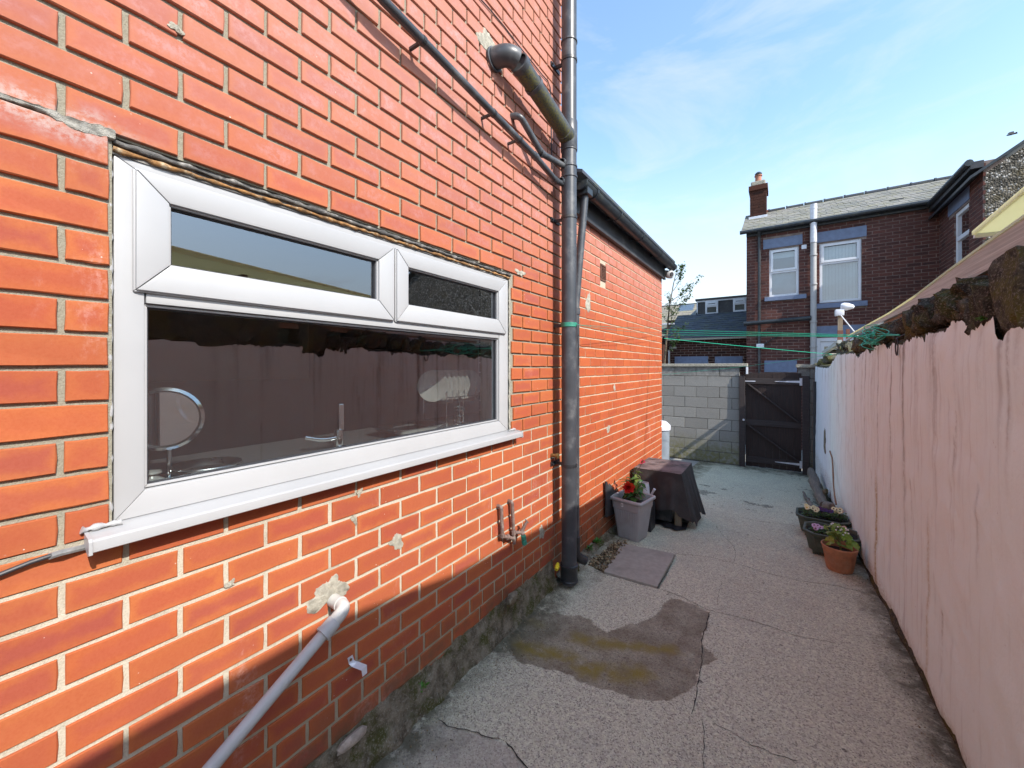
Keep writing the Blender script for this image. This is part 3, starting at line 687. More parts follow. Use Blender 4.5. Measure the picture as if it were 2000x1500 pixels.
# roof, fascia, soffit of the extension
gz = 3.045
MB().poly([(-1.24, 2.762, gz + .045), (-1.24, EY1 + .05, gz + .045), (-4.7, EY1 + .05, 4.35), (-4.7, 2.762, 4.35)], [(-1.24, 2.762, gz + .07), (-1.24, EY1 + .05, gz + .07), (-4.7, EY1 + .05, 4.38), (-4.7, 2.762, 4.38)]).build('roof', M['slate_dark'], ext)
MB().box(-1.395, -1.372, 2.765, EY1 + .03, 2.865, gz + .02).build('fascia_board', M['fascia'], ext, bevel=.003)
MB().box(WX + .003, -1.396, 2.765, EY1 + .02, 2.90, gz + .015).build('soffit', M['fascia'], ext)
MB().box(-1.371, -1.362, 2.765, EY1 + .03, 2.865, 2.885).build('fascia_lip', M['fascia'], ext, bevel=.002)
# gutter
gut = thing('gutter', 'black plastic gutter along the eave of the low brick extension', 'gutter', (-1.28, 4.3, gz - .03))
def gprof(o=0.0, n=9):
    return [(-1.285 + (.058 + o) * math.cos(math.pi + math.pi * k / n), gz + .012 + (.062 + o) * math.sin(math.pi + math.pi * k / n)) for k in range(n + 1)]
m = MB(); P = gprof(); Q = gprof(-.003)
ring = P + Q[::-1]
m.poly([(x, 2.82, z) for x, z in ring], [(x, EY1 + .10, z) for x, z in ring]); m.build('gutter_channel', M['black_gutter'], gut, smooth=True)
MB().tube([(-1.227, 2.82, gz + .014), (-1.227, EY1 + .10, gz + .014)], .005, 8).build('gutter_lip', M['black_gutter'], gut, smooth=True)
for ye in (2.825, EY1 + .10):
    e = gprof(.003); MB().poly([(x, ye - .006, z) for x, z in e], [(x, ye + .006, z) for x, z in e]).build('gutter_end', M['black_gutter'], gut, bevel=.002)
for yb in (3.05, 3.62, 4.35, 5.15, 5.85):
    a = gprof(.002); b2 = gprof(.006); r2 = a + b2[::-1]
    MB().poly([(x, yb - .016, z) for x, z in r2], [(x, yb + .016, z) for x, z in r2]).box(-1.372, -1.342, yb - .016, yb + .016, gz - .03, gz + .02).build('gutter_bracket', M['black_gutter'], gut)
MB().box(-1.333, -1.237, 2.86, 2.96, gz - .075, gz - .02).build('gutter_outlet', M['black_gutter'], gut, bevel=.006)

# CCTV camera on the corner
cc = Vector((-1.335, EY1 + .045, 2.945))
c_ = thing('security_camera', 'small white dome security camera under the gutter at the far extension corner', 'camera', cc)
MB().lathe([(.070, -.05), (.075, -.015), (.075, .03), (.06, .048), (0, .052)], cc, 28, (.25, -.1, .9)).build('camera_base', M['upvc'], c_, smooth=True)
MB().lathe([(.056, 0), (.060, .042), (.044, .062), (.028, .068)], cc + Vector((.012, -.03, -.012)), 24, (.75, -.6, -.15)).build('camera_ball', M['upvc'], c_, smooth=True)
MB().lathe([(.0, .074), (.026, .074), (.032, .067), (.032, .055)], cc + Vector((.012, -.03, -.012)), 24, (.75, -.6, -.15)).build('lens', M['gasket'], c_, smooth=True)
# ------------------------------------------------------------------ drain pipes on the wall
PX, PY = -1.288, 2.635
sp = thing('soil_pipe', 'thick dark grey soil pipe rising up the corner of the house from the ground', 'drainpipe', (PX, PY, 0.03))
MB().tube([(PX, PY, .03), (PX, PY, 5.5)], .055, 32).build('pipe', M['soil_pipe'], sp, smooth=True)
MB().lathe([(.056, 0), (.066, 0), (.0665, .012), (.062, .018), (.062, .10), (.066, .108), (.066, .122), (.056, .126)], (PX, PY, .045), 32).build('pipe_shoe', M['black_plastic'], sp, smooth=True)
def zpix(v): return CAM_H + (716 - v) / 770.0 * 2.942
for v in (92, 247, 300, 332, 352):
    z = zpix(v); MB().lathe([(.0545, -.008), (.0605, -.006), (.0605, .006), (.0545, .008)], (PX, PY, z), 32).build('collar', M['soil_pipe'], sp, smooth=True)
z0, z1 = zpix(300), zpix(247)
MB().lathe([(.0545, z0 - .01), (.061, z0), (.061, z1), (.0545, z1 + .01)], (PX, PY, 0), 32).build('branch_body', M['soil_pipe'], sp, smooth=True)
for v in (128, 430, 905, -90):
    z = zpix(v)
    m = MB().lathe([(.0548, -.011), (.0595, -.010), (.0595, .010), (.0548, .011)], (PX, PY, z), 32)
    m.box(WX + .002, PX - .05, PY - .008, PY + .012, z - .010, z + .010)
    m.box(WX + .001, WX + .010, PY - .065, PY + .07, z - .014, z + .014); m.tube([(WX + .012, PY - .05, z), (WX + .02, PY - .05, z)], .007, 8)
    m.build('pipe_clip', M['black_plastic'], sp, smooth=True)
z = zpix(636)
MB().lathe([(.0552, -.016), (.0600, -.014), (.0600, .014), (.0552, .016)], (PX, PY, z), 32).build('green_strap', M['hose_green'], sp, smooth=True)
MB().box(WX + .002, PX - .05, PY - .008, PY + .012, z - .012, z + .012).build('pipe_clip', M['black_plastic'], sp)
# big branch: out of the wall, elbow, down to the stack
bs = onX(962, 118, WX); be = Vector((PX, PY, zpix(278)))
br = thing('branch_soil_pipe', 'fat mossy black pipe elbowing out of the wall and sloping down into the soil pipe', 'drainpipe', bs)
ex = Vector((PX - .005, bs.y + .02, bs.z + .02))
path = rpath([bs - Vector((.05, 0, 0)), ex, be + Vector((0, -.05, .01))], .10, 9)
MB().tube(path[:-3], .058, 28).build('elbow', M['soil_pipe'], br, smooth=True)
d_ = (be - ex).normalized(); a = ex + d_ * .095
MB().tube([a, be - d_ * .04], .054, 28).build('pipe', M['mossy_pipe'], br, smooth=True)
for k_, L_ in ((.10, .02), (.26, .014)):
    p = ex + d_ * k_; MB().lathe([(.052, -L_), (.0605, -L_ * .9), (.0605, L_ * .9), (.052, L_)], p, 28, d_).build('collar', M['soil_pipe'], br, smooth=True)
MB().lathe([(.052, -.05), (.062, -.045), (.062, .0), (.055, .02)], be - d_ * .04, 28, d_).build('collar', M['mossy_pipe'], br, smooth=True)
MB().lathe([(.058, 0), (.066, .002), (.066, .014), (.058, .016)], bs + Vector((.004, 0, 0)), 28, (1, 0, 0)).build('wall_flange', M['soil_pipe'], br, smooth=True)
# long diagonal waste pipe
X2 = -1.325
pa = onX(690, -70, X2); pb = onX(748, 0, X2); pc = onX(1045, 305, X2); pd = onX(1085, 352, X2); pe_ = Vector((PX - .03, PY - .02, zpix(366)))
dw = thing('waste_pipe', 'long thin dark grey pipe sloping down across the upper bricks to the soil pipe', 'drainpipe', pb)
MB().tube([pa + (pa - pb) * 3, pa, pb, pc, pd, pe_], .0195, 18).build('pipe', M['soil_pipe'], dw, smooth=True)
for (q, r_) in ((pc, .024), (pd, .0235), (pe_ + Vector((-.0, -.035, .012)), .026)):
    MB().lathe([(.018, -.02), (r_, -.018), (r_, .018), (.018, .02)], q, 18, (pd - pc)).build('collar', M['soil_pipe'], dw, smooth=True)
for t_ in (0.18, .62, .84):
    p = pb.lerp(pc, t_)
    m = MB().lathe([(.019, -.009), (.0225, -.008), (.0225, .008), (.019, .009)], p, 16, (pc - pb)); m.box(WX + .002, p.x - .018, p.y - .007, p.y + .007, p.z - .006, p.z + .006); m.build('pipe_clip', M['black_plastic'], dw)
# short waste pipe
qa = onX(999, 226, WX); q0 = onX(1006, 235, X2); q1 = onX(1058, 300, X2 + .005); q2 = Vector((PX - .02, PY - .02, zpix(332)))
sw = thing('short_waste_pipe', 'short dark pipe between the long sloping pipe and the mossy branch, joining the soil pipe', 'drainpipe', qa)
MB().tube(rpath([qa - Vector((.03, 0, 0)), Vector((WX + .055, qa.y + .012, qa.z - .01)), q1, q2], .04, 6), .0205, 18).build('pipe', M['soil_pipe'], sw, smooth=True)
for q in (q1, q2 + Vector((0, -.04, .02))): MB().lathe([(.019, -.016), (.0245, -.014), (.0245, .014), (.019, .016)], q, 18, (q2 - q1)).build('collar', M['soil_pipe'], sw, smooth=True)
# black cable following the upper courses
m = MB(); cpts = [onX(u, v, WX + .006) for (u, v) in ((935, -6), (960, 22), (985, 52), (1012, 88), (1040, 122), (1058, 145), (1070, 158), (1075, 172), (1077, 200), (1077, 260), (1078, 330))]
m.tube(cpts, .0035, 6); tag(m.build('cable', M['gasket'], None, smooth=True), 'thin black cable running down the upper brick wall towards the soil pipe', 'cable')
# rainwater downpipe behind the stack
rw = thing('rainwater_pipe', 'slim grey rainwater pipe from the gutter corner to a shoe behind the soil pipe', 'drainpipe', (-1.33, 2.93, .05))
t0 = Vector((-1.285, 2.91, 2.99)); t1 = Vector((-1.345, 2.86, 2.62)); tb = Vector((-1.345, 2.86, .22))
MB().tube([t0, Vector((-1.288, 2.908, 2.93)), Vector((-1.342, 2.862, 2.10)), Vector((-1.345, 2.86, 2.0))], .030, 20).build('offset_pipe', M['soil_pipe'], rw, smooth=True)
MB().tube([(-1.345, 2.86, 2.06), tb], .033, 20).build('pipe', M['soil_pipe'], rw, smooth=True)
MB().lathe([(.031, -.03), (.038, -.028), (.038, .02), (.031, .022)], (-1.344, 2.861, 2.06), 20).build('collar', M['soil_pipe'], rw, smooth=True)
MB().tube(rpath([(-1.345, 2.86, .26), (-1.343, 2.865, .12), (-1.29, 2.93, .07)], .05, 6), .036, 20).build('pipe_shoe', M['black_plastic'], rw, smooth=True)
MB().lathe([(.033, -.008), (.039, -.006), (.039, .006), (.033, .008)], (-1.345, 2.86, .27), 20).build('collar', M['black_plastic'], rw, smooth=True)
# overflow stub by the soil pipe
ob = onX(1086, 890, -1.37)
o_ = thing('overflow_stub', 'small brass pipe stub poking from the wall beside the soil pipe', 'pipe', ob)
MB().tube([(WX, ob.y, ob.z), (-1.355, ob.y, ob.z)], .013, 14).build('stub', M['brass'], o_, smooth=True)
MB().lathe([(.012, 0), (.019, .003), (.019, .018), (.012, .02), (0, .02)], (-1.37, ob.y, ob.z), 14, (1, 0, 0)).build('nut', M['brass'], o_, smooth=True)

# ------------------------------------------------------------------ white waste elbow and grey pipe at the lower left
we = onX(650, 1172, WX); o = we
wp = thing('sink_waste_pipe', 'grey plastic waste pipe with a white elbow leaving the wall below the window', 'pipe', we)
c1 = Vector((-1.325, we.y - .004, we.z - .012))
e1 = onX(672, 1208, -1.318); e2 = onX(455, 1470, -1.318)
dn = (e2 - e1).normalized()
cor = onX(676, 1186, -1.315)
MB().tube(rpath([Vector((WX - .02, we.y + .0, we.z + .0)), cor, cor + dn * .085], .035, 7), .0235, 24).build('white_elbow', M['white_pipe'], wp, smooth=True)
ax1 = (cor - we).normalized()
MB().lathe([(.022, -.004), (.0262, -.003), (.0262, .004), (.022, .005)], we + ax1 * .055, 24, ax1).build('collar', M['white_pipe'], wp, smooth=True)
MB().lathe([(.0225, -.024), (.0268, -.022), (.0268, .018), (.024, .02)], cor + dn * .075, 24, dn).build('collar', M['grey_pipe'], wp, smooth=True)
MB().lathe([(.0225, -.006), (.0295, -.005), (.0295, .005), (.0225, .006)], cor + dn * .098, 24, dn).build('socket_rim', M['grey_pipe'], wp, smooth=True)
MB().tube([cor + dn * .06, cor + dn * .95], .0198, 24).build('pipe', M['grey_pipe'], wp, smooth=True)
# loose saddle clip on the wall
bk = onX(690, 1295, WX)
m = MB(); T = .0016; hw_ = .0125
def strap(pts, w0=.0125):
    n = len(pts); vs = []
    for (x, y, z, ww, wv) in pts: pass
cl = thing('pipe_clip', 'loose galvanised saddle clip screwed to the shaded lower bricks', 'clip', bk)
c0 = onX(685, 1288, WX + .002); U = Vector((0, 1, 0)); Z = Vector((0, 0, 1)); Xv = Vector((1, 0, 0))
dirc = (U * .75 - Z * .45).normalized(); sd = dirc.cross(Xv).normalized()
pts = [c0, c0 + dirc * .022, c0 + dirc * .024 + Xv * .030, c0 + dirc * .050 + Xv * .055, c0 + dirc * .064 + Xv * .050, c0 + dirc * .068 + Xv * .022]
pts = [c0 - dirc * .004 + Z * .012, c0 + Z * -.012 + dirc * .004, c0 + Xv * .012 - Z * .014 + dirc * .012, c0 + Xv * .052 - Z * .026 + U * .024, c0 + Xv * .056 - Z * .052 + U * .024]
wv = [U * .011, U * .012, (U * .9 + Z * .3) * .013, (U * .9 + Z * .3) * .013, (U * .9 + Z * .1) * .011]
A = []; 
for p, q in zip(pts, wv): A.append((p - q, p + q))
nn = Vector((.8, .2, .5)).normalized() * .0012
for (a0, a1), (b0, b1) in zip(A, A[1:]): m.poly([a0, a1, b1, b0], [a0 + nn, a1 + nn, b1 + nn, b0 + nn])
m.build('clip_strap', M['galv'], cl)
MB().lathe([(0, .004), (.004, .0035), (.0055, .0015), (.0055, 0)], c0 + Vector((.0035, -.002, .002)), 14, (1, 0, 0)).build('screw', M['rust'], cl, smooth=True)
# cable into the sill
ca = [onX(-60, 1146, WX + .012), onX(0, 1122, WX + .012), onX(60, 1098, WX + .014), onX(100, 1085, WX + .016), onX(135, 1076, WX + .012), onX(168, 1066, WX + .006)]
tag(MB().tube(ca, .0052, 10).build('cable', M['gasket'], None, smooth=True), 'black cable clipped to the bricks, running left from the end of the window sill', 'cable')
m = MB().tube([onX(96, 1087, WX + .012), onX(118, 1080, WX + .02), onX(168, 1068, WX + .008)], .0075, 8); tag(m.build('cable_tape', M['grey_tape'], None, smooth=True), 'grey tape wrapped round the cable end beside the sill corner', 'tape')

# ------------------------------------------------------------------ garden tap on two lead pipes
tp_ = thing('garden_tap', 'old garden tap with a green hose connector on painted lead pipes on the wall', 'tap', onX(1000, 1040, WX))
XA = WX + .028
L0, L1 = onX(979, 990, XA), onX(981, 1046, XA); R0, R1 = onX(1000, 980, XA), onX(1002, 1035, XA); R2 = onX(1004, 1062, XA)
MB().tube(rpath([(WX - .01, L0.y, L0.z), L0, L1], .014, 5), .0115, 14).build('pipe', M['lead_pipe'], tp_, smooth=True)
MB().tube(rpath([(WX - .01, R0.y, R0.z), R0, R2], .014, 5), .0115, 14).build('pipe', M['lead_pipe'], tp_, smooth=True)
MB().tube([L1 + Vector((0, 0, -.004)), onX(1003, 1052, XA)], .011, 12).lathe([(.011, -.012), (.016, -.01), (.016, .01), (.011, .012)], L1, 8).lathe([(.011, -.012), (.017, -.01), (.017, .01), (.011, .012)], onX(991, 1049, XA), 8, (0, 1, -.1)).lathe([(.011, -.014), (.0165, -.012), (.0165, .012), (.011, .014)], onX(1003, 1040, XA), 8).build('tee_fitting', M['lead_pipe'], tp_, smooth=True)
B0 = onX(1003, 1040, XA); B1 = onX(1018, 1040, XA + .02); HD = onX(1029, 1018, XA + .045); SPT = onX(1022, 1046, XA + .04)
MB().tube([B0, B1, B1 + (B1 - B0) * .35], .0105, 12).tube([B1, HD], [.013, .008], 12).tube([B1, SPT], .010, 12).build('tap_body', M['lead_pipe'], tp_, smooth=True)
hx = (HD - B1).normalized(); hy = Vector((0, .75, -.66)).normalized()
MB().tube([HD - hy * .022, HD + hy * .022], .0045, 10).lathe([(0, -.004), (.008, -.004), (.008, .004), (0, .004)], HD, 12, hx).build('tap_handle', M['lead_pipe'], tp_, smooth=True)
gd = Vector((.1, .12, -1)).normalized()
MB().lathe([(.011, 0), (.0155, .002), (.0165, .026), (.012, .03), (.012, .033), (.0165, .036), (.0165, .060), (.013, .064), (0, .064)], SPT - gd * .004, 18, gd).build('hose_connector', M['hose_green'], tp_, smooth=True)
# yellow hose connector lying on the ledge
yc = onX(1088, 1108, -1.33)
m = MB().lathe([(0, -.03), (.012, -.03), (.014, -.01), (.0165, -.008), (.0165, .012), (.013, .014), (.013, .026), (.010, .03), (.007, .03)], yc + Vector((0, 0, .004)), 18, (.25, -.8, -.2))
tag(m.build('hose_connector', M['yellow'], None, smooth=True), 'yellow hose connector lying at the foot of the thick soil pipe', 'connector')

# ------------------------------------------------------------------ the yard floor
def gh(y):
    return 0.0 if y < 3.05 else -.0655 * (y - 3.05)
gp = lambda u, v: onZ(u, v, 0)
c3 = lambda a, b: gp(950 + a / 3.3333, 1100 + b / 3.3333)
patch = [c3(a, b) for a, b in ((105, 340), (200, 305), (330, 320), (420, 325), (470, 310), (500, 335), (560, 340), (600, 335), (680, 360), (690, 390), (750, 430), (790, 455), (860, 420), (960, 390), (1040, 370), (1100, 340), (1140, 290), (1160, 250), (1190, 225), (1260, 235), (1330, 260), (1400, 290), (1455, 315), (1440, 400), (1405, 470), (1400, 530), (1450, 560), (1490, 610), (1475, 650), (1400, 670), (1385, 700), (1360, 800), (1300, 840), (1200, 880), (1100, 895), (1010, 885), (900, 860), (780, 820), (700, 790), (600, 760), (560, 720), (470, 700), (380, 690), (300, 650), (250, 650), (190, 610), (150, 540), (120, 460), (100, 400))]
def seg_d(X, Y, pts):
    D = np.full(X.shape, 1e9)
    for a, b in zip(pts, pts[1:]):
        ax, ay, bx, by = a[0], a[1], b[0], b[1]; dx, dy = bx - ax, by - ay; l2 = dx * dx + dy * dy + 1e-12
        t = np.clip(((X - ax) * dx + (Y - ay) * dy) / l2, 0, 1); D = np.minimum(D, np.hypot(X - ax - t * dx, Y - ay - t * dy))
    return D
def inpoly(X, Y, P):
    c = np.zeros(X.shape, bool); n = len(P)
    for i in range(n):
        x1, y1, x2, y2 = P[i][0], P[i][1], P[i - 1][0], P[i - 1][1]
        k = ((y1 > Y) != (y2 > Y)) & (X < (x2 - x1) * (Y - y1) / (y2 - y1 + 1e-12) + x1); c ^= k
    return c
def fnoise(X, Y, sc_, seed, oct=4):
    r_ = np.random.default_rng(seed); o = np.zeros(X.shape); a = 1
    for k in range(oct):
        N_ = 128; T = r_.random((N_, N_)); x = X * sc_ * 2 ** k + 37; y = Y * sc_ * 2 ** k + 37
        xi = np.floor(x).astype(int); yi = np.floor(y).astype(int); fx = x - xi; fy = y - yi; fx = fx * fx * (3 - 2 * fx); fy = fy * fy * (3 - 2 * fy)
        g = lambda i, j: T[(xi + i) % N_, (yi + j) % N_]
        o += a * ((g(0, 0) * (1 - fx) + g(1, 0) * fx) * (1 - fy) + (g(0, 1) * (1 - fx) + g(1, 1) * fx) * fy - .5); a *= .5
    return o
def RWX(y): return .632 - .0125 * y          # face of the painted wall
ysA = np.concatenate([np.arange(-1.6, .9, .03), np.arange(.9, 3.4, .0085), np.arange(3.4, 5.6, .016), np.arange(5.6, 9.42, .03)])
xs = np.concatenate([np.arange(-1.44, -1.0, .010), np.arange(-1.0, .80, .0095)])
X, Y = np.meshgrid(xs, ysA, indexing='ij')
n1 = fnoise(X, Y, 2.2, 1, 5); n2 = fnoise(X, Y, 26, 2, 3)
Z = np.where(Y < 3.05, 0, -.0655 * (Y - 3.05)) + n1 * .007 + n2 * .0016
sd_ = seg_d(X, Y, patch + [patch[0]]); ins_ = inpoly(X + fnoise(X, Y, 20, 3) * .014, Y + fnoise(X, Y, 20, 4) * .02, patch)
wet = np.where(ins_, 1.0, 0.0)
Z -= wet * .0035
c_alg = [c3(a, b) for a, b in ((200, 520), (300, 570), (430, 590), (560, 630), (680, 690), (830, 710), (1000, 715))]
c_alg2 = [c3(a, b) for a, b in ((590, 480), (680, 510), (800, 525), (1000, 545), (1200, 560))]
c_alg3 = [c3(a, b) for a, b in ((150, 330), (230, 350), (350, 400))]
nn_ = fnoise(X, Y, 24, 5)
alg = np.clip(1.15 - seg_d(X, Y, c_alg) / (.060 + .05 * (nn_ + .4)), 0, 1) + .9 * np.clip(1.1 - seg_d(X, Y, c_alg2) / (.050 + .04 * (nn_ + .4)), 0, 1) + .5 * np.clip(1.1 - seg_d(X, Y, c_alg3) / .05, 0, 1)
alg = np.clip(alg, 0, 1) * np.clip(.75 + 2.2 * fnoise(X, Y, 13, 51, 4), 0, 1)
dirt = np.clip(1 - (X - (-1.36)) / .25, 0, 1) ** 1.1 + np.clip(1 - (RWX(Y) - X) / .16, 0, 1) ** 1.3
dirt += .8 * np.clip(1 - np.abs(Y - 9.2) / .5, 0, 1)
dirt = np.clip(dirt + .9 * (fnoise(X, Y, 7, 6)) * (dirt > .02), 0, 1)
# pit for the slab and pebbles
slab_c = [gp(1180, 1118), gp(1283, 1147), gp(1318, 1083), gp(1215, 1063)]
peb = [gp(u, v) for u, v in ((1150, 1103), (1178, 1118), (1200, 1095), (1226, 1062), (1222, 1056), (1200, 1058), (1185, 1073), (1165, 1086), (1150, 1096))]
big = [Vector(slab_c[i]) + (Vector(slab_c[i]) - sum((Vector(p) for p in slab_c), Vector()) / 4) * .045 for i in range(4)]
Z = np.where(inpoly(X, Y, big), -.03, Z); Z = np.where(inpoly(X, Y, peb), -.028, Z)
worn = [gp(600, 1500), gp(560, 1560), gp(1040, 1560), gp(1030, 1500), gp(1010, 1475), gp(985, 1447), gp(905, 1425), gp(860, 1410), gp(800, 1420), gp(740, 1460)]
wp_ = inpoly(X, Y, worn); Z -= wp_ * .004
dark_sp = np.zeros(X.shape)
for (u, v, rx, ry) in ((1375, 962, .10, .10), (1340, 990, .06, .05), (1378, 948, .07, .05), (1415, 955, .05, .06), (1475, 985, .14, .05), (1500, 990, .1, .05), (1605, 985, .1, .25), (1560, 925, .22, .2), (1430, 905, .1, .12)):
    c = gp(u, v); c = Vector((c.x, c.y, 0)); 
    if v < 1060:
        y_ = c.y
        for _ in range(5): c = onZ(u, v, gh(y_)); y_ = c.y
    dark_sp = np.maximum(dark_sp, np.clip(1.3 - np.hypot((X - c.x) / rx, (Y - c.y) / (ry * 1.6)) * (1 + 1.4 * fnoise(X, Y, 18, 9)), 0, 1))
nx, ny = X.shape
V = np.column_stack([X.ravel(), Y.ravel(), Z.ravel()])
idx = np.arange(nx * ny).reshape(nx, ny)
F = np.column_stack([idx[:-1, :-1].ravel(), idx[1:, :-1].ravel(), idx[1:, 1:].ravel(), idx[:-1, 1:].ravel()])
me = bpy.data.meshes.new('yard_floor'); me.vertices.add(len(V)); me.vertices.foreach_set('co', V.astype(np.float32).ravel())
me.loops.add(F.size); me.loops.foreach_set('vertex_index', F.astype(np.int32).ravel()); me.polygons.add(len(F))
me.polygons.foreach_set('loop_start', np.arange(0, F.size, 4, dtype=np.int32)); me.update(calc_edges=True); me.validate()
for k, a in (('wet', wet), ('algae', alg), ('dirt', dirt), ('spots', dark_sp), ('worn', wp_.astype(float))):
    at = me.attributes.new(k, 'FLOAT', 'POINT'); at.data.foreach_set('value', a.ravel().astype(np.float32))
me.shade_smooth()
def concrete():
    g = G('concrete'); P = g.pos()
    a1 = g.vor(185, P, out=1); f1 = g.noise(260, 4, .7, P); mid = g.noise(42, 6, .7, P); big_ = g.noise(1.7, 7, .65, P)
    cell = g.sepz(a1)[0]
    base = g.mix(g.ss(big_, .3, .7), (0.54, 0.525, 0.37), (0.65, 0.635, 0.45))
    base = g.mix(g.ss(mid, .35, .65), base, (0.46, 0.42, 0.33))
    base = g.mix(g.math('MULTIPLY', g.ss(cell, .55, 1.0), .5), base, (0.86, 0.85, 0.66))
    base = g.mix(g.math('MULTIPLY', g.math('SUBTRACT', 1.0, g.ss(cell, 0.0, .30)), .70), base, (0.14, 0.125, 0.11))
    base = g.mix(g.math('MULTIPLY', g.ss(f1, .55, .75), .4), base, (0.22, 0.20, 0.17))
    blot = g.noise(5.5, 8, .75, P); base = g.mix(g.math('MULTIPLY', g.ss(blot, .56, .72), .35), base, (0.22, 0.20, 0.155)); base = g.mix(g.math('MULTIPLY', g.ss(g.noise(2.3, 8, .7, P), .5, .7), .22), base, (0.30, 0.28, 0.25))
    bs_ = g.math('LESS_THAN', g.vor(36, P), .075); base = g.mix(g.math('MULTIPLY', bs_, .8), base, (0.05, 0.045, 0.045))
    wt_ = g.attr('wet').outputs['Fac']; al = g.attr('algae').outputs['Fac']; dt = g.attr('dirt').outputs['Fac']; so_ = g.attr('spots').outputs['Fac']; wo_ = g.attr('worn').outputs['Fac']
    base = g.mix(g.math('MULTIPLY', wo_, .45), base, (0.36, 0.32, 0.28))
    wn = g.ss(g.noise(7, 6, .65, P), .3, .7)
    wetc = g.mix(0.80, base, (0.12, 0.085, 0.050)); wetc = g.mix(g.math('MULTIPLY', wn, .40), wetc, base)
    base = g.mix(wt_, base, wetc)
    base = g.mix(g.math('MULTIPLY', al, g.math('MULTIPLY', wt_, g.ss(f1, .28, .50))), base, (0.24, 0.185, 0.035))
    dn_ = g.math('MULTIPLY', dt, g.ss(g.noise(15, 7, .7, P), .28, .54)); base = g.mix(g.math('MULTIPLY', dn_, .88), base, (0.085, 0.075, 0.045))
    base = g.mix(g.math('MULTIPLY', g.math('MULTIPLY', g.ss(so_, .2, .7), g.ss(mid, .38, .52)), .75), base, (0.07, 0.062, 0.055))
    g.bump(g.math('ADD', g.math('MULTIPLY', cell, .5), g.math('ADD', f1, mid)), 0.75, 0.0045)
    r_ = g.math('SUBTRACT', .9, g.math('MULTIPLY', wt_, .22)); M['concrete'] = g.out(base, r_, 0, .3)
concrete(); me.materials.append(M['concrete'])
yard = bpy.data.objects.new('yard_floor', me); link(yard); yard['kind'] = 'structure'
# ground far and wide, lane behind the gate
M['ground'] = plain('ground', (0.16, 0.15, 0.12), 0.95, 0.3, 3, bump=.5, bd=.02)
M['asphalt'] = plain('asphalt', (0.30, 0.29, 0.27), 0.92, 0.3, 60, bump=.6, bd=.006)
tag(MB().box(-900, 900, -900, 900, -1.2, -.62).build('ground', M['ground']), kind='structure')
tag(MB().box(-9, 14, 9.42, 11.98, -.6, -.425).build('back_lane', M['asphalt']), kind='structure')
tag(MB().box(.75, 9, -6, 9.35, -.6, .1).build('neighbour_yard', M['asphalt']), kind='structure')
_q = [(-9, EY1 + .0, gh(EY1) - .012), (-1.43, EY1 + .0, gh(EY1) - .012), (-1.43, 9.4, gh(9.4) - .012), (-9, 9.4, gh(9.4) - .012)]
tag(MB().poly(_q, [(a, b, c - .2) for a, b, c in _q]).build('side_yard', M['asphalt']), kind='structure')
tag(MB().box(-9, 9, -12, -1.55, -.6, -.02).build('near_path', M['asphalt']), kind='structure')
# cracks
M['crack'] = plain('crack', (0.03, 0.027, 0.022), 0.95, .3, 60)
def crack(pts, wd, seed, far=False):
    rr = random.Random(seed); P = []
    for (u, v) in pts:
        c = gp(u, v)
        for _ in range(5): c = onZ(u, v, gh(c.y))
        P.append(c)
    Q = []
    for a, b in zip(P, P[1:]):
        n = max(2, int((b - a).length / .022))
        for i in range(n):
            t = i / n; q = a.lerp(b, t); q += Vector((rr.uniform(-1, 1), rr.uniform(-1, 1), 0)) * .0045; Q.append(q)
    Q.append(P[-1]); m = MB(); Lp = []; Rp = []
    for i, q in enumerate(Q):
        t = (Q[min(i + 1, len(Q) - 1)] - Q[max(i - 1, 0)]); t.normalize(); s_ = Vector((-t.y, t.x, 0)); ww = wd * rr.uniform(.35, 1.3) * (0.25 if i in (0, len(Q) - 1) else 1)
        zz = gh(q.y) + float(fnoise(np.array([q.x]), np.array([q.y]), 2.2, 1, 5)[0]) * .007 + .0022
        Lp.append((q.x + s_.x * ww, q.y + s_.y * ww, zz)); Rp.append((q.x - s_.x * ww, q.y - s_.y * ww, zz))
    m.sheet([Lp, Rp]); return m.build('crack', M['crack'], yard, fix=False)
crack([(1283, 1148), (1330, 1165), (1385, 1192), (1440, 1205), (1500, 1222), (1560, 1243), (1640, 1258)], .0018, 1)
crack([(1386, 1194), (1378, 1225), (1371, 1250), (1370, 1300), (1361, 1345), (1355, 1385), (1350, 1397)], .0026, 2)
crack([(1372, 1408), (1377, 1440), (1371, 1480), (1376, 1510)], .0014, 3)
crack([(1392, 1412), (1430, 1432), (1470, 1457), (1520, 1477), (1560, 1487)], .0013, 4)
crack([(850, 1403), (875, 1420), (905, 1424), (950, 1438), (985, 1447)], .0018, 5)
crack([(985, 1447), (1000, 1460), (1010, 1478), (1022, 1490), (1040, 1512)], .003, 6)
crack([(1398, 1027), (1412, 1046), (1434, 1068), (1437, 1090), (1433, 1100)], .0016, 7)
crack([(1318, 1083), (1350, 1084), (1385, 1088), (1433, 1100), (1490, 1118), (1560, 1135), (1625, 1143), (1690, 1158)], .0018, 8)
crack([(1437, 1008), (1480, 1018), (1530, 1024), (1568, 1030)], .0022, 9)
crack([(1400, 1185), (1403, 1160), (1412, 1130)], .0008, 10)
crack([(1125, 1125), (1155, 1120), (1180, 1112)], .0016, 11)
crack([(1283, 1150), (1300, 1125), (1320, 1084)], .0028, 12)
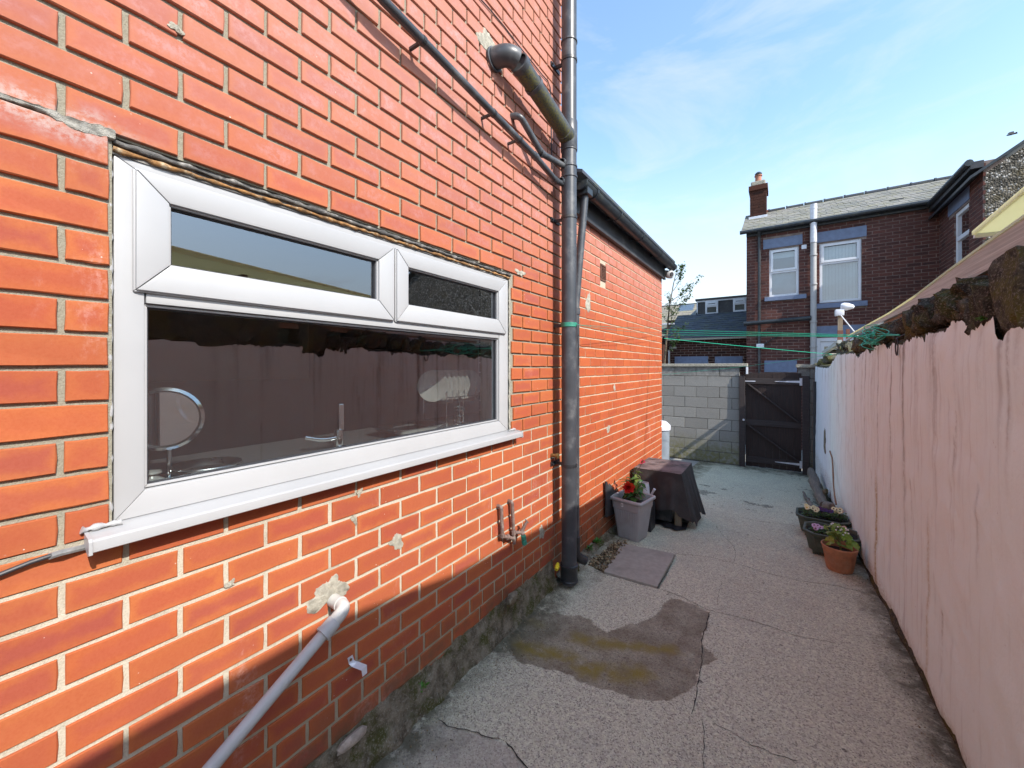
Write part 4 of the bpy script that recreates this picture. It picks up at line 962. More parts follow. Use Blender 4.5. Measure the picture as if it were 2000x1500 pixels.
# slab over the drain
M['slab'] = plain('slab', (0.33, 0.30, 0.25), 0.85, 0.10, 26, bump=.25, dirt=(0.24, 0.22, 0.18), dscale=5)
A = [Vector((p.x, p.y, -.025)) for p in slab_c]; rr = random.Random(3); A2 = []
for i in range(4):
    for k in range(6): A2.append(A[i].lerp(A[(i + 1) % 4], k / 6) + Vector((rr.uniform(-.003, .003), rr.uniform(-.003, .003), 0)))
sb = MB().poly(A2, [p + Vector((0, 0, .033)) for p in A2]).build('paving_slab', M['slab'], None, bevel=.003, smooth=True)
tag(sb, 'loose square grey paving slab lying over the drain beside the pebbles', 'paving slab')
# pebbles
M['pebble'] = None
g = G('pebble'); r_ = g.attr('br').outputs['Fac']; cr_ = g.n('ValToRGB'); g.l(r_, cr_.inputs[0])
els = cr_.color_ramp.elements; els[0].color = (0.10, 0.07, 0.035, 1); els[1].color = (0.62, 0.54, 0.40, 1); e = els.new(.4); e.color = (0.23, 0.16, 0.08, 1); e = els.new(.75); e.color = (0.36, 0.28, 0.16, 1); cr_.color_ramp.interpolation = 'CONSTANT'
g.bump(g.noise(200), .2, .002); M['pebble'] = g.out(cr_.outputs[0], .65)
def pebbles(region, n, smin, smax, zb, zh, name, label, cat):
    xs_ = [p[0] for p in region]; ys_ = [p[1] for p in region]; m = MB(); br_ = []
    bm = bmesh.new(); bmesh.ops.create_icosphere(bm, subdivisions=1, radius=1); bv = [v.co.copy() for v in bm.verts]; bf = [[v.index for v in f.verts] for f in bm.faces]; bm.free()
    k = 0
    while k < n:
        x, y = random.uniform(min(xs_), max(xs_)), random.uniform(min(ys_), max(ys_))
        if not inpoly(np.array([x]), np.array([y]), region)[0]: continue
        s_ = random.uniform(smin, smax); sc3 = Vector((s_ * random.uniform(.7, 1.2), s_ * random.uniform(.7, 1.2), s_ * random.uniform(.45, .8)))
        Rm = Matrix.Rotation(random.uniform(0, 6.3), 3, Vector((random.uniform(-.4, .4), random.uniform(-.4, .4), 1)).normalized())
        c = Vector((x, y, zb + random.uniform(0, zh)))
        m.add([c + Rm @ Vector((v.x * sc3.x, v.y * sc3.y, v.z * sc3.z)) * random.uniform(.88, 1.1) for v in bv], bf); br_ += [random.random()] * len(bf); k += 1
    o = m.build(name, M['pebble'], None, fix=False, smooth=True, ang=80, attrs={'br': ('FACE', br_)}); return tag(o, label, cat, kind='stuff')
pebbles(peb, 430, .006, .014, -.02, .034, 'pebbles', 'small brown and cream pebbles filling the drain hollow by the paving slab', 'pebbles')
# rough cement fillet along the foot of the house
def fillet(name, y0, y1, xa, zt, w0, seed, mat, gz_=lambda y: 0, ny_=230):
    ys = np.linspace(y0, y1, ny_); n = 11; Pn = np.linspace(0, 1, n)
    T, Yv = np.meshgrid(Pn, ys); r_ = fnoise(Yv, T * .3, 9, seed, 5); r2_ = fnoise(Yv, T, 30, seed + 1, 3)
    top = np.array([zt(y) for y in ys])[:, None]; wd_ = np.array([w0(y) for y in ys])[:, None]
    gz2 = np.array([gz_(y) for y in ys])[:, None]
    Xv = xa + .001 + wd_ * (T ** 1.15) * (1 + r_ * .55) + .006 * r2_; Zv = gz2 - .02 + (top - gz2 + .02) * (1 - T) ** 1.15 * (1 + r_ * .14) + r2_ * .010
    m = MB(); m.sheet([[ (Xv[i, j], ys[i], Zv[i, j]) for j in range(n)] for i in range(ny_)]); return m.build(name, mat, None, fix=False, smooth=True, ang=75)
def mossy(name, a, b, c_, sc_=18):
    g = G(name); P = g.pos(); n1 = g.noise(sc_, 8, .7, P); n2 = g.noise(5, 6, .7, P); n3 = g.noise(120, 4, .65, P)
    c = g.mix(g.ss(n1, .36, .62), a, b); c = g.mix(g.ss(n2, .46, .62), c, c_); c = g.mix(g.math('MULTIPLY', g.ss(n3, .5, .7), .4), c, (0.45, 0.42, 0.36))
    g.bump(g.math('ADD', g.math('MULTIPLY', n1, 2), n3), .9, .009); M[name] = g.out(c, .95, 0, .15)
mossy('fillet', (0.10, 0.082, 0.055), (0.24, 0.205, 0.15), (0.075, 0.075, 0.022))
fo = fillet('cement_fillet', -.6, 2.60, WX, lambda y: .185 - .002 * y, lambda y: .062 - .004 * y, 31, M['fillet'])
tag(fo, 'rough mossy cement fillet running along the foot of the house wall', 'cement kerb')
fo = fillet('cement_fillet', 2.66, 5.8, WX, lambda y: gh(y) + .05, lambda y: .10, 41, M['fillet'], gh, 160)
tag(fo, 'low dirty cement edge between the extension wall and the yard', 'cement kerb')
# pale loose stones set in the fillet
def rock(c, s, seed, sub=2, rough=.25, name='stone', mat=None, parent=None, rot=0, smooth=True):
    bm = bmesh.new(); bmesh.ops.create_icosphere(bm, subdivisions=sub, radius=1)
    rr = random.Random(seed); A_ = np.array([v.co[:] for v in bm.verts])
    n_ = fnoise(A_[:, 0] + A_[:, 2] * .7, A_[:, 1] - A_[:, 2] * .6, 1.3, seed, 3)
    for v, q in zip(bm.verts, n_):
        co = v.co.copy(); co = Vector([math.copysign(abs(t) ** .62, t) for t in co]); co *= (1 + rough * 2 * float(q))
        co *= (1 + .06 * math.sin(co.x * 9 + co.z * 13 + seed) * math.sin(co.y * 11 + seed))
        v.co = Matrix.Rotation(rot, 3, 'X') @ Vector((co.x * s[0], co.y * s[1], co.z * s[2])) + Vector(c)
    m = MB(); m.add([v.co[:] for v in bm.verts], [[v.index for v in f.verts] for f in bm.faces]); bm.free()
    return m.build(name, mat, parent, smooth=smooth, ang=32)
M['pale_stone'] = plain('pale_stone', (0.38, 0.32, 0.27), 0.9, .25, 30, bump=.8, bd=.005, dirt=(0.2, 0.17, 0.12), dscale=20)
for (u, v, s3, sd, lb) in ((684, 1447, (.014, .06, .018), 1, 'long pale stone bedded at the wall foot near the bottom edge of the picture'), (1005, 1165, (.025, .075, .028), 3, 'weathered stone lump bedded at the wall foot left of the soil pipe')):
    c = onX(u, v, WX + .06); tag(rock(c, s3, sd, mat=M['pale_stone'] if sd in (1,) else M['fillet'], name='stone'), lb, 'stone')
# debris crumbs
rg = [(WX + .08, .6, 0), (WX + .26, .6, 0), (WX + .22, 2.5, 0), (WX + .05, 2.5, 0)]
pebbles(rg, 330, .0015, .0042, -.002, .003, 'crumbs', 'crumbs of mortar and grit scattered along the foot of the house wall', 'grit')
rg = [(RWX(1.8) - .10, 1.8, 0), (RWX(1.8) - .0, 1.8, 0), (RWX(4) - .0, 4.1, 0), (RWX(4) - .13, 4.1, 0)]
pebbles(rg, 160, .0015, .005, -.002, .003, 'crumbs', 'grit and flakes scattered along the foot of the pink wall', 'grit')
# ------------------------------------------------------------------ painted stone wall on the right
pw = thing('painted_wall', 'rough stone wall with flaking pale pink paint along the right of the yard', 'wall', (.75, 3.5, 0))
topp = [(-2.0, 1.80), (1.40, 1.80), (1.70, 1.79)] + [(onX(u, v, RWX(2)).y, onX(u, v, RWX(onX(u, v, .6).y)).z) for (u, v) in
        ((2000, 600), (1990, 604), (1982, 612), (1972, 640), (1962, 657), (1955, 660), (1947, 664), (1942, 660), (1938, 622), (1930, 621), (1920, 634), (1914, 630), (1900, 627), (1893, 642), (1890, 632), (1880, 625), (1865, 626), (1858, 634), (1848, 643), (1835, 649), (1820, 652), (1812, 655), (1808, 668), (1805, 656), (1790, 658), (1775, 664), (1764, 672), (1750, 669), (1738, 680), (1733, 672), (1715, 674), (1705, 690), (1700, 681), (1688, 690), (1684, 700), (1678, 688), (1660, 690), (1645, 690), (1641, 697))] + [(7.0, 1.60), (7.6, 1.60), (9.1, 1.62), (9.25, 1.60)]
topp.sort(key=lambda p: p[0])
ys = np.concatenate([np.arange(-2, 1.3, .05), np.arange(1.3, 4.2, .010), np.arange(4.2, 9.2, .02)])
tz = np.interp(ys, [p[0] for p in topp], [p[1] for p in topp])
tz = tz + fnoise(ys, ys * 0, 22, 11, 4) * .014 + fnoise(ys, ys * 0, 75, 29, 2) * .016
bz = np.where(ys < 3.05, 0, -.0655 * (ys - 3.05)) + .045 + fnoise(ys, ys * 0, 5, 12, 4) * .045
bz = np.where((ys > 7.7) & (ys < 8.6), bz + .0, bz)
nz_ = 60; T = np.linspace(0, 1, nz_); YY2, TT = np.meshgrid(ys, T, indexing='ij')
ZZ2 = bz[:, None] + (tz - bz)[:, None] * TT
lump = fnoise(YY2, ZZ2, .8, 13, 2) * .022 + fnoise(YY2, ZZ2, 6.0, 19, 4) * .0035 + fnoise(YY2, ZZ2, 11, 14, 3) * .007
edge = .005 * np.exp(-((tz[:, None] - ZZ2) / .02)) + .012 * np.exp(-(ZZ2 - bz[:, None]) / .02)
XX2 = RWX(YY2) + lump + edge
# vertical stain strength per vertex
st = np.zeros_like(XX2); yel = np.zeros_like(XX2)
rs = np.random.default_rng(5)
def streak(y, w_, a, ln, z0=None):
    global st
    zt_ = np.interp(y, ys, tz) if z0 is None else z0
    wig = .05 * w_ / .02 * (fnoise(ZZ2 * .6, ZZ2 * 0 + y, 3.0, 23, 4)) * .13
    fade = np.clip(1 - (zt_ - ZZ2) / ln, 0, 1) ** .7 * (ZZ2 < zt_ + .02)
    st = np.maximum(st, a * np.exp(-((YY2 - y - wig) / w_) ** 2) * fade)
for (u, a, w_, ln) in ((1943, .95, .014, 1.0), (1895, .45, .02, .8), (1812, .9, .016, 1.5), (1806, .5, .05, 1.2), (1758, 1.0, .03, 1.7), (1735, .95, .018, 1.9), (1712, .9, .02, 1.9), (1690, .8, .02, 1.8), (1672, .7, .025, 1.7), (1655, .7, .03, 1.5), (1780, .4, .03, .9), (1850, .45, .03, .8), (1978, .35, .03, .8), (1641, .9, .03, .8), (1625, .5, .05, .7)):
    streak(onX(u, 700, .58).y, w_ * .8, a * (.55 if u > 1765 else .9), ln * (.55 if u > 1765 else .85))
for _ in range(60):
    y = rs.uniform(1.2, 8.8); streak(y, rs.uniform(.005, .025), rs.uniform(.15, .55), rs.uniform(.15, .9))
for _ in range(26):
    y = rs.uniform(1.2, 6); streak(y, rs.uniform(.004, .012), rs.uniform(.3, .75), rs.uniform(.12, .5), rs.uniform(.4, 1.7))
yy_ = onX(1712, 1000, .585).y
yel = np.exp(-((YY2 - yy_ - .02 * np.sin(ZZ2 * 9)) / .032) ** 2) * np.clip((.95 - ZZ2) / .3, 0, 1) + .5 * np.exp(-((YY2 - 2.75) / .02) ** 2) * np.clip((1.0 - ZZ2) / .3, 0, 1)
m = MB(); nyy = len(ys)
P3 = np.stack([XX2, YY2, ZZ2], -1)
m.sheet(P3.tolist())
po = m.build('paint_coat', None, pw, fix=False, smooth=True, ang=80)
for k, a in (('stain', st), ('yel', yel)):
    at = po.data.attributes.new(k, 'FLOAT', 'POINT'); at.data.foreach_set('value', a.ravel().astype(np.float32))
def paint():
    g = G('pink_paint'); P = g.pos(); ps = g.sepz(g.n('NewGeometry').outputs['Position'])
    b_ = g.noise(1.1, 5, .6, P); b2 = g.noise(7, 6, .7, P); fl = g.noise(60, 5, .7, P); str_ = g.noise(1, 6, .65, g.pos('pos', (26, 26, 1.6)), .2); tiny = g.noise(34, 6, .75, g.pos('pos', (1, 1, .4)))
    c = g.mix(g.ss(b_, .38, .62), (0.77, 0.87, 0.85), (0.77, 0.89, 0.87))
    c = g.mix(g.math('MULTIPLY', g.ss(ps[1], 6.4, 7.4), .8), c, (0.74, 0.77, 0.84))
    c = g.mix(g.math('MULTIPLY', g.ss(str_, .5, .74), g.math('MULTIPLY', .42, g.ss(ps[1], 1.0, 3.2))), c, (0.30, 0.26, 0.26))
    s_ = g.attr('stain').outputs['Fac']
    c = g.mix(g.math('MULTIPLY', g.math('MULTIPLY', s_, g.ss(g.math('ADD', g.math('MULTIPLY', str_, .6), g.math('ADD', g.math('MULTIPLY', fl, .4), g.math('MULTIPLY', b2, .45))), .58, .80)), .9), c, (0.085, 0.070, 0.055))
    c = g.mix(g.math('MULTIPLY', g.math('MULTIPLY', s_, g.ss(b2, .35, .6)), .30), c, (0.42, 0.34, 0.28))
    c = g.mix(g.math('MULTIPLY', g.attr('yel').outputs['Fac'], g.ss(fl, .3, .6)), c, (0.36, 0.25, 0.07))
    c = g.mix(g.math('MULTIPLY', g.ss(tiny, .66, .72), .65), c, (0.25, 0.20, 0.18))
    c = g.mix(g.math('MULTIPLY', g.math('SUBTRACT', 1.0, g.ss(ps[2], .03, .16)), g.math('MULTIPLY', g.ss(fl, .4, .6), .6)), c, (0.35, 0.3, 0.24))
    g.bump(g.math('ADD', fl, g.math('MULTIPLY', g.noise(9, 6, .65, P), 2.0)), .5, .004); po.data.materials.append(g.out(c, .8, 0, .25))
paint()
mossy('moss_stone', (0.040, 0.040, 0.032), (0.10, 0.10, 0.078), (0.105, 0.10, 0.03), 20)
mossy('dark_stone', (0.028, 0.028, 0.024), (0.065, 0.065, 0.052), (0.06, 0.075, 0.028), 20)
# stone core, with an uneven top, and the bare foot
ysC = np.arange(-2, 9.3, .05); n = 9; m = MB(); rows = []
for y in ysC:
    zt_ = float(np.interp(y, ys, tz)) + .02; q = float(fnoise(np.array([y]), np.array([.3]), 3, 17)[0])
    x0 = RWX(y); rows.append([(x0 + .030 + q * .015, y, -.7), (x0 + .012 + q * .02, y, gh(y) - .02), (x0 + .0 + q * .02, y, gh(y) + .03), (x0 + .034, y, gh(y) + .16), (x0 + .040, y, zt_ - .12), (x0 + .028, y, zt_ - .03), (x0 + .05, y, zt_ + .0), (x0 + .20, y, zt_ + .02), (x0 + .36, y, zt_ - .04), (x0 + .38, y, -.7)])
m.sheet(rows); m.build('stone_core', M['moss_stone'], pw, fix=False, smooth=True, ang=80)
# coping stones
stones = [  # photo column, base v, top v, half length along wall, tilt
    (2040, 640, 470, .13, .1), (1985, 640, 535, .085, .25), (1955, 655, 575, .05, -.3), (1928, 622, 580, .09, .05), (1915, 612, 558, .075, 0), (1884, 622, 558, .09, .1), (1862, 632, 575, .075, -.1), (1843, 640, 592, .08, .2), (1822, 648, 600, .06, .3),
    (1806, 655, 606, .07, -.5), (1790, 655, 612, .10, .1), (1772, 660, 628, .08, .0), (1752, 668, 634, .11, .1), (1732, 672, 640, .12, 0), (1712, 680, 652, .12, .15), (1698, 684, 658, .14, .1), (1682, 688, 662, .16, 0), (1665, 692, 668, .2, .1), (1650, 694, 672, .28, 0)]
for i, (u, vb, vt, hl, tl) in enumerate(stones):
    a = onX(u, vb, .68); b = onX(u, vt, .70); zc = (a.z + b.z) / 2; hz = max(.05, (b.z - a.z) / 2 * 1.15)
    rock((.715 + random.uniform(-.015, .015), a.y, zc), (.105 + random.uniform(-.02, .02), hl, hz), 60 + i, 4, .36, 'coping_stone', M['dark_stone'] if i % 3 == 1 else M['moss_stone'], pw, rot=tl * .5)
for i, y in enumerate((1.5, 1.2, .85, .5, .2, -.15, -.5, -.9, -1.3)):
    rock((.74, y, 1.90), (.12, .22, .15 + .02 * (i % 2)), 90 + i, 3, .24, 'coping_stone', M['moss_stone'], pw)
for i, (u, v) in enumerate(((1612, 708), (1625, 702), (1606, 716))):
    rock(onX(u, v, .66), (.11, .22, .07), 100 + i, 3, .25, 'coping_stone', M['moss_stone'], pw)
# pale crust on the far cope and a bare stone patch low down at the far end
rock(onX(1622, 693, .66), (.10, .30, .022), 110, 2, .3, 'pale_crust', M['cement'], pw)
rock(onX(1613, 862, .545), (.02, .14, .17), 111, 3, .35, 'bare_stone_patch', M['fillet'], pw)
# fern and weeds on the cope
def leaflet(m, base, d, l, wd, up=Vector((0, 0, 1)), curl=.25, n=4):
    d = Vector(d).normalized(); s_ = d.cross(up)
    if s_.length < .01: s_ = Vector((1, 0, 0))
    s_.normalize(); u_ = s_.cross(d)
    A = []; 
    for i in range(n + 1):
        t = i / n; w_ = wd * math.sin(math.pi * min(1, .08 + t * .92)) ** .8; c = base + d * l * t + u_ * (-curl * l * t * t)
        A.append([c - s_ * w_ + u_ * w_ * .25, c, c + s_ * w_ + u_ * w_ * .25])
    m.sheet(A)
fc = onX(1918, 622, .60); m = MB()
for k in range(22):
    a = random.uniform(-1.9, 1.9); leaflet(m, fc + Vector((.01, random.uniform(-.02, .02), 0)), (-.6 - random.random() * .4, math.sin(a), math.cos(a) * .5 - .1), random.uniform(.015, .035), .005)
tag(m.build('fern', M['weed_leaf'], None, fix=False), 'small green fern growing in the cope of the pink wall', 'plant')
# timber fascia of the lean-to behind the wall, its rails and the yellow roofing
lt = thing('lean_to_roof', 'neighbour lean-to with a long grey timber board above the right wall', 'lean-to', (.8, 3, 1.9))
topb = [(-2.4, 2.15), (1.6, 2.14)] + [(onX(u, v, .68).y, onX(u, v, .68).z) for u, v in ((2000, 425), (1900, 497), (1826, 550), (1763, 599), (1705, 630), (1656, 657))]
botb = [(-2.4, 2.015), (1.9, 2.015)] + [(onX(u, v, .68).y, onX(u, v, .68).z) for u, v in ((2000, 487), (1859, 567), (1810, 588), (1740, 620), (1662, 658))]
yb = [-2.4, -1.2, 0, .7, 1.3, 1.8, 2.3, 2.8, 3.4, 4.1, 4.9, 5.7, 6.3]
A = [Vector((.68, y, np.interp(y, [p[0] for p in topb], [p[1] for p in topb]))) for y in yb] ; B = [Vector((.68, y, np.interp(y, [p[0] for p in botb], [p[1] for p in botb]))) for y in yb][::-1]
ring = A + B; MB().poly(ring, [p + Vector((.028, 0, 0)) for p in ring]).build('timber_board', M['timber_beam'], lt)
MB().poly([(p.x - .004, p.y, p.z + .001) for p in A] + [(p.x - .004, p.y, p.z + .011) for p in A[::-1]], [(p.x + .05, p.y, p.z + .001) for p in A] + [(p.x + .05, p.y, p.z + .011) for p in A[::-1]]).build('yellow_edging', M['yellow_sheet'], lt)
e0 = onX(1660, 668, .68); e1 = onX(1612, 690, .68)
MB().bar(onX(1668, 655, .69), onX(1636, 677, .69), .02, .018).build('edge_strip', M['galv'], lt)
MB().bar(onX(1640, 668, .67), onX(1608, 690, .67), .05, .06).build('end_board', M['timber_beam'], lt)
MB().bar((.715, -2.4, 1.985), (.715, 4.4, 1.985), .03, .05).build('rail', M['old_wood'], lt)
MB().bar((.80, -2.4, 1.99), (.80, 4.2, 1.985), .05, .045).build('rail', M['old_wood'], lt)
for y in (2.05, 4.0): MB().box(.95, 1.03, y, y + .09, -.1, 2.0).build('post', M['pink_post'] if 'pink_post' in M else M['old_wood'], lt)
# blue-grey plastic pieces stuffed under the board
M['plastic_scrap'] = plain('plastic_scrap', (0.40, 0.42, 0.47), 0.4, .25, 20)
m = MB()
for (u0, v0, u1, v1, hh) in ((1740, 632, 1790, 606, .05), (1790, 603, 1862, 572, .04), (1703, 645, 1738, 630, .03)):
    a, b = onX(u0, v0, .66), onX(u1, v1, .66); m.poly([a, b, b + Vector((.005, 0, -hh)), a + Vector((.005, 0, -hh))], [a + Vector((.12, 0, .01)), b + Vector((.12, 0, .01)), b + Vector((.12, 0, -hh)), a + Vector((.12, 0, -hh))])
m.build('plastic_strip', M['plastic_scrap'], lt)
# yellow translucent roof further up
yr = thing('yellow_roof_sheet', 'pale yellow translucent roofing sheet above the timber board at the right edge', 'roofing', (1.2, 2, 2.3))
ye_ = [(-2.4, 2.67), (.3, 2.63), (.97, 2.515), (2.75, 2.395), (3.28, 2.362)]
A = [Vector((.9, y, z)) for y, z in ye_]; B = [Vector((2.0, y, z - .04)) for y, z in ye_][::-1]
MB().poly(A + B, [p + Vector((0, 0, .010)) for p in A + B]).build('sheet', M['yellow_sheet'], yr)
MB().bar((.895, 3.285, 2.352), (2.0, 3.285, 2.315), .018, .022).build('front_lath', M['upvc_far'], yr)
for p, q in zip(A, A[1:]): MB().bar(p + Vector((-.008, 0, .005)), q + Vector((-.008, 0, .005)), .014, .022).build('side_trim', M['yellow_sheet'], yr)
M['rafter_wood'] = plain('rafter_wood', (0.16, 0.13, 0.08), .8, .3, 20)
for y in (-1.2, .2, 1.5, 2.9): MB().box(.96, 2.0, y, y + .045, float(np.interp(y, [p[0] for p in ye_], [p[1] for p in ye_])) - .125, float(np.interp(y + .05, [p[0] for p in ye_], [p[1] for p in ye_])) - .055).build('rafter', M['rafter_wood'], yr)
for y in (-1.9, 1.2, 3.1): MB().box(.98, 1.05, y, y + .07, -.1, 2.26).build('post', M['rafter_wood'], yr)
MB().box(2.01, 2.08, -2.4, 3.25, -.1, 2.58 - .2).build('sky_block_wall', M['fascia'], yr)  # unseen dark wall, added to block sky under the roof in the window reflection
# green fencing glimpsed under the board
m = MB()
for k in range(16): m.box(1.30, 1.32, 2.4 + k * .11, 2.4 + k * .11 + .1, 0, 1.93)
M['green_fence'] = plain('green_fence', (0.22, 0.27, 0.12), .8, .3, 12)
tag(m.build('board_fence', M['green_fence'], None), 'greenish boarded fence glimpsed through the gap under the timber board', 'fence')
M['pink_post'] = plain('pink_post', (0.52, 0.27, 0.27), .8, .1, 12)
pp = onX(1876, 560, .95); tag(MB().box(.92, 1.0, pp.y - .035, pp.y + .035, .0, 1.965).build('post', M['pink_post'], None), 'faded pink post under the timber board behind the right wall', 'post')

# ------------------------------------------------------------------ washing lines
def line(name, pts, r, label, mat='line_green', sag=0.0, n=16, group=None, cat='washing line'):
    P = []
    for a, b in zip(pts, pts[1:]):
        a, b = Vector(a), Vector(b)
        for i in range(n): t = i / n; P.append(a.lerp(b, t) - Vector((0, 0, sag * 4 * t * (1 - t))))
    P.append(Vector(pts[-1])); o = MB().tube(P, r, 6).build(name, M[mat], None, smooth=True); return tag(o, label, cat, group)
hook = onX(1766, 654, .60)
st0 = Vector((PX + .058, PY + .01, zpix(636)))
g_ = 'green washing lines strung across the yard'
def passing(u, v): return onY(u, v, 6.0)
far = [(-1.30, EY1 + .06, 2.01), (-1.30, EY1 + .06, 1.965)]
tgt = onX(1682, 657, .60)
for i, (ua, va, ub, vb, hz) in enumerate(((1297, 644, 1690, 655, 0), (1297, 649, 1692, 657, 0), (1297, 654, 1694, 658, 0))):
    a = onX(ua, va, -1.22); b = onX(ub, vb, .60)
    line('washing_line', [a, b], .0028, ('uppermost', 'middle', 'lowest')[i] + ' of the three close green washing lines running to the tangle on the wall', sag=.0, group=g_)
a = onX(1297, 661, -1.25); b = onX(1625, 692, .60); line('washing_line', [a, b], .003, 'single green washing line sloping down to the pale stone at the wall end', sag=.004, group=g_)
a = onY(1290, 734, 8.9); b = onX(1640, 691, .62); line('washing_line', [onY(1285, 733, 8.9), onY(1460, 715, 8.2), b], .0022, 'faint green washing line low across the blocks and blue lintel', group=g_)
line('washing_line', [st0, onX(1296, 640, -1.30)], .0022, 'thin dark line running from the soil pipe strap along the orange extension', mat='hose_green', sag=.012)
line('washing_line', [st0, onX(1296, 650, -1.30)], .0018, 'second thin dark line leaving the soil pipe strap, just under the first', mat='hose_green', sag=.02)
m = MB(); a = Vector((PX + .062, PY, zpix(636))); m.tube([a, a + Vector((.004, .0, -.08)), a + Vector((.0, .03, -.17)), a + Vector((-.01, .05, -.30))], .003, 6)
tag(m.build('loose_cord', M['gasket'], None, smooth=True), 'loose dark cord end hanging from the green strap on the soil pipe', 'cord')
# tangle of line on the wall
rr = random.Random(4); tc_ = onX(1706, 659, .585); P = []
m = MB()
for k in range(7):
    cy, cz, ry, rz = rr.uniform(-.32, .30), rr.uniform(-.03, .03), rr.uniform(.12, .26), rr.uniform(.03, .075); ph = rr.uniform(0, 6.3); pts = []
    for i in range(40):
        t = 6.3 * 1.15 * i / 39 + ph; pts.append(tc_ + Vector((-.02 + .03 * math.sin(3 * t + k), cy + ry * math.cos(t) * (1 + .3 * math.sin(2 * t)), cz + rz * math.sin(t))))
    m.tube(pts, .0026, 6)
for k in range(3): m.tube([tgt + Vector((0, .05, 0)), tc_ + Vector((-.02, rr.uniform(-.2, .2), rr.uniform(-.02, .03))), hook + Vector((-.02, 0, rr.uniform(-.01, .01)))], .0028, 6)
tag(m.build('tangled_line', M['line_green'], None, smooth=True), 'tangle of spare green washing line heaped on the cope of the pink wall', 'rope')
m = MB(); hc = onX(1754, 677, .592); pts = [hc + Vector((-.006, .030 * math.sin(t), .052 * math.cos(t))) for t in np.linspace(.25, 6.0, 26)]
m.tube(pts, .0038, 8); m.tube([pts[0], hook + Vector((.05, -.02, .03))], .005, 8); tag(m.build('rope_loop', M['gasket'], None, smooth=True), 'black rope loop hanging on the painted wall below the green tangle', 'rope')

# ------------------------------------------------------------------ block wall, gate
BY = 9.27
bw = thing('block_wall', 'grey concrete block wall with a pale cap closing the yard left of the gate', 'wall', (-1.5, BY, -.42))
M['block_mortar'] = plain('block_mortar', (0.13, 0.12, 0.10), .95, .3, 30, bump=.5)
def block_mat():
    g = G('concrete_block'); P = g.pos(); ps = g.sepz(g.n('NewGeometry').outputs['Position']); r_ = g.n('ObjectInfo').outputs['Random']
    n1 = g.noise(3, 7, .7, P); n2 = g.noise(110, 4, .7, P); n3 = g.noise(14, 6, .7, P)
    c = g.mix(r_, (0.25, 0.24, 0.22), (0.33, 0.32, 0.295)); c = g.mix(g.math('MULTIPLY', g.ss(n2, .45, .7), .5), c, (0.12, 0.115, 0.11))
    c = g.mix(g.math('MULTIPLY', g.ss(ps[2], 1.25, 1.6), g.math('MULTIPLY', g.ss(n3, .35, .6), .6)), c, (0.10, 0.095, 0.085))
    mo = g.math('MULTIPLY', g.math('SUBTRACT', 1.0, g.ss(g.math('ADD', ps[2], g.math('MULTIPLY', n1, .5)), -.05, .52)), g.ss(n3, .3, .6))
    c = g.mix(g.math('MULTIPLY', mo, .8), c, (0.17, 0.155, 0.045))
    g.bump(g.math('ADD', n2, n3), .6, .006); M['concrete_block'] = g.out(c, .92, 0, .2)
block_mat()
MB().box(-3.6, -.70, BY + .008, BY + .10, -.6, 1.62).build('mortar_bed', M['block_mortar'], bw)
fb = Field(M['concrete_block'], .1078, name='block', dep=.09, ch=.003, jit=.003)
zr = onY(1380, 734.5, BY).z
fb.lay((0, BY, 0), (1, 0, 0), (0, -1, 0), -3.6, -.70, -.5, 1.62, .451, .2265, zr, onY(1380 + 2, 780, BY).x, .0095, proud=.002)
fb.finish(bw)
MB().box(-3.62, -.555, BY - .035, BY + .15, 1.622, 1.685).build('wall_cap', M['cement'], bw, bevel=.006)
gt = thing('yard_gate', 'dark brown boarded gate with two diagonal braces at the end of the yard', 'gate', (-.13, BY, -.41))
gx0, gx1, gz0, gz1 = -.590, .325, -.385, 1.495
nb = 8
for k in range(nb):
    a = gx0 + (gx1 - gx0) * k / nb; MB().box(a + .0004, a + (gx1 - gx0) / nb - .0004, BY + .012 + .003 * (k % 2), BY + .032, gz0 + random.uniform(-.004, .004), gz1 + random.uniform(-.005, .005)).build('board', M['gate_board'], gt, bevel=.002)
rl = []
for v in (753, 820, 890): rl.append(onY(1500, v, BY).z)
rl = [1.33, .50, -.24]
for z in rl: MB().box(gx0 + .004, gx1 - .004, BY - .012, BY + .011, z - .058, z + .058).build('rail', M['gate_rail'], gt, bevel=.003)
for (za, zb) in ((rl[0] - .06, rl[1] + .06), (rl[1] - .06, rl[2] + .06)):
    MB().bar((gx0 + .05, BY - .001, za), (gx1 - .05, BY - .001, zb), .022, .10, up=(0, 1, 0)).build('brace', M['gate_rail'], gt)
for z in (rl[0] + .0, rl[2]):
    MB().poly([(gx1 - .42, BY - .0135, z - .004), (gx1 - .42, BY - .0135, z + .006), (gx1 - .03, BY - .0135, z + .022), (gx1 - .03, BY - .0135, z - .020)], [(gx1 - .42, BY - .0165, z - .004), (gx1 - .42, BY - .0165, z + .006), (gx1 - .03, BY - .0165, z + .022), (gx1 - .03, BY - .0165, z - .020)]).box(gx1 - .03, gx1 + .012, BY - .018, BY - .012, z - .07, z + .07).build('strap_hinge', M['galv'], gt)
MB().box(gx0 - .03, gx0 + .17, BY - .02, BY - .013, rl[0] - .012, rl[0] + .006).build('latch', M['galv'], gt)
kz = onY(1450, 819, BY).z; MB().lathe([(0, .03), (.018, .028), (.022, .015), (.012, .0)], (gx0 - .03, BY - .05, kz), 16, (0, -1, 0)).build('knob', M['galv'], gt, smooth=True)
MB().box(-.698, -.598, BY - .055, BY + .05, -.45, 1.435).build('gate_post', M['gate_rail'], gt, bevel=.004)
MB().box(.338, .445, BY - .055, BY + .05, -.45, 1.435).build('gate_post', M['gate_rail'], gt, bevel=.004)
pl = thing('block_pillar', 'concrete block pillar between the gate and the pink wall', 'pillar', (.5, BY, -.42))
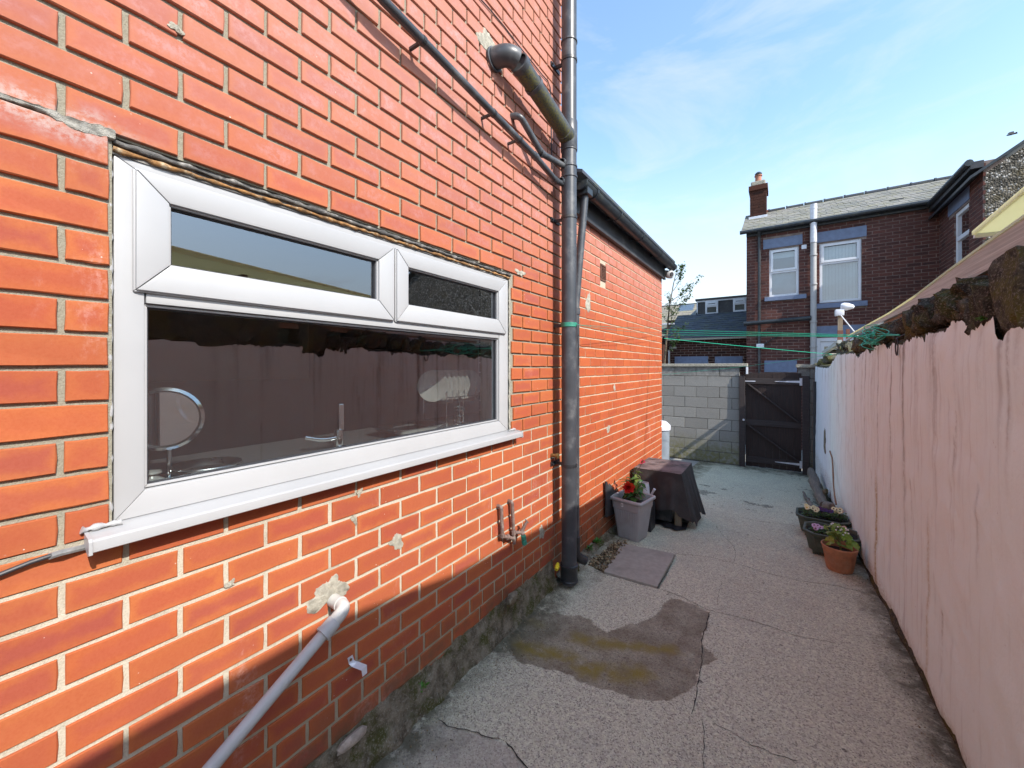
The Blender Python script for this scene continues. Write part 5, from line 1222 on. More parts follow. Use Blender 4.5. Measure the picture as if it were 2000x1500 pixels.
MB().box(.452, .74, BY + .01, BY + .21, -.6, 1.60).box(.30, .452, BY + .055, BY + .21, 1.45, 1.60).build('pillar_core', M['block_mortar'], pl)
fb = Field(M['concrete_block'], .1078, name='block', dep=.09, ch=.003, jit=.003)
fb.lay((0, BY, 0), (1, 0, 0), (0, -1, 0), .45, .66, -.5, 1.6, .451, .2265, zr - .03, .68, .0095)
fb.finish(pl)
MB().box(.27, .452, BY + .02, BY + .054, 1.44, 1.60).build('block', M['concrete_block'], pl, bevel=.003)
MB().box(.24, .72, BY - .03, BY + .22, 1.602, 1.66).build('pillar_cap', M['cement'], pl, bevel=.006)
wt0 = onY(1459, 722, BY - .06); tag(MB().box(wt0.x - .018, wt0.x + .018, BY - .075, BY - .037, wt0.z - .09, wt0.z + .055).build('wall_bracket', M['upvc_far'], None, bevel=.004), 'small white bracket hanging at the end of the pale wall cap', 'bracket')
# iron post + strip of white at the wall end
tag(MB().tube([(.50, 8.95, -.42), (.505, 8.95, 1.35)], .022, 12).build('drain_pipe', M['black_gutter'], None, smooth=True), 'slim dark pipe standing where the pink wall meets the pillar', 'pipe')
# grey-blue drum behind the extension corner
dr = thing('water_butt', 'grey-blue drum with a domed lid just past the corner of the extension', 'drum', (-1.62, 7.9, -.3))
dc = onY(1299, 850, 7.2); DX, DY = dc.x - .10, 7.2
M['bin_blue'] = plain('bin_blue', (0.25, 0.29, 0.34), .4, .12, 6)
MB().lathe([(0, 0), (.155, 0), (.165, .04), (.17, .78), (.175, .80)], (DX, DY, gh(DY)), 28).build('drum_body', M['bin_blue'], dr, smooth=True)
MB().lathe([(.178, .78), (.19, .79), (.19, .85), (.185, .87), (.12, .93), (.03, .95), (.03, .99), (.018, 1.02), (0, 1.02)], (DX, DY, gh(DY)), 28).build('drum_lid', M['galv'], dr, smooth=True)
# ------------------------------------------------------------------ grey square pot with the camellia
M['label_white'] = plain('label_white', (.75, .74, .72), .5, .03, 20); M['ink'] = plain('ink', (.2, .2, .2), .5, .03, 20)
GY = gh(3.85); pc_ = onZ(1228, 1040, GY)
pot = thing('square_planter', 'tall grey ribbed plastic planter with a red flowering plant beside the brick wall', 'planter', (pc_.x, pc_.y, GY))
cx, cy = -1.205, 3.87
ry = -.16
def sq(h, rx, cr=.18, n=5):
    P = []
    for k in range(4):
        a0 = math.pi / 2 * k
        for j in range(n + 1):
            a = a0 + math.pi / 2 * j / n; sx_ = (1, -1, -1, 1)[k]; sy_ = (1, 1, -1, -1)[k]
            x = sx_ * (1 - cr) + cr * math.cos(a); y = sy_ * (1 - cr) + cr * math.sin(a)
            x, y = x * rx, y * rx; P.append(Vector((cx + x * math.cos(ry) - y * math.sin(ry), cy + x * math.sin(ry) + y * math.cos(ry), GY + h)))
    return P
def loft(m, rings, capb=True, capt=False):
    n = len(rings[0]); b = []
    for r_ in rings: b += r_
    fs = [(j * n + i, j * n + (i + 1) % n, (j + 1) * n + (i + 1) % n, (j + 1) * n + i) for j in range(len(rings) - 1) for i in range(n)]
    if capb: fs.append(tuple(range(n))[::-1])
    if capt: fs.append(tuple((len(rings) - 1) * n + i for i in range(n)))
    return m.add(b, fs)
HP = .40
m = loft(MB(), [sq(0, .102), sq(.012, .106), sq(.295, .140), sq(.300, .146), sq(.375, .153), sq(.37, .148), sq(.345, .140)], True)
m.build('pot_body', M['grey_planter'], pot, smooth=True, ang=25)
loft(MB(), [sq(.372, .153), sq(.372, .166), sq(.378, .171), sq(.396, .171), sq(.402, .166), sq(.402, .150), sq(.396, .146), sq(.33, .136)], False).build('pot_rim', M['grey_planter'], pot, smooth=True, ang=60)
m = MB()
for k in range(4):
    ca, sa = math.cos(ry + k * math.pi / 2), math.sin(ry + k * math.pi / 2)
    for j in range(9):
        o_ = (-.8 + .2 * j)
        def pt(h, w_, out, side): r0 = .106 + (.140 - .106) * (h / .295); x = r0 + out; y = o_ * r0 * .92 + side; return Vector((cx + x * ca - y * sa, cy + x * sa + y * ca, GY + h))
        m.poly([pt(.02, 0, -.003, -.006), pt(.02, 0, .0025, -.002), pt(.02, 0, .0025, .002), pt(.02, 0, -.003, .006)], [pt(.285, 0, -.003, -.007), pt(.285, 0, .0035, -.003), pt(.285, 0, .0035, .003), pt(.285, 0, -.003, .007)])
m.build('ribs', M['grey_planter'], pot)
m = MB().add(sq(.315, .136), [tuple(range(24))]); m.build('soil', M['soil'], pot)
sx0 = onY(1219, 976, 3.73)
ca, sa = math.cos(ry - math.pi / 2), math.sin(ry - math.pi / 2)
def pf(a, h, o): r0 = .146 + (.153 - .146) * ((h - .30) / .075) + o; return Vector((cx + r0 * ca - a * sa, cy + r0 * sa + a * ca, GY + h))
MB().poly([pf(-.045, .325, .0005), pf(-.020, .325, .0005), pf(-.020, .362, .0005), pf(-.045, .362, .0005)], [pf(-.045, .325, .0012), pf(-.020, .325, .0012), pf(-.020, .362, .0012), pf(-.045, .362, .0012)]).build('sticker', M['label_white'], pot)
m = MB()
for i in range(3): m.poly([pf(-.040, .334 + i * .007, .0016), pf(-.026, .334 + i * .007, .0016), pf(-.026, .338 + i * .007, .0016), pf(-.040, .338 + i * .007, .0016)], [pf(-.040, .334 + i * .007, .002), pf(-.026, .334 + i * .007, .002), pf(-.026, .338 + i * .007, .002), pf(-.040, .338 + i * .007, .002)])
m.build('sticker_print', M['ink'], pot)
cam_ = thing('camellia', 'camellia bush with glossy leaves and one big red bloom growing in the grey planter', 'plant', (cx, cy, GY + .31))
b0 = Vector((cx, cy, GY + .31)); rr = random.Random(12)
tips = [Vector((.03, .05, .36)), Vector((-.05, -.03, .27)), Vector((.06, .02, .27)), Vector((-.02, .07, .30)), Vector((.0, .0, .20)), Vector((-.09, .02, .19)), Vector((.07, .10, .22)), Vector((.02, -.07, .16))]
m = MB(); nodes = []
for t_ in tips:
    pts = [b0, b0 + t_ * .4 + Vector((rr.uniform(-.015, .015), rr.uniform(-.015, .015), .02)), b0 + t_]; m.tube(pts, [.006, .0045, .0025], 7)
    for k in range(9): q = .3 + .7 * k / 8; nodes.append((b0 + t_ * q, q))
m.build('stems', M['bark'], cam_, smooth=True)
def leafmesh(name, mat, l, wd, curl):
    m = MB(); leaflet(m, Vector((0, 0, 0)), (0, 1, 0), l, wd, Vector((0, 0, 1)), curl, 6); me = bpy.data.meshes.new(name)
    me.from_pydata(m.v, [], m.f); me.shade_smooth(); me.materials.append(M[mat]); return me
LM = [leafmesh('leaf', 'camellia_leaf', .062, .015, .35), leafmesh('leaf', 'camellia_leaf', .075, .018, .5), leafmesh('leaf', 'camellia_leaf', .05, .013, .2), leafmesh('leaf', 'young_leaf', .045, .009, .3)]
def place_leaf(me, p, d, parent, name='leaf', roll=0, sc_=1):
    d = Vector(d).normalized(); s_ = d.cross(Vector((0, 0, 1))); s_.normalize(); u_ = s_.cross(d)
    Rm = Matrix((s_, d, u_)).transposed() @ Matrix.Rotation(roll, 3, 'Y')
    o = bpy.data.objects.new(name, me); link(o, parent); o.location = p - wloc(parent); o.rotation_euler = Rm.to_euler(); o.scale = (sc_,) * 3; return o
for (p, q) in nodes:
    for _ in range(2 if q > .45 else 1):
        a = rr.uniform(0, 6.3); d = Vector((math.cos(a), math.sin(a), rr.uniform(-.5, .5)))
        place_leaf(LM[3] if (q > .93 and rr.random() < .5) else rr.choice(LM[:3]), p, d, cam_, 'leaf', rr.uniform(-.6, .6), rr.uniform(.95, 1.4))
def rosette(c, N, R_, parent, matn, n=34, seed=1, name='petal'):
    rr = random.Random(seed); N = Vector(N).normalized(); U = N.orthogonal().normalized(); W = N.cross(U); me = []
    for s_ in range(3):
        m = MB(); rows = []
        for i in range(5):
            t = i / 4; w_ = .36 * math.sin(math.pi * (.12 + .78 * t)) ** .7; rows.append([Vector((x * w_, t, .25 * t * t + .12 * abs(x) + rr.uniform(-.03, .03))) for x in (-1, -.5, 0, .5, 1)])
        m.sheet(rows); e = bpy.data.meshes.new(name); e.from_pydata([tuple(v) for v in m.v], [], m.f); e.shade_smooth(); e.materials.append(M[matn]); me.append(e)
    for k in range(n):
        t = (k + .5) / n; a = k * 2.39996; tilt = (1 - t) * 1.35; r_ = R_ * (.35 + .65 * t)
        d = (U * math.cos(a) + W * math.sin(a)) * math.cos(tilt) + N * math.sin(tilt); s_ = d.cross(N).normalized(); u_ = s_.cross(d)
        o = bpy.data.objects.new(name, rr.choice(me)); link(o, parent); o.location = c + N * (R_ * .12 * (1 - t)) - wloc(parent); o.rotation_euler = Matrix((s_, d, u_)).transposed().to_euler(); o.scale = (r_,) * 3
fl = onY(1227, 952, cy - .14)
fw = MB().lathe([(0, .0), (.012, .004), (.004, .02)], fl, 8, (.3, -.9, .1)).build('bloom', M['camellia_leaf'], cam_)
rosette(fl, (.45, -.85, .3), .062, fw, 'red_petal', 44, 3)
MB().tube([fl, b0 + Vector((0, -.02, .06))], .003, 6).build('flower_stalk', M['bark'], cam_)
f2 = onY(1254, 903, cy); fw = MB().lathe([(0, .0), (.012, .004), (.004, .02)], f2, 8, (.3, -.3, .9)).build('bud', M['camellia_leaf'], cam_)
rosette(f2, (.35, -.6, .6), .032, fw, 'pink_petal', 14, 5)
MB().tube([f2, b0 + Vector((.03, .05, .3))], .003, 6).build('flower_stalk', M['bark'], cam_)
# watering can glimpsed behind the camellia
wc = Vector((-1.185, 4.20, gh(4.2)))
wcn = thing('watering_can', 'pale grey metal can half hidden behind the camellia leaves', 'can', wc)
hb = .27
pedestal = MB().box(wc.x - .09, wc.x + .09, wc.y - .08, wc.y + .10, wc.z, wc.z + hb).build('upturned_box', M['black_plastic'], None, bevel=.01)
tag(pedestal, 'dark box under the grey can between planter and covered table', 'box')
MB().lathe([(0, hb + .001), (.055, hb + .001), (.06, hb + .03), (.052, hb + .16), (.045, hb + .21), (.04, hb + .21)], wc, 24).build('can_body', M['galv'], wcn, smooth=True)
MB().tube([wc + Vector((.05, -.01, hb + .05)), wc + Vector((.095, -.03, hb + .13)), wc + Vector((.115, -.035, hb + .17))], [.014, .010, .013], 12).build('spout', M['galv'], wcn, smooth=True)
# dark jagged scrap against the wall behind the planter
m = MB(); q = [onX(1181, 940, WX + .02), onX(1184, 940, WX + .02), onX(1186, 950, WX + .02), onX(1189, 944, WX + .02), onX(1196, 956, WX + .02), onX(1202, 958, WX + .02), onX(1204, 1000, WX + .02), onX(1182, 1010, WX + .02)]
m.poly(q, [p + Vector((.012, 0, 0)) for p in q]); tag(m.build('slate_offcut', M['fascia'], None), 'jagged dark offcut leaning on the bricks behind the grey planter', 'slate')

# ------------------------------------------------------------------ covered table
TY = 4.75; gY = gh(TY)
def cloth():
    g = G('cover_cloth'); P = g.pos(); n1 = g.noise(5, 6, .6, P); n2 = g.noise(300, 2, .5, P); nrm = g.sepz(g.n('NewGeometry').outputs['Normal'])
    c = g.mix(g.ss(n1, .35, .65), (0.022, 0.019, 0.019), (0.042, 0.036, 0.035))
    dust = g.math('MULTIPLY', g.ss(nrm[2], .6, .95), g.ss(g.noise(6, 6, .65, P), .32, .6)); c = g.mix(g.math('MULTIPLY', dust, .7), c, (0.20, 0.15, 0.145))
    g.bump(g.math('ADD', g.math('MULTIPLY', n1, 3), n2), .35, .004); M['cover_cloth'] = g.out(c, .62, 0, .4)
cloth()
tb = thing('covered_table', 'low table draped in a black sheet standing against the extension wall', 'table', (-1.08, TY, gY))
t1 = onY(1252, 905, 4.42)
zt_ = gY + .60
x0, x1, y0, y1 = -1.36, -.865, 4.42, 5.02
# drape: top grid plus hanging sides with folds
m = MB(); nU = 96; NR = 16
def rim(t):    # around the table top, t in 0..1
    per = 2 * ((x1 - x0) + (y1 - y0)); s_ = t * per
    for (ax, ay, bx, by) in ((x0, y0, x1, y0), (x1, y0, x1, y1), (x1, y1, x0, y1), (x0, y1, x0, y0)):
        l = abs(bx - ax) + abs(by - ay)
        if s_ <= l + 1e-9: q = s_ / l; return Vector((ax + (bx - ax) * q, ay + (by - ay) * q, 0)), Vector(((by - ay) / l, -(bx - ax) / l, 0)), s_
        s_ -= l
    return Vector((x0, y0, 0)), Vector((0, -1, 0)), 0
rows = []
cen = Vector(((x0 + x1) / 2, (y0 + y1) / 2, 0))
rs_ = np.random.default_rng(8)
for j in range(NR + 1):
    row = []
    for i in range(nU + 1):
        p, nn_, _ = rim((i % nU) / nU); q = j / NR
        tt = (i % nU) / nU
        per = 2 * ((x1 - x0) + (y1 - y0)); s_ = tt * per
        # hem height: lifts in the middle of the front, droops at the corner towards the yard
        hem = .46 + .07 * math.sin(s_ * 9) - .13 * math.exp(-((s_ - .27) / .13) ** 2) + .10 * math.exp(-((s_ - (x1 - x0) - .02) / .05) ** 2) + .03 * math.sin(s_ * 23 + 1)
        if s_ > (x1 - x0) + .07 and s_ < (x1 - x0) + (y1 - y0): hem = .50 + .04 * math.sin(s_ * 14)
        fold = (.022 * math.sin(s_ * 21) + .014 * math.sin(s_ * 43 + 2)) * q ** 1.1
        flare = (.06 + .07 * (s_ > (x1 - x0)) * (s_ < (x1 - x0) + (y1 - y0))) * q
        if s_ > (x1 - x0) + (y1 - y0) - .02: flare = 0.01 * q; fold *= .1
        cr_ = cen + (p - cen) * (1 + .0)
        o_ = nn_ * (flare + fold)
        if q == 0: z = zt_
        else: z = zt_ - .004 - hem * (q ** 1.0)
        corner = (p - cen); row.append((cr_.x + o_.x + (.004 * nn_.x if j else 0), cr_.y + o_.y, z))
    rows.append(row)
m.sheet(rows)
gx = np.linspace(x0, x1, 14); gy = np.linspace(y0, y1, 16); rows = []
nzz = fnoise(*np.meshgrid(gx, gy, indexing='ij'), 5, 3)
for i, x in enumerate(gx): rows.append([(x, y, zt_ + .001 + (.012 * float(nzz[i, j]) - .004 * math.sin((x - x0) * 6) if 0 < i < 13 and 0 < j < 15 else 0)) for j, y in enumerate(gy)])
m.sheet(rows); m.build('cover', M['cover_cloth'], tb, fix=False, smooth=True, ang=50)
MB().box(x0 + .02, x1 - .01, y0 + .01, y1 - .01, zt_ - .05, zt_ - .008).build('table_top', M['old_wood'], tb)
for (x, y) in ((x1 - .06, y0 + .03), (x1 - .06, y1 - .08), (x0 + .03, y0 + .03), (x0 + .03, y1 - .08)):
    MB().box(x - .01, x + .055, y, y + .055, gh(y) - .01, zt_ - .05).build('leg', M['old_wood'], tb, bevel=.003)
MB().box(x0 + .04, x1 - .10, y0 + .03, y1 - .05, gY + .06, gY + .34).build('dark_crate', M['black_plastic'], tb, bevel=.01)
# sheet lying rumpled on the ground under it
gxx = np.linspace(x0 + .05, x1 + .05, 40); gyy = np.linspace(y0 - .06, y1, 30); GX, GYm = np.meshgrid(gxx, gyy, indexing='ij')
hz = np.abs(fnoise(GX, GYm, 7, 21, 4)) * .07 * (1 - np.clip((y0 + .02 - GYm) / .08, 0, 1)) + .006
edgew = .03 * np.sin(GX * 22) + .02 * np.sin(GX * 51)
GYm2 = GYm + np.where(GYm < y0 + .05, edgew, 0)
m = MB(); m.sheet([[(GX[i, j], GYm2[i, j], gh(GYm2[i, j]) + hz[i, j] + .006) for j in range(30)] for i in range(40)]); tag(m.build('plastic_sheet', M['black_plastic'], None, fix=False, smooth=True, ang=60), 'rumpled black plastic sheet on the ground under the covered table', 'sheet')

# ------------------------------------------------------------------ pots along the right wall
g1 = gh(4.2); tc0 = Vector((.405, 4.26, g1)); 
tp2 = thing('terracotta_pot', 'round terracotta plastic pot nearest the camera beside the pink wall', 'pot', tc0)
m = MB().lathe([(0, 0), (.082, 0), (.086, .004), (.088, .012), (.108, .150), (.112, .154), (.114, .158), (.118, .185), (.122, .19), (.124, .196), (.122, .203), (.117, .204), (.113, .198), (.106, .150), (.10, .12)], tc0, 48)
m.build('pot_body', M['terracotta'], tp2, smooth=True, ang=40)
m = MB()
for k in range(40):
    a = 2 * math.pi * k / 40; ca, sa = math.cos(a), math.sin(a); m.tube([tc0 + Vector((ca * .0875, sa * .0875, .014)), tc0 + Vector((ca * .1072, sa * .1072, .146))], .0018, 5, False)
m.build('ribs', M['terracotta'], tp2, smooth=True)
MB().lathe([(0, .158), (.107, .152)], tc0, 32).build('soil', M['soil'], tp2)
gr = thing('geranium', 'bright green geranium with ruffled leaves growing in the terracotta pot', 'plant', tc0 + Vector((0, 0, .16)))
def gleaf(name, mat, Rr, seed):
    rr = random.Random(seed); m = MB(); n = 30; c = (0, 0, 0); vs = [c]; 
    for ring in (.5, 1.0):
        for k in range(n):
            a = -2.7 + 5.4 * k / (n - 1); r_ = Rr * ring * (1 + (.10 * math.cos(a * 7) + .04 * math.cos(a * 17)) * ring); vs.append((r_ * math.sin(a), r_ * math.cos(a), Rr * (.10 * ring + .10 * math.sin(a * 5 + seed) * ring + rr.uniform(-.01, .01))))
    fs = [(0, 1 + k, 2 + k) for k in range(n - 1)] + [(1 + k, 1 + n + k, 2 + n + k, 2 + k) for k in range(n - 1)]
    me = bpy.data.meshes.new(name); me.from_pydata(vs, [], fs); me.shade_smooth(); me.materials.append(M[mat]); return me
GL = [gleaf('leaf', 'geranium_leaf', 1, s_) for s_ in range(4)]
rr = random.Random(2); m = MB(); gb = tc0 + Vector((.01, .0, .155)); leaves = []
m.tube([gb, gb + Vector((-.004, 0, .035)), gb + Vector((-.02, .01, .11))], [.008, .007, .005], 8)
spec = [(-.075, -.03, .09, .042), (.0, -.06, .075, .046), (.07, -.03, .080, .044), (.045, .03, .105, .04), (-.04, .02, .125, .040), (.03, -.03, .135, .036), (-.085, .0, .15, .032), (-.03, -.03, .175, .033), (.035, .02, .16, .030), (-.07, .03, .205, .028), (-.03, .01, .225, .030), (.01, .0, .20, .026), (-.05, -.035, .20, .024), (-.10, .02, .18, .026), (.09, .02, .10, .03), (-.02, .05, .15, .04), (.02, .055, .10, .04), (-.06, .05, .10, .04)]
for (x, y, z, r_) in spec:
    p = gb + Vector((x, y, z * .9)); s0 = gb + Vector((-.015, .005, min(.10, z * .55))); m.tube([s0, s0.lerp(p, .6) + Vector((0, 0, .01)), p], .002, 5); leaves.append((p, r_))
m.build('stems', M['stem'], gr, smooth=True)
for i, (p, r_) in enumerate(leaves):
    o = bpy.data.objects.new('leaf', GL[i % 4]); link(o, gr); o.location = p - wloc(gr); o.scale = (r_,) * 3; o.rotation_euler = (rr.uniform(.1, .9), rr.uniform(-.5, .5), rr.uniform(-1.5, 1.5))
m = MB()
for k in range(9):
    p = gb + Vector((rr.uniform(-.06, .05), rr.uniform(-.06, .0), rr.uniform(.12, .21))); m.lathe([(0, .008), (.005, .006), (.007, 0), (0, -.001)], p, 7, (rr.uniform(-.5, .5), -.6, .6))
m.build('white_florets', M['white_petal'], gr, smooth=True)
# green troughs
def trough(c, wd, dp, h, yaw, label, name='green_planter'):
    c = Vector(c); t = thing(name, label, 'planter', c)
    def rg(z, k, e=0): 
        P = []
        cu = .07
        for (a, b) in ((-1, -1), (1, -1), (1, 1), (-1, 1)):
            hx_, hy_ = wd / 2 * k + e, dp / 2 * k + e
            pts = [(a * hx_, b * (hy_ - cu)), (a * (hx_ - cu), b * hy_)]
            if (a * b) > 0: pts = pts
            else: pts = pts[::-1]
            for (x, y) in pts: P.append(Vector((c.x + x * math.cos(yaw) - y * math.sin(yaw), c.y + x * math.sin(yaw) + y * math.cos(yaw), c.z + z)))
        return P
    m = loft(MB(), [rg(.03, .80), rg(.04, .82), rg(h - .03, .95), rg(h - .028, .95, .012), rg(h - .004, .96, .016), rg(h, .96, .012), rg(h, .94, .0), rg(h - .04, .90)], True)
    m.build('trough_body', M['green_planter'], t, bevel=.004, smooth=True)
    MB().add(rg(h - .03, .91), [tuple(range(8))]).build('soil', M['soil'], t)
    for (a, b) in ((-1, -1), (1, -1), (1, 1), (-1, 1)):
        q = Vector((a * wd * .28, b * dp * .26, 0)); q = Vector((q.x * math.cos(yaw) - q.y * math.sin(yaw), q.x * math.sin(yaw) + q.y * math.cos(yaw), 0)) + c
        MB().box(q.x - .022, q.x + .022, q.y - .022, q.y + .022, q.z, q.z + .035).build('foot', M['green_planter'], t, bevel=.003)
    return t
A1 = Vector((.385, 4.66, gh(4.66))); A2_ = Vector((.36, 5.22, gh(5.2)))
trough(A1, .40, .34, .215, -.10, 'dark green plastic planter of lilac pansies just behind the terracotta pot')
trough(A2_, .44, .34, .215, -.05, 'dark green plastic planter of cream and purple pansies farther along the wall')
def pansy_clump(c, n, rad, hgt, cols, label, cat='flowers', seed=0):
    rr = random.Random(seed); t = thing('pansies', label, cat, c); m = MB()
    for k in range(150):
        a = rr.uniform(0, 6.3); r_ = rad * math.sqrt(rr.random()); p = c + Vector((math.cos(a) * r_, math.sin(a) * r_, rr.uniform(0, hgt * .75))); a2 = rr.uniform(0, 6.3)
        leaflet(m, p, (math.cos(a2), math.sin(a2), rr.uniform(-.2, .8)), rr.uniform(.018, .032), rr.uniform(.005, .009))
    m.build('foliage', M['pansy_leaf'], t, fix=False)
    for k in range(n):
        a = rr.uniform(0, 6.3); r_ = rad * .9 * math.sqrt(rr.random()); p = c + Vector((math.cos(a) * r_, math.sin(a) * r_, hgt * rr.uniform(.75, 1.1)))
        N = Vector((rr.uniform(-.5, .1), rr.uniform(-1, -.5), rr.uniform(.3, 1))).normalized(); U = N.orthogonal().normalized(); W = N.cross(U); R_ = rr.uniform(.016, .021)
        m = MB()
        for j in range(5):
            aa = j * 2 * math.pi / 5 + .3; d = U * math.cos(aa) + W * math.sin(aa); q = p + d * R_ * .5 + N * .002 * (j % 2); s_ = d.cross(N)
            m.add([q + (d * math.cos(b_) * .62 + s_ * math.sin(b_) * .68) * R_ + N * .003 * math.cos(2 * b_) for b_ in np.linspace(0, 2 * math.pi, 9)[:-1]], [tuple(range(8))])
        f = m.build('bloom', M[rr.choice(cols)], t, fix=False)
        MB().add([p + N * .005 + (U * math.cos(b_) + W * math.sin(b_)) * R_ * .36 for b_ in np.linspace(0, 2 * math.pi, 8)[:-1]], [tuple(range(7))]).build('bloom_eye', M['maroon_petal' if rr.random() < .8 else 'yellow'], f, fix=False)
        MB().tube([p, Vector((p.x * .8 + c.x * .2, p.y * .8 + c.y * .2, c.z))], .0013, 4).build('stalk', M['stem'], t)
H_ = .195
pansy_clump(A1 + Vector((-.10, -.06, H_)), 7, .055, .055, ['lilac_petal'], 'lilac pansies at the left end of the nearer green planter', seed=1)
pansy_clump(A1 + Vector((.04, .03, H_)), 5, .07, .06, ['white_petal', 'peach_petal', 'pansy_leaf'], 'mixed white pansies in the nearer green planter behind the geranium', seed=2)
pansy_clump(A2_ + Vector((-.10, -.03, H_)), 13, .075, .085, ['cream_petal'], 'cream pansies at the left end of the farther green planter', seed=3)
pansy_clump(A2_ + Vector((.025, .0, H_)), 9, .06, .075, ['purple_petal'], 'deep purple pansies in the middle of the farther green planter', seed=4)
pansy_clump(A2_ + Vector((.13, .0, H_)), 7, .06, .095, ['peach_petal', 'cream_petal'], 'peach and yellow pansies at the right end of the farther green planter', seed=5)
# driftwood, cane, old timber by the wall end
def log_(name, pts, rs2, mat, label, cat, n=10):
    rr = random.Random(len(label)); m = MB(); P = []; Rr = []
    for (a, b), (r0, r1) in zip(zip(pts, pts[1:]), zip(rs2, rs2[1:])):
        for i in range(6): t = i / 6; P.append(Vector(a).lerp(Vector(b), t) + Vector((rr.uniform(-.008, .008),) * 3)); Rr.append((r0 + (r1 - r0) * t) * rr.uniform(.85, 1.15))
    P.append(Vector(pts[-1])); Rr.append(rs2[-1]); m.tube(P, Rr, n); return tag(m.build(name, M[mat], None, smooth=True, ang=70), label, cat)
lg = lambda u, v, X: onX(u, v, X)
log_('driftwood', [(.40, 8.0, gh(8.0) + .27), (.42, 7.5, gh(7.5) + .18), (.44, 6.8, gh(6.7) + .10), (.45, 6.3, gh(6.1) + .08)], [.04, .065, .055, .045], 'drift_wood', 'thick grey weathered log lying against the foot of the pink wall', 'log', 14)
log_('driftwood', [(.27, 7.3, gh(7.3) + .02), (.31, 6.6, gh(6.6) + .05), (.33, 5.7, gh(5.7) + .14)], [.015, .022, .03], 'drift_wood', 'thin grey branch lying in front of the log behind the planters', 'log')
log_('driftwood', [(.47, 6.3, gh(6) + .02), (.45, 5.8, gh(5.8) + .20), (.46, 5.5, gh(5.5) + .26)], [.05, .05, .03], 'drift_wood', 'split timber propped on the wall foot behind the far planter', 'log')
ct = onX(1622, 880, .545); cb = onX(1633, 985, .50)
log_('garden_cane', [ct, cb], [.008, .009], 'cane', 'reddish brown cane leaning upright on the far part of the pink wall', 'cane', 8)
for k, (u, v) in enumerate(((1635, 1000), (1612, 960))):
    p = onX(u, v, .50); rock((p.x, p.y, max(p.z, gh(p.y) + .03)), (.03, .05, .04), 130 + k, 2, .3, 'stone', M['fillet'])
    bpy.data.objects[-1] if False else None
for i, o in enumerate([o for o in col.objects if o.name.startswith('stone') and o.parent is None and 'label' not in o]):
    tag(o, ('small rough stone by the wall just behind the far planter', 'small rough stone on the ground under the leaning brown cane')[i % 2], 'stone')
# weeds by the extension foot and elsewhere
def weed(c, label, n=14, s_=.03, seed=1):
    rr = random.Random(seed); m = MB(); c = Vector(c)
    for k in range(n):
        a = rr.uniform(0, 6.3); leaflet(m, c + Vector((rr.uniform(-.015, .015), rr.uniform(-.02, .02), 0)), (math.cos(a), math.sin(a), rr.uniform(.2, 1.2)), s_ * rr.uniform(.6, 1.2), s_ * .22)
    return tag(m.build('weed', M['weed_leaf'], None, fix=False), label, 'weed')
weed(onZ(1164, 1058, .03) * 1, 'small green weed growing at the foot of the extension wall, farther one', 16, .05, 1)
weed(onZ(1149, 1070, .03) * 1, 'small green weed at the wall foot just behind the rainwater shoe', 14, .04, 2)
weed(onX(824, 1342, WX + .10), 'tiny green weed in the mossy cement fillet below the window', 12, .02, 3)
weed(onZ(1556, 928, -.42), 'low tuft of grass by the foot of the gate', 12, .05, 5)

# ------------------------------------------------------------------ floodlight post
fp = thing('light_post', 'brown timber post with a pale top section carrying a white floodlight', 'post', (.78, 8.2, 0))
q = onY(1641, 612, 8.2)
MB().box(q.x - .034, q.x + .034, 8.17, 8.24, -.1, 2.20).build('post_timber', M['pink_brown'] if 'pink_brown' in M else M['gate_rail'], fp)
M['pink_brown'] = plain('pink_brown', (0.20, 0.085, 0.06), .8, .15, 10); fp.children[0].data.materials[0] = M['pink_brown']
MB().box(q.x - .030, q.x + .030, 8.175, 8.235, 2.20, 2.44).build('post_top', M['old_wood'], fp)
MB().box(q.x - .065, q.x + .045, 8.13, 8.26, 2.435, 2.535).build('lamp_box', M['upvc_far'], fp, bevel=.012, smooth=True)
MB().lathe([(0, -.06), (.045, -.055), (.062, -.02), (.058, .03), (.03, .10), (0, .115)], (q.x + .06, 8.18, 2.575), 24, (1, -.15, -.12)).build('lamp_head', M['upvc_far'], fp, smooth=True)
MB().tube([(q.x + .0, 8.14, 2.44), (q.x + .17, 8.10, 2.15), (q.x + .21, 8.10, 2.08)], .008, 8).build('brace_rod', M['upvc_far'], fp, smooth=True)
MB().box(q.x + .075, q.x + .12, 8.2, 8.25, -.1, 2.22).build('side_batten', M['pink_brown'], fp)

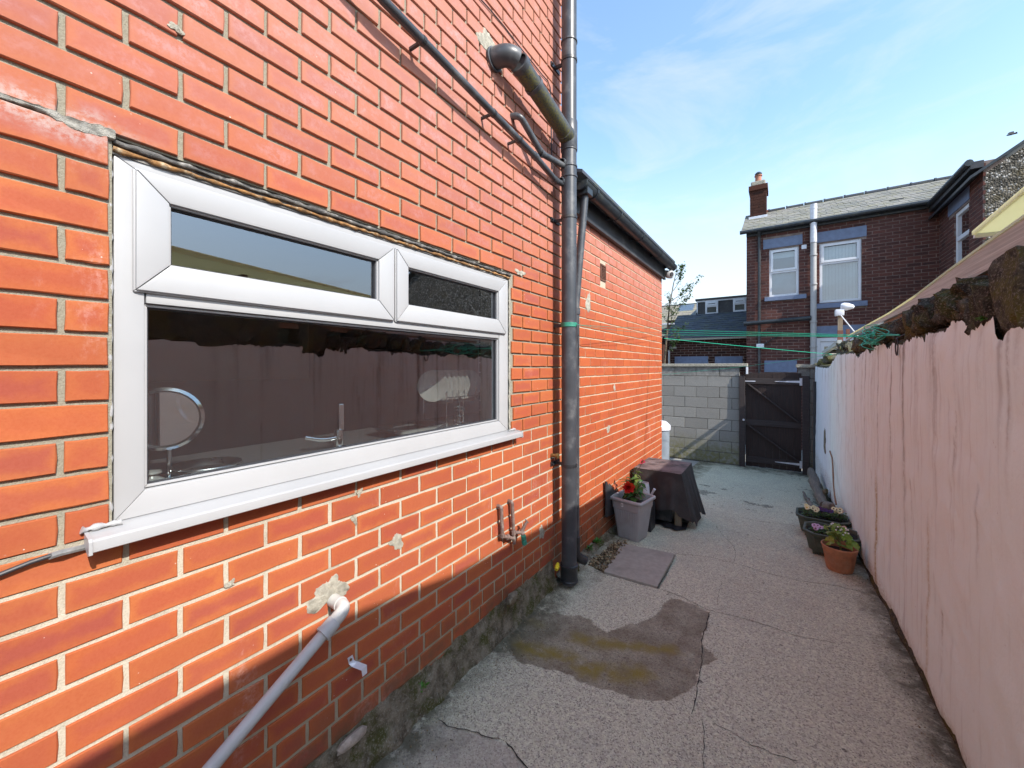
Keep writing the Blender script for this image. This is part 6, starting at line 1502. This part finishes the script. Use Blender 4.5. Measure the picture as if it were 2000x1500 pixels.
# ------------------------------------------------------------------ neighbouring house at the end (terrace rear wing)
def far_window(parent, y, x0, x1, z0, z1, zt, N=(0, -1, 0), mt='upvc_far'):
    f = MB(); w_ = .055
    def B(a, b, c, d, y0, y1): return f.box(a, b, y0, y1, c, d)
    B(x0, x0 + w_, z0, z1, y, y + .06); B(x1 - w_, x1, z0, z1, y, y + .06); B(x0 + w_, x1 - w_, z0, z0 + w_, y + .0005, y + .06); B(x0 + w_, x1 - w_, z1 - w_, z1, y + .0005, y + .06)
    B(x0 + w_, x1 - w_, zt - .035, zt + .025, y + .001, y + .06)
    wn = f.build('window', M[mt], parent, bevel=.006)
    s = MB(); a, b, c, d = x0 + .03, x1 - .03, zt + .01, z1 - .03; t_ = .055
    s.box(a, a + t_, y - .018, y - .001, c, d); s.box(b - t_, b, y - .018, y - .001, c, d); s.box(a + t_, b - t_, y - .0175, y - .001, c, c + t_); s.box(a + t_, b - t_, y - .0175, y - .001, d - t_, d)
    s.build('sash', M[mt], wn, bevel=.005)
    MB().box(x0 + w_, x1 - w_, y + .03, y + .034, zt + .02, z1 - w_).build('pane', M['far_glass'], wn)
    MB().box(x0 + w_, x1 - w_, y + .031, y + .035, z0 + w_, zt - .03).build('pane', M['far_glass'], wn)
    return wn
AY = 12.0
ha = thing('terrace_house', 'dark red brick house with slate roof, chimney and blue lintels beyond the gate', 'house', (1.2, AY, -.43))
wins = [(-.245, .370, 3.39, 4.60, 4.02), (.770, 1.535, 3.15, 4.58, 4.10)]
holes = [(w_[0], w_[1], w_[2], w_[3]) for w_ in wins] + [(.69, 1.55, -.43, 2.32)]
lints = [(-.375, .440, 4.625, 4.865), (.690, 1.620, 4.60, 4.85), (.695, 1.60, 2.36, 2.585), (-.35, .33, 1.48, 1.775)]
sills = [(-.345, .515, 3.285, 3.385), (.695, 1.63, 3.01, 3.125)]
AX0, AX1, AZ1 = -.742, 2.78, 5.06
mb = MB()
hh_ = sorted({AX0, AX1, *[h[0] for h in holes], *[h[1] for h in holes]}); zz_ = sorted({-.6, AZ1, *[h[2] for h in holes], *[h[3] for h in holes]})
for a, b in zip(hh_, hh_[1:]):
    for c, d in zip(zz_, zz_[1:]):
        if any(h[0] <= a and b <= h[1] and h[2] <= c and d <= h[3] for h in holes): continue
        mb.box(a, b, AY + .006, AY + .25, c, d)
hwall = mb.build('wall', M['far_mortar'], ha)
mb = MB(); mb.box(AX0 + .004, AX0 + .25, AY + .252, AY + 3.4, -.6, AZ1 - .02); mb.box(AX0 + .25, AX1, AY + 3.2, AY + 3.4, -.6, AZ1 - .02); mb.build('side_wall', M['dark_brick'], ha)
f_ = Field(M['purple_brick'], .0325, simple=True, ch=.003)
f_.lay((0, AY, 0), (1, 0, 0), (0, -1, 0), AX0, AX1, -.45, AZ1, PIT, .075, 1.62, .03, .010, holes=holes + lints + sills, proud=.002)
f_.finish(hwall)
fs_ = Field(M['dark_brick'], .0325, simple=True, ch=.003)
fs_.lay((AX0 + .002, 0, 0), (0, -1, 0), (-1, 0, 0), -(AY + 3.4), -(AY + .0), -.45, AZ1, PIT, .075, 1.62, .03, .010); fs_.finish(hwall, 0)
for l in lints: MB().box(l[0], l[1], AY - .012, AY + .10, l[2], l[3]).build('lintel', M['blue_paint'], hwall, bevel=.006)
for l in sills: MB().box(l[0], l[1], AY - .06, AY + .10, l[2], l[3]).build('sill', M['blue_paint'], hwall, bevel=.006)
MB().box(.42, .52, AY - .004, AY + .05, 4.50, 4.60).build('air_vent', M['galv'], hwall)
M['blind'] = plain('blind', (0.62, 0.62, 0.58), .8, .05, 5); M['net'] = plain('net', (0.30, 0.34, 0.37), .8, .1, 5)
for i, w_ in enumerate(wins):
    far_window(ha, AY + .045, *w_)
# room behind the windows, blinds
MB().box(-.5, 1.9, AY + .9, AY + .95, 2.9, 4.8).build('room_wall', M['kitchen_wall'], ha)
m = MB()
for k in range(11):
    a = wins[1][0] + .06 + k * .062; m.box(a, a + .058, AY + .135 + .004 * (k % 2), AY + .138 + .004 * (k % 2), wins[1][2] + .05, wins[1][3] - .05)
m.build('vertical_blind', M['blind'], ha)
MB().box(wins[0][0] + .05, wins[0][1] - .05, AY + .14, AY + .145, wins[0][2] + .05, 4.0).build('net_curtain', M['net'], ha)
MB().box(wins[0][0] + .05, wins[0][1] - .05, AY + .14, AY + .145, 4.38, 4.56).build('roller_blind', M['blind'], ha)
# white back door
d_o = MB().box(.71, .78, AY + .02, AY + .10, -.43, 2.31).box(.78, 1.45, AY + .02, AY + .10, 2.22, 2.31).box(.84, 1.45, AY + .05, AY + .09, -.43, 1.0).box(.785, .86, AY + .045, AY + .095, -.43, 2.215).box(.86, 1.45, AY + .046, AY + .094, 2.10, 2.215).build('back_door', M['upvc_far'], ha, bevel=.004)
MB().box(.86, 1.45, AY + .065, AY + .07, 1.0, 2.10).build('door_pane', M['far_glass'], d_o)
# roof slates, ridge, gutter
ridge_y, ridge_z, eave_y, eave_z = 13.62, 6.10, AY - .12, 5.135
RX0, RX1 = -.86, 4.2
slope = Vector((0, ridge_y - eave_y, ridge_z - eave_z)); SL = slope.length; sdir = slope.normalized(); snrm = Vector((0, -sdir.z, sdir.y))
MB().poly([(RX0, eave_y, eave_z - .02), (RX1, eave_y, eave_z - .02), (RX1, ridge_y, ridge_z - .02), (RX0, ridge_y, ridge_z - .02)], [(RX0, eave_y, eave_z - .07), (RX1, eave_y, eave_z - .07), (RX1, ridge_y, ridge_z - .07), (RX0, ridge_y, ridge_z - .07)]).build('roof', M['slate_light'], ha)
rf = [c for c in ha.children if c.name.startswith('roof')][0]
MB().poly([(RX0, ridge_y, ridge_z), (RX1, ridge_y, ridge_z), (RX1, 15.4, 5.1), (RX0, 15.4, 5.1)], [(RX0, ridge_y, ridge_z - .04), (RX1, ridge_y, ridge_z - .04), (RX1, 15.4, 5.06), (RX0, 15.4, 5.06)]).build('rear_roof_slope', M['slate_light'], ha)
sm = bpy.data.meshes.new('slate')
def slates(parent, O, U, S, Nn, wtot, stot, sw, ga, mat, limit=290, seed=1):
    rr = random.Random(seed); n = int(stot / ga); L_ = []
    for r_ in range(n + 1):
        off = (r_ % 2) * sw / 2; k = 0
        while k * sw - off < wtot:
            a = max(0, k * sw - off); b = min(wtot, (k + 1) * sw - off)
            if b - a > .04: L_.append((a, b, r_ * ga))
            k += 1
    m = MB(); me = None; cnt = 0; br_ = []
    Rm = Matrix((U, S, Nn)).transposed()
    for (a, b, s_) in L_:
        ln = min(ga * 1.35, stot - s_ + .01)
        if ln < .05: continue
        c = O + U * ((a + b) / 2) + S * s_ + Nn * .008
        if cnt < limit:
            if me is None:
                q = MB().poly([(-.5, -.01, -.006), (.5, -.01, -.006), (.5, 1, -.012), (-.5, 1, -.012)], [(-.5, -.01, .004), (.5, -.01, .004), (.5, 1, -.005), (-.5, 1, -.005)])
                me = bpy.data.meshes.new('slate'); me.from_pydata(q.v, [], q.f); me.materials.append(M[mat])
            o = bpy.data.objects.new('slate', me); link(o, parent); o.location = c - wloc(parent) + Nn * rr.uniform(0, .006); o.rotation_euler = (Rm @ Matrix.Rotation(rr.uniform(-.012, .012), 3, 'Z')).to_euler(); o.scale = ((b - a) * .975, ln, 1.2); cnt += 1
        else:
            A = [c + U * x * (b - a) * .975 + S * y * ln + Nn * z for (x, y, z) in ((-.5, 0, .001), (.5, 0, .001), (.5, 1, -.008), (-.5, 1, -.008), (-.5, 0, .009), (.5, 0, .009), (.5, 1, -.002), (-.5, 1, -.002))]
            m.poly(A[:4], A[4:]); br_ += [rr.random()] * 6
    if m.v: o = m.build('slates_beyond', M[mat], parent, fix=False, attrs={'br': ('FACE', br_)}); o['kind'] = 'stuff'
slates(rf, Vector((RX0, eave_y, eave_z)), Vector((1, 0, 0)), sdir, snrm, RX1 - RX0 - .02, SL - .03, .255, .172, 'slate_light')
for k in range(11):
    a = -.30 + k * .42; MB().tube([(a, ridge_y, ridge_z + .005), (a + .40, ridge_y, ridge_z + .005)], .055, 10).lathe([(.05, 0), (.068, .0), (.068, .035), (.05, .035)], (a, ridge_y, ridge_z + .008), 12, (1, 0, 0)).build('ridge_tile', M['slate_dark'], rf, smooth=True)
MB().box(-.48, -.30, ridge_y - .06, ridge_y + .06, ridge_z - .03, ridge_z + .045).build('ridge_tile', M['clay_pot'], rf)
for (u, v) in ((1540, 432), (1750, 393)):
    p = onY(u, v, eave_y + .55); MB().box(p.x - .12, p.x + .12, p.y - .05, p.y + .08, p.z - .02, p.z + .035).build('roof_vent', M['slate_dark'], rf)
MB().tube([(RX0 - .02, eave_y - .05, eave_z - .035), (AX1 + .0, eave_y - .05, eave_z - .035)], .05, 10).build('gutter', M['black_gutter'], ha, smooth=True)
MB().box(AX0, AX1, AY - .075, AY - .002, 5.00, 5.115).build('fascia_board', M['black_gutter'], ha)
# chimney
cxa, cxb = -.725, -.335
ch = MB().box(cxa, cxb, 13.15, 13.75, 5.6, 6.62).build('chimney', M['dark_brick'], rf)
f_ = Field(M['dark_brick'], .0325, simple=True, ch=.003)
f_.lay((0, 13.145, 0), (1, 0, 0), (0, -1, 0), cxa - .002, cxb + .002, 5.75, 6.62, PIT, .075, 1.62, .03, .010); 
f_.lay((cxa - .004, 0, 0), (0, -1, 0), (-1, 0, 0), -13.76, -13.14, 5.75, 6.62, PIT, .075, 1.62, .03, .010)
f_.finish(rf, 0)
MB().box(cxa - .035, cxb + .035, 13.11, 13.79, 6.62, 6.76).build('chimney_band', M['dark_brick'], rf, bevel=.006)
MB().box(cxa + .015, cxb - .02, 13.17, 13.72, 6.76, 6.90).build('chimney_crown', M['cement'], rf, bevel=.03)
MB().lathe([(.085, 0), (.095, .02), (.082, .05), (.078, .22), (.098, .225), (.098, .245), (.08, .25)], (-.535, 13.4, 6.88), 20).build('chimney_pot', M['clay_pot'], rf, smooth=True)
MB().lathe([(.06, 0), (.085, .02), (.09, .06), (.05, .10), (0, .105)], (-.535, 13.4, 7.12), 16).build('pot_cap', M['black_gutter'], rf, smooth=True)
MB().box(cxa - .03, cxb + .03, 13.05, 13.145, 5.77, 5.86).build('lead_flashing', M['galv'], rf)
# pipes on its wall
MB().tube([(.648, AY - .09, 1.2), (.648, AY - .09, 4.62)], .062, 16).build('flue_pipe', M['grey_pipe'], ha, smooth=True)
MB().tube([(.648, AY - .10, 4.60), (.648, AY - .16, 5.50)], .068, 16).build('flue_pipe', M['galv'], ha, smooth=True)
for z in (2.1, 2.7, 3.6, 4.3, 5.4, 5.05): MB().lathe([(.062, -.02), (.073, -.02), (.073, .02), (.062, .02)], (.648, AY - .10 - max(0, (z - 4.62)) * .068, z), 16).build('pipe_collar', M['grey_pipe' if z < 4.6 else 'galv'], ha, smooth=True)
MB().tube([(-.458, AY - .06, 4.98), (-.458, AY - .06, 2.5)], .033, 10).tube([(-.458, AY - .17, 5.09), (-.458, AY - .12, 5.03), (-.458, AY - .06, 4.95)], .04, 10).build('downpipe', M['black_gutter'], ha, smooth=True)
MB().tube([(-.458, AY - .06, 2.5), (-.458, AY - .06, .9)], .030, 10).build('downpipe', M['soil_pipe'], ha, smooth=True)
MB().tube([(-.80, AY - .13, 2.73), (.60, AY - .13, 2.79)], .052, 14).build('waste_pipe', M['black_gutter'], ha, smooth=True)
MB().box(-.52, -.35, AY - .16, AY - .04, 2.10, 2.20).build('hopper_lamp', M['upvc_far'], ha, bevel=.02)
MB().tube([(-.36, AY - .05, 2.19), (-.02, AY - .03, 2.42)], .012, 6).build('bracket_rod', M['black_gutter'], ha)

# ------------------------------------------------------------------ return wing with the pebble-dashed gable
hb_ = thing('pebbledash_house', 'taller brick and pebble-dashed gable wing at the right of the terrace', 'house', (3, 9.8, -.43))
WXX = 2.77; GYY = 9.8
wh = (-11.14, -10.40, 3.50, 4.57)
mb = MB()
for (a, b, c, d) in ((GYY + .01, 10.40, -.6, 5.03), (11.14, AY - .002, -.6, 5.03), (10.40, 11.14, -.6, 3.50), (10.40, 11.14, 4.57, 5.03)): mb.box(WXX + .006, WXX + .25, a, b, c, d)
w2 = mb.build('wall', M['far_mortar'], hb_)
f_ = Field(M['purple_brick'], .0325, simple=True, ch=.003)
lt2 = (-11.42, -10.36, 4.60, 4.84)
f_.lay((WXX, 0, 0), (0, -1, 0), (-1, 0, 0), -(AY - .01), -GYY, 1.0, 5.03, PIT, .075, 1.62, .07, .010, holes=[wh, lt2]); f_.finish(w2)
MB().box(WXX - .012, WXX + .1, 10.36, 11.42, 4.60, 4.84).build('lintel', M['blue_paint'], w2, bevel=.006)
wm = MB()
for (a, b, c, d) in ((10.40, 10.47, 3.5, 4.57), (11.07, 11.14, 3.5, 4.57), (10.47, 11.07, 3.5, 3.57), (10.47, 11.07, 4.50, 4.57), (10.47, 11.07, 4.02, 4.10)): wm.box(WXX + .03, WXX + .09, a, b, c, d)
wn = wm.build('window', M['upvc_far'], hb_, bevel=.006)
MB().box(WXX + .06, WXX + .064, 10.47, 11.07, 3.57, 4.02).build('pane', M['far_glass'], wn); MB().box(WXX + .06, WXX + .064, 10.47, 11.07, 4.10, 4.50).build('pane', M['far_glass'], wn)
MB().box(WXX + .20, WXX + .22, 10.40, 11.14, 3.5, 4.57).build('net_curtain', M['kitchen_wall'], hb_)
def pdash():
    g = G('pebbledash'); P = g.pos(); v_ = g.vor(38, P, out=1); d_ = g.vor(38, P, out=0); s_ = g.sepz(v_)[0]; n1 = g.noise(3, 6, .7, P)
    c = g.mix(g.ss(s_, .1, .9), (0.045, 0.042, 0.035), (0.20, 0.18, 0.15)); c = g.mix(g.math('GREATER_THAN', s_, .86), c, (0.48, 0.46, 0.42)); c = g.mix(g.math('MULTIPLY', g.ss(n1, .5, .7), .5), c, (0.16, 0.13, 0.07))
    g.bump(g.math('SUBTRACT', 1.0, d_), 1.0, .03); M['pebbledash'] = g.out(c, .9, 0, .2)
pdash()
apx, apz = 5.3, 6.68
MB().poly([(WXX + .02, GYY, -.6), (8.4, GYY, -.6), (8.4, GYY, 4.7), (apx, GYY, apz), (WXX + .02, GYY, 4.82)], [(WXX + .02, GYY + .2, -.6), (8.4, GYY + .2, -.6), (8.4, GYY + .2, 4.7), (apx, GYY + .2, apz), (WXX + .02, GYY + .2, 4.82)]).build('gable_wall', M['pebbledash'], hb_)
e0, e1, e2 = Vector((WXX - .16, 0, 4.75)), Vector((apx, 0, apz + .02)), Vector((8.7, 0, 4.7))
for (a, b) in ((e0, e1), (e1, e2)):
    P = [Vector((a.x, GYY - .07, a.z)), Vector((b.x, GYY - .07, b.z)), Vector((b.x, 15.4, b.z)), Vector((a.x, 15.4, a.z))]
    MB().poly(P, [p + Vector((0, 0, .05)) for p in P]).build('roof', M['black_gutter'] if a is e0 else M['slate_dark'], hb_)
MB().tube([(WXX - .17, GYY - .05, 5.03), (WXX - .17, AY - .12, 5.06)], .055, 10).build('gutter', M['black_gutter'], hb_, smooth=True)
MB().box(WXX - .15, WXX + .0, GYY - .04, AY, 4.92, 5.035).build('eaves_board', M['fascia'], hb_)

# ------------------------------------------------------------------ lower building at the left of it, dormer, roofs behind
hc_ = thing('slate_outhouse', 'single-storey dark brick outhouse with a dark slate roof left of the terrace house', 'building', (-1.9, 13, -.43))
BY2 = 13.0
w3 = MB().box(-4.2, -.75, BY2 + .006, BY2 + .2, -.6, 2.50).build('wall', M['far_mortar'], hc_)
bl = [(-2.73, -1.79, 1.70, 1.93), (-1.61, -.90, 1.70, 1.915), (-3.3, -2.86, -.43, 2.13)]
f_ = Field(M['dark_brick'], .0325, simple=True, ch=.003); f_.lay((0, BY2, 0), (1, 0, 0), (0, -1, 0), -4.2, -.75, .8, 2.48, PIT, .075, 1.62, .03, .010, holes=bl); f_.finish(w3, 160)
for l in bl[:2]: MB().box(l[0], l[1], BY2 - .01, BY2 + .05, l[2], l[3]).build('lintel', M['blue_paint'], w3, bevel=.006)
MB().box(-3.28, -3.2, BY2 - .01, BY2 + .08, -.43, 2.12).box(-2.95, -2.88, BY2 - .01, BY2 + .08, -.43, 2.12).box(-3.2, -2.95, BY2 - .01, BY2 + .08, 2.05, 2.12).build('door_frame', M['upvc_far'], hc_)
MB().box(-3.2, -2.95, BY2 + .04, BY2 + .06, -.43, 2.05).build('door', M['kitchen_wall'], hc_)
MB().box(-2.88, -2.68, BY2 - .04, BY2 - .005, 2.18, 2.24).build('house_number_plate', M['cement'], hc_)
ev = Vector((-3.05, BY2 - .10, 2.475)); tpv = Vector((-2.86, 14.62, 3.39))
S2 = Vector((0, 14.62 - (BY2 - .1), 3.39 - 2.475)); SL2 = S2.length; S2.normalize(); N2 = Vector((0, -S2.z, S2.y))
r2 = MB().poly([(-3.0, BY2 - .1, 2.46), (-.75, BY2 - .1, 2.46), (-.75, 14.62, 3.37), (-2.8, 14.62, 3.37)], [(-3.0, BY2 - .1, 2.42), (-.75, BY2 - .1, 2.42), (-.75, 14.62, 3.33), (-2.8, 14.62, 3.33)]).build('roof', M['slate_dark'], hc_)
slates(r2, Vector((-2.97, BY2 - .1, 2.48)), Vector((1, 0, 0)), S2, N2, 2.2, SL2 - .02, .25, .165, 'slate_dark', 150, 4)
MB().box(-2.98, -.76, BY2 - .15, BY2 - .09, 2.42, 2.475).build('eaves_board', M['cement'], hc_)
MB().poly([(-.76, BY2 - .1, 2.3), (-.76, 14.6, 2.3), (-.76, 14.6, 3.37)], [(-.80, BY2 - .1, 2.3), (-.80, 14.6, 2.3), (-.80, 14.6, 3.37)]).build('party_wall', M['dark_brick'], hc_)
hd_ = thing('dormer_house', 'house behind the outhouse with a dark clad dormer and two white windows', 'house', (-1.7, 15, -.43))
MB().box(-2.40, -.75, 15.0, 17.0, 2.4, 3.90).build('dormer', M['fascia'], hd_)
MB().box(-2.46, -.72, 14.93, 17.1, 3.90, 3.965).build('dormer_roof', M['black_gutter'], hd_)
MB().box(-2.41, -.75, 14.955, 14.999, 3.85, 3.90).build('fascia_board', M['upvc_far'], hd_)
MB().box(-2.425, -2.385, 14.97, 15.02, 3.36, 3.85).build('corner_trim', M['upvc_far'], hd_)
for (a, b, c, d) in ((-2.146, -1.752, 3.41, 3.86), (-1.31, -.93, 3.43, 3.87)): far_window(hd_, 14.94, a, b, c, d, c + (d - c) * .62)
MB().poly([(-3.6, 14.6, 2.9), (-2.40, 14.6, 3.38), (-2.40, 16.6, 4.1), (-3.6, 16.6, 3.0)], [(-3.6, 14.6, 2.8), (-2.40, 14.6, 3.3), (-2.40, 16.6, 3.9), (-3.6, 16.6, 2.9)]).build('side_roof', M['slate_dark'], hd_)
MB().box(-3.4, -.75, 15.05, 19, -.6, 3.3).build('wall', M['dark_brick'], hd_)
# glass lean-to roof sliver
gl_ = thing('glass_lean_to', 'sliver of glazed lean-to roof behind the green lines at the extension corner', 'lean-to', (-3, 12.3, 0))
MB().poly([(-4.4, 12.2, 2.30), (-2.95, 12.2, 2.40), (-2.62, 12.2, 2.86), (-4.4, 12.2, 2.86)], [(-4.4, 12.7, 2.32), (-2.95, 12.7, 2.42), (-2.62, 12.7, 2.88), (-4.4, 12.7, 2.88)]).build('glazed_roof', M['far_glass'], gl_)
MB().box(-4.4, -2.58, 12.18, 12.25, 2.86, 2.90).build('top_flashing', M['galv'], gl_)
MB().box(-4.4, -2.9, 12.25, 12.9, -.5, 2.28).build('base_wall', M['dark_brick'], gl_)
# farther roof
hf = thing('far_terrace', 'far pale slate roof with a skylight behind the tree at the left', 'house', (-4, 20, 0))
P = [Vector((-9, 19.0, 3.0)), Vector((-2.2, 19.0, 3.0)), Vector((-2.2, 21.5, 4.75)), Vector((-9, 21.5, 4.75))]
rf3 = MB().poly(P, [p + Vector((0, 0, -.08)) for p in P]).build('roof', M['slate_far'], hf)
S3 = (P[3] - P[0]).normalized(); slates(rf3, P[0] + Vector((2.6, 0, .02)), Vector((1, 0, 0)), S3, Vector((0, -S3.z, S3.y)), 4.2, (P[3] - P[0]).length - .05, .30, .24, 'slate_far', 120, 6)
MB().box(-9, -2.2, 21.45, 21.6, 4.72, 4.80).build('ridge', M['slate_dark'], rf3)
MB().box(-9, -2.2, 19.1, 23.5, -.6, 3.0).build('wall', M['dark_brick'], hf)
sk = P[0] + S3 * 2.3; MB().poly([(-4.25, sk.y, sk.z + .04), (-3.55, sk.y, sk.z + .04), (-3.55, sk.y + .5, sk.z + .39), (-4.25, sk.y + .5, sk.z + .39)], [(-4.25, sk.y, sk.z + .07), (-3.55, sk.y, sk.z + .07), (-3.55, sk.y + .5, sk.z + .42), (-4.25, sk.y + .5, sk.z + .42)]).build('skylight', M['far_glass'], hf)

# ------------------------------------------------------------------ thin young tree
tr_ = thing('young_tree', 'thin sparse young tree rising behind the corner of the extension', 'tree', (-2.55, 10.6, -.4))
rr = random.Random(5); m = MB(); pts2 = [(-2.62, 10.6, -.45), (-2.52, 10.6, 1.2), (-2.42, 10.6, 2.4), (-2.36, 10.6, 3.1), (-2.26, 10.6, 3.7), (-2.16, 10.6, 4.15)]
m.tube(pts2, [.035, .03, .022, .017, .011, .004], 8); ends = []
def branch(p, d, l, r_, dep):
    n = 5; P = [Vector(p)]; d = Vector(d).normalized()
    for i in range(n): d = (d + Vector((rr.uniform(-.2, .2), rr.uniform(-.2, .2), rr.uniform(-.05, .2)))).normalized(); P.append(P[-1] + d * l / n)
    m.tube(P, [r_ * (1 - .75 * i / n) for i in range(n + 1)], 5)
    for i in range(2, n + 1):
        ends.append((P[i], d))
        if dep > 0 and rr.random() < .75: branch(P[i], d + Vector((rr.uniform(-.9, .9), rr.uniform(-.9, .9), rr.uniform(-.2, .5))), l * .5, r_ * .5, dep - 1)
for (x, z, dx, dz, l) in ((-2.42, 2.3, .6, .5, .5), (-2.40, 2.6, .8, .7, .75), (-2.36, 2.9, .9, .6, .7), (-2.36, 3.0, -.4, .8, .4), (-2.30, 3.3, .9, .6, .6), (-2.26, 3.55, .8, .8, .5), (-2.22, 3.8, .7, .6, .35), (-2.40, 2.5, .3, .6, .6), (-2.44, 2.0, .7, .3, .4)): branch((x, 10.6, z), (dx, rr.uniform(-.4, .4), dz), l, .008, 1)
m.build('trunk', M['bark'], tr_, smooth=True)
m = MB()
for (p, d) in ends:
    for k in range(5):
        a = rr.uniform(0, 6.3); leaflet(m, p + Vector((rr.uniform(-.05, .05), rr.uniform(-.05, .05), rr.uniform(-.04, .04))), (math.cos(a), math.sin(a), rr.uniform(-.8, .4)), rr.uniform(.05, .08), rr.uniform(.016, .024), n=2)
tag(m.build('crown', M['tree_leaf'], tr_, fix=False), kind='stuff')
# bird above the roofs
bp = onY(1976, 262, 30)
bd = thing('bird', 'small dark bird in flight at the right edge of the sky', 'bird', bp)
M['bird'] = plain('bird', (.03, .03, .035), .8, .1, 5)
m = MB().lathe([(0, -.22), (.03, -.15), (.05, 0), (.04, .10), (.02, .16), (0, .18)], bp, 10, (.8, .2, .15))
m.sheet([[bp + Vector((-.10, 0, 0)), bp + Vector((.08, 0, 0))], [bp + Vector((-.05, .1, .16)), bp + Vector((.10, .1, .17))], [bp + Vector((-.05, .35, .16)), bp + Vector((0, .35, .17))]]); m.sheet([[bp + Vector((-.10, 0, 0)), bp + Vector((.08, 0, 0))], [bp + Vector((0, -.15, -.10)), bp + Vector((.14, -.15, -.09))], [bp + Vector((0, -.4, -.10)), bp + Vector((.05, -.4, -.09))]])
m.build('bird_body', M['bird'], bd, smooth=True)
sc.cycles.max_bounces = 8; sc.cycles.transparent_max_bounces = 12; sc.cycles.caustics_reflective = False; sc.cycles.caustics_refractive = False
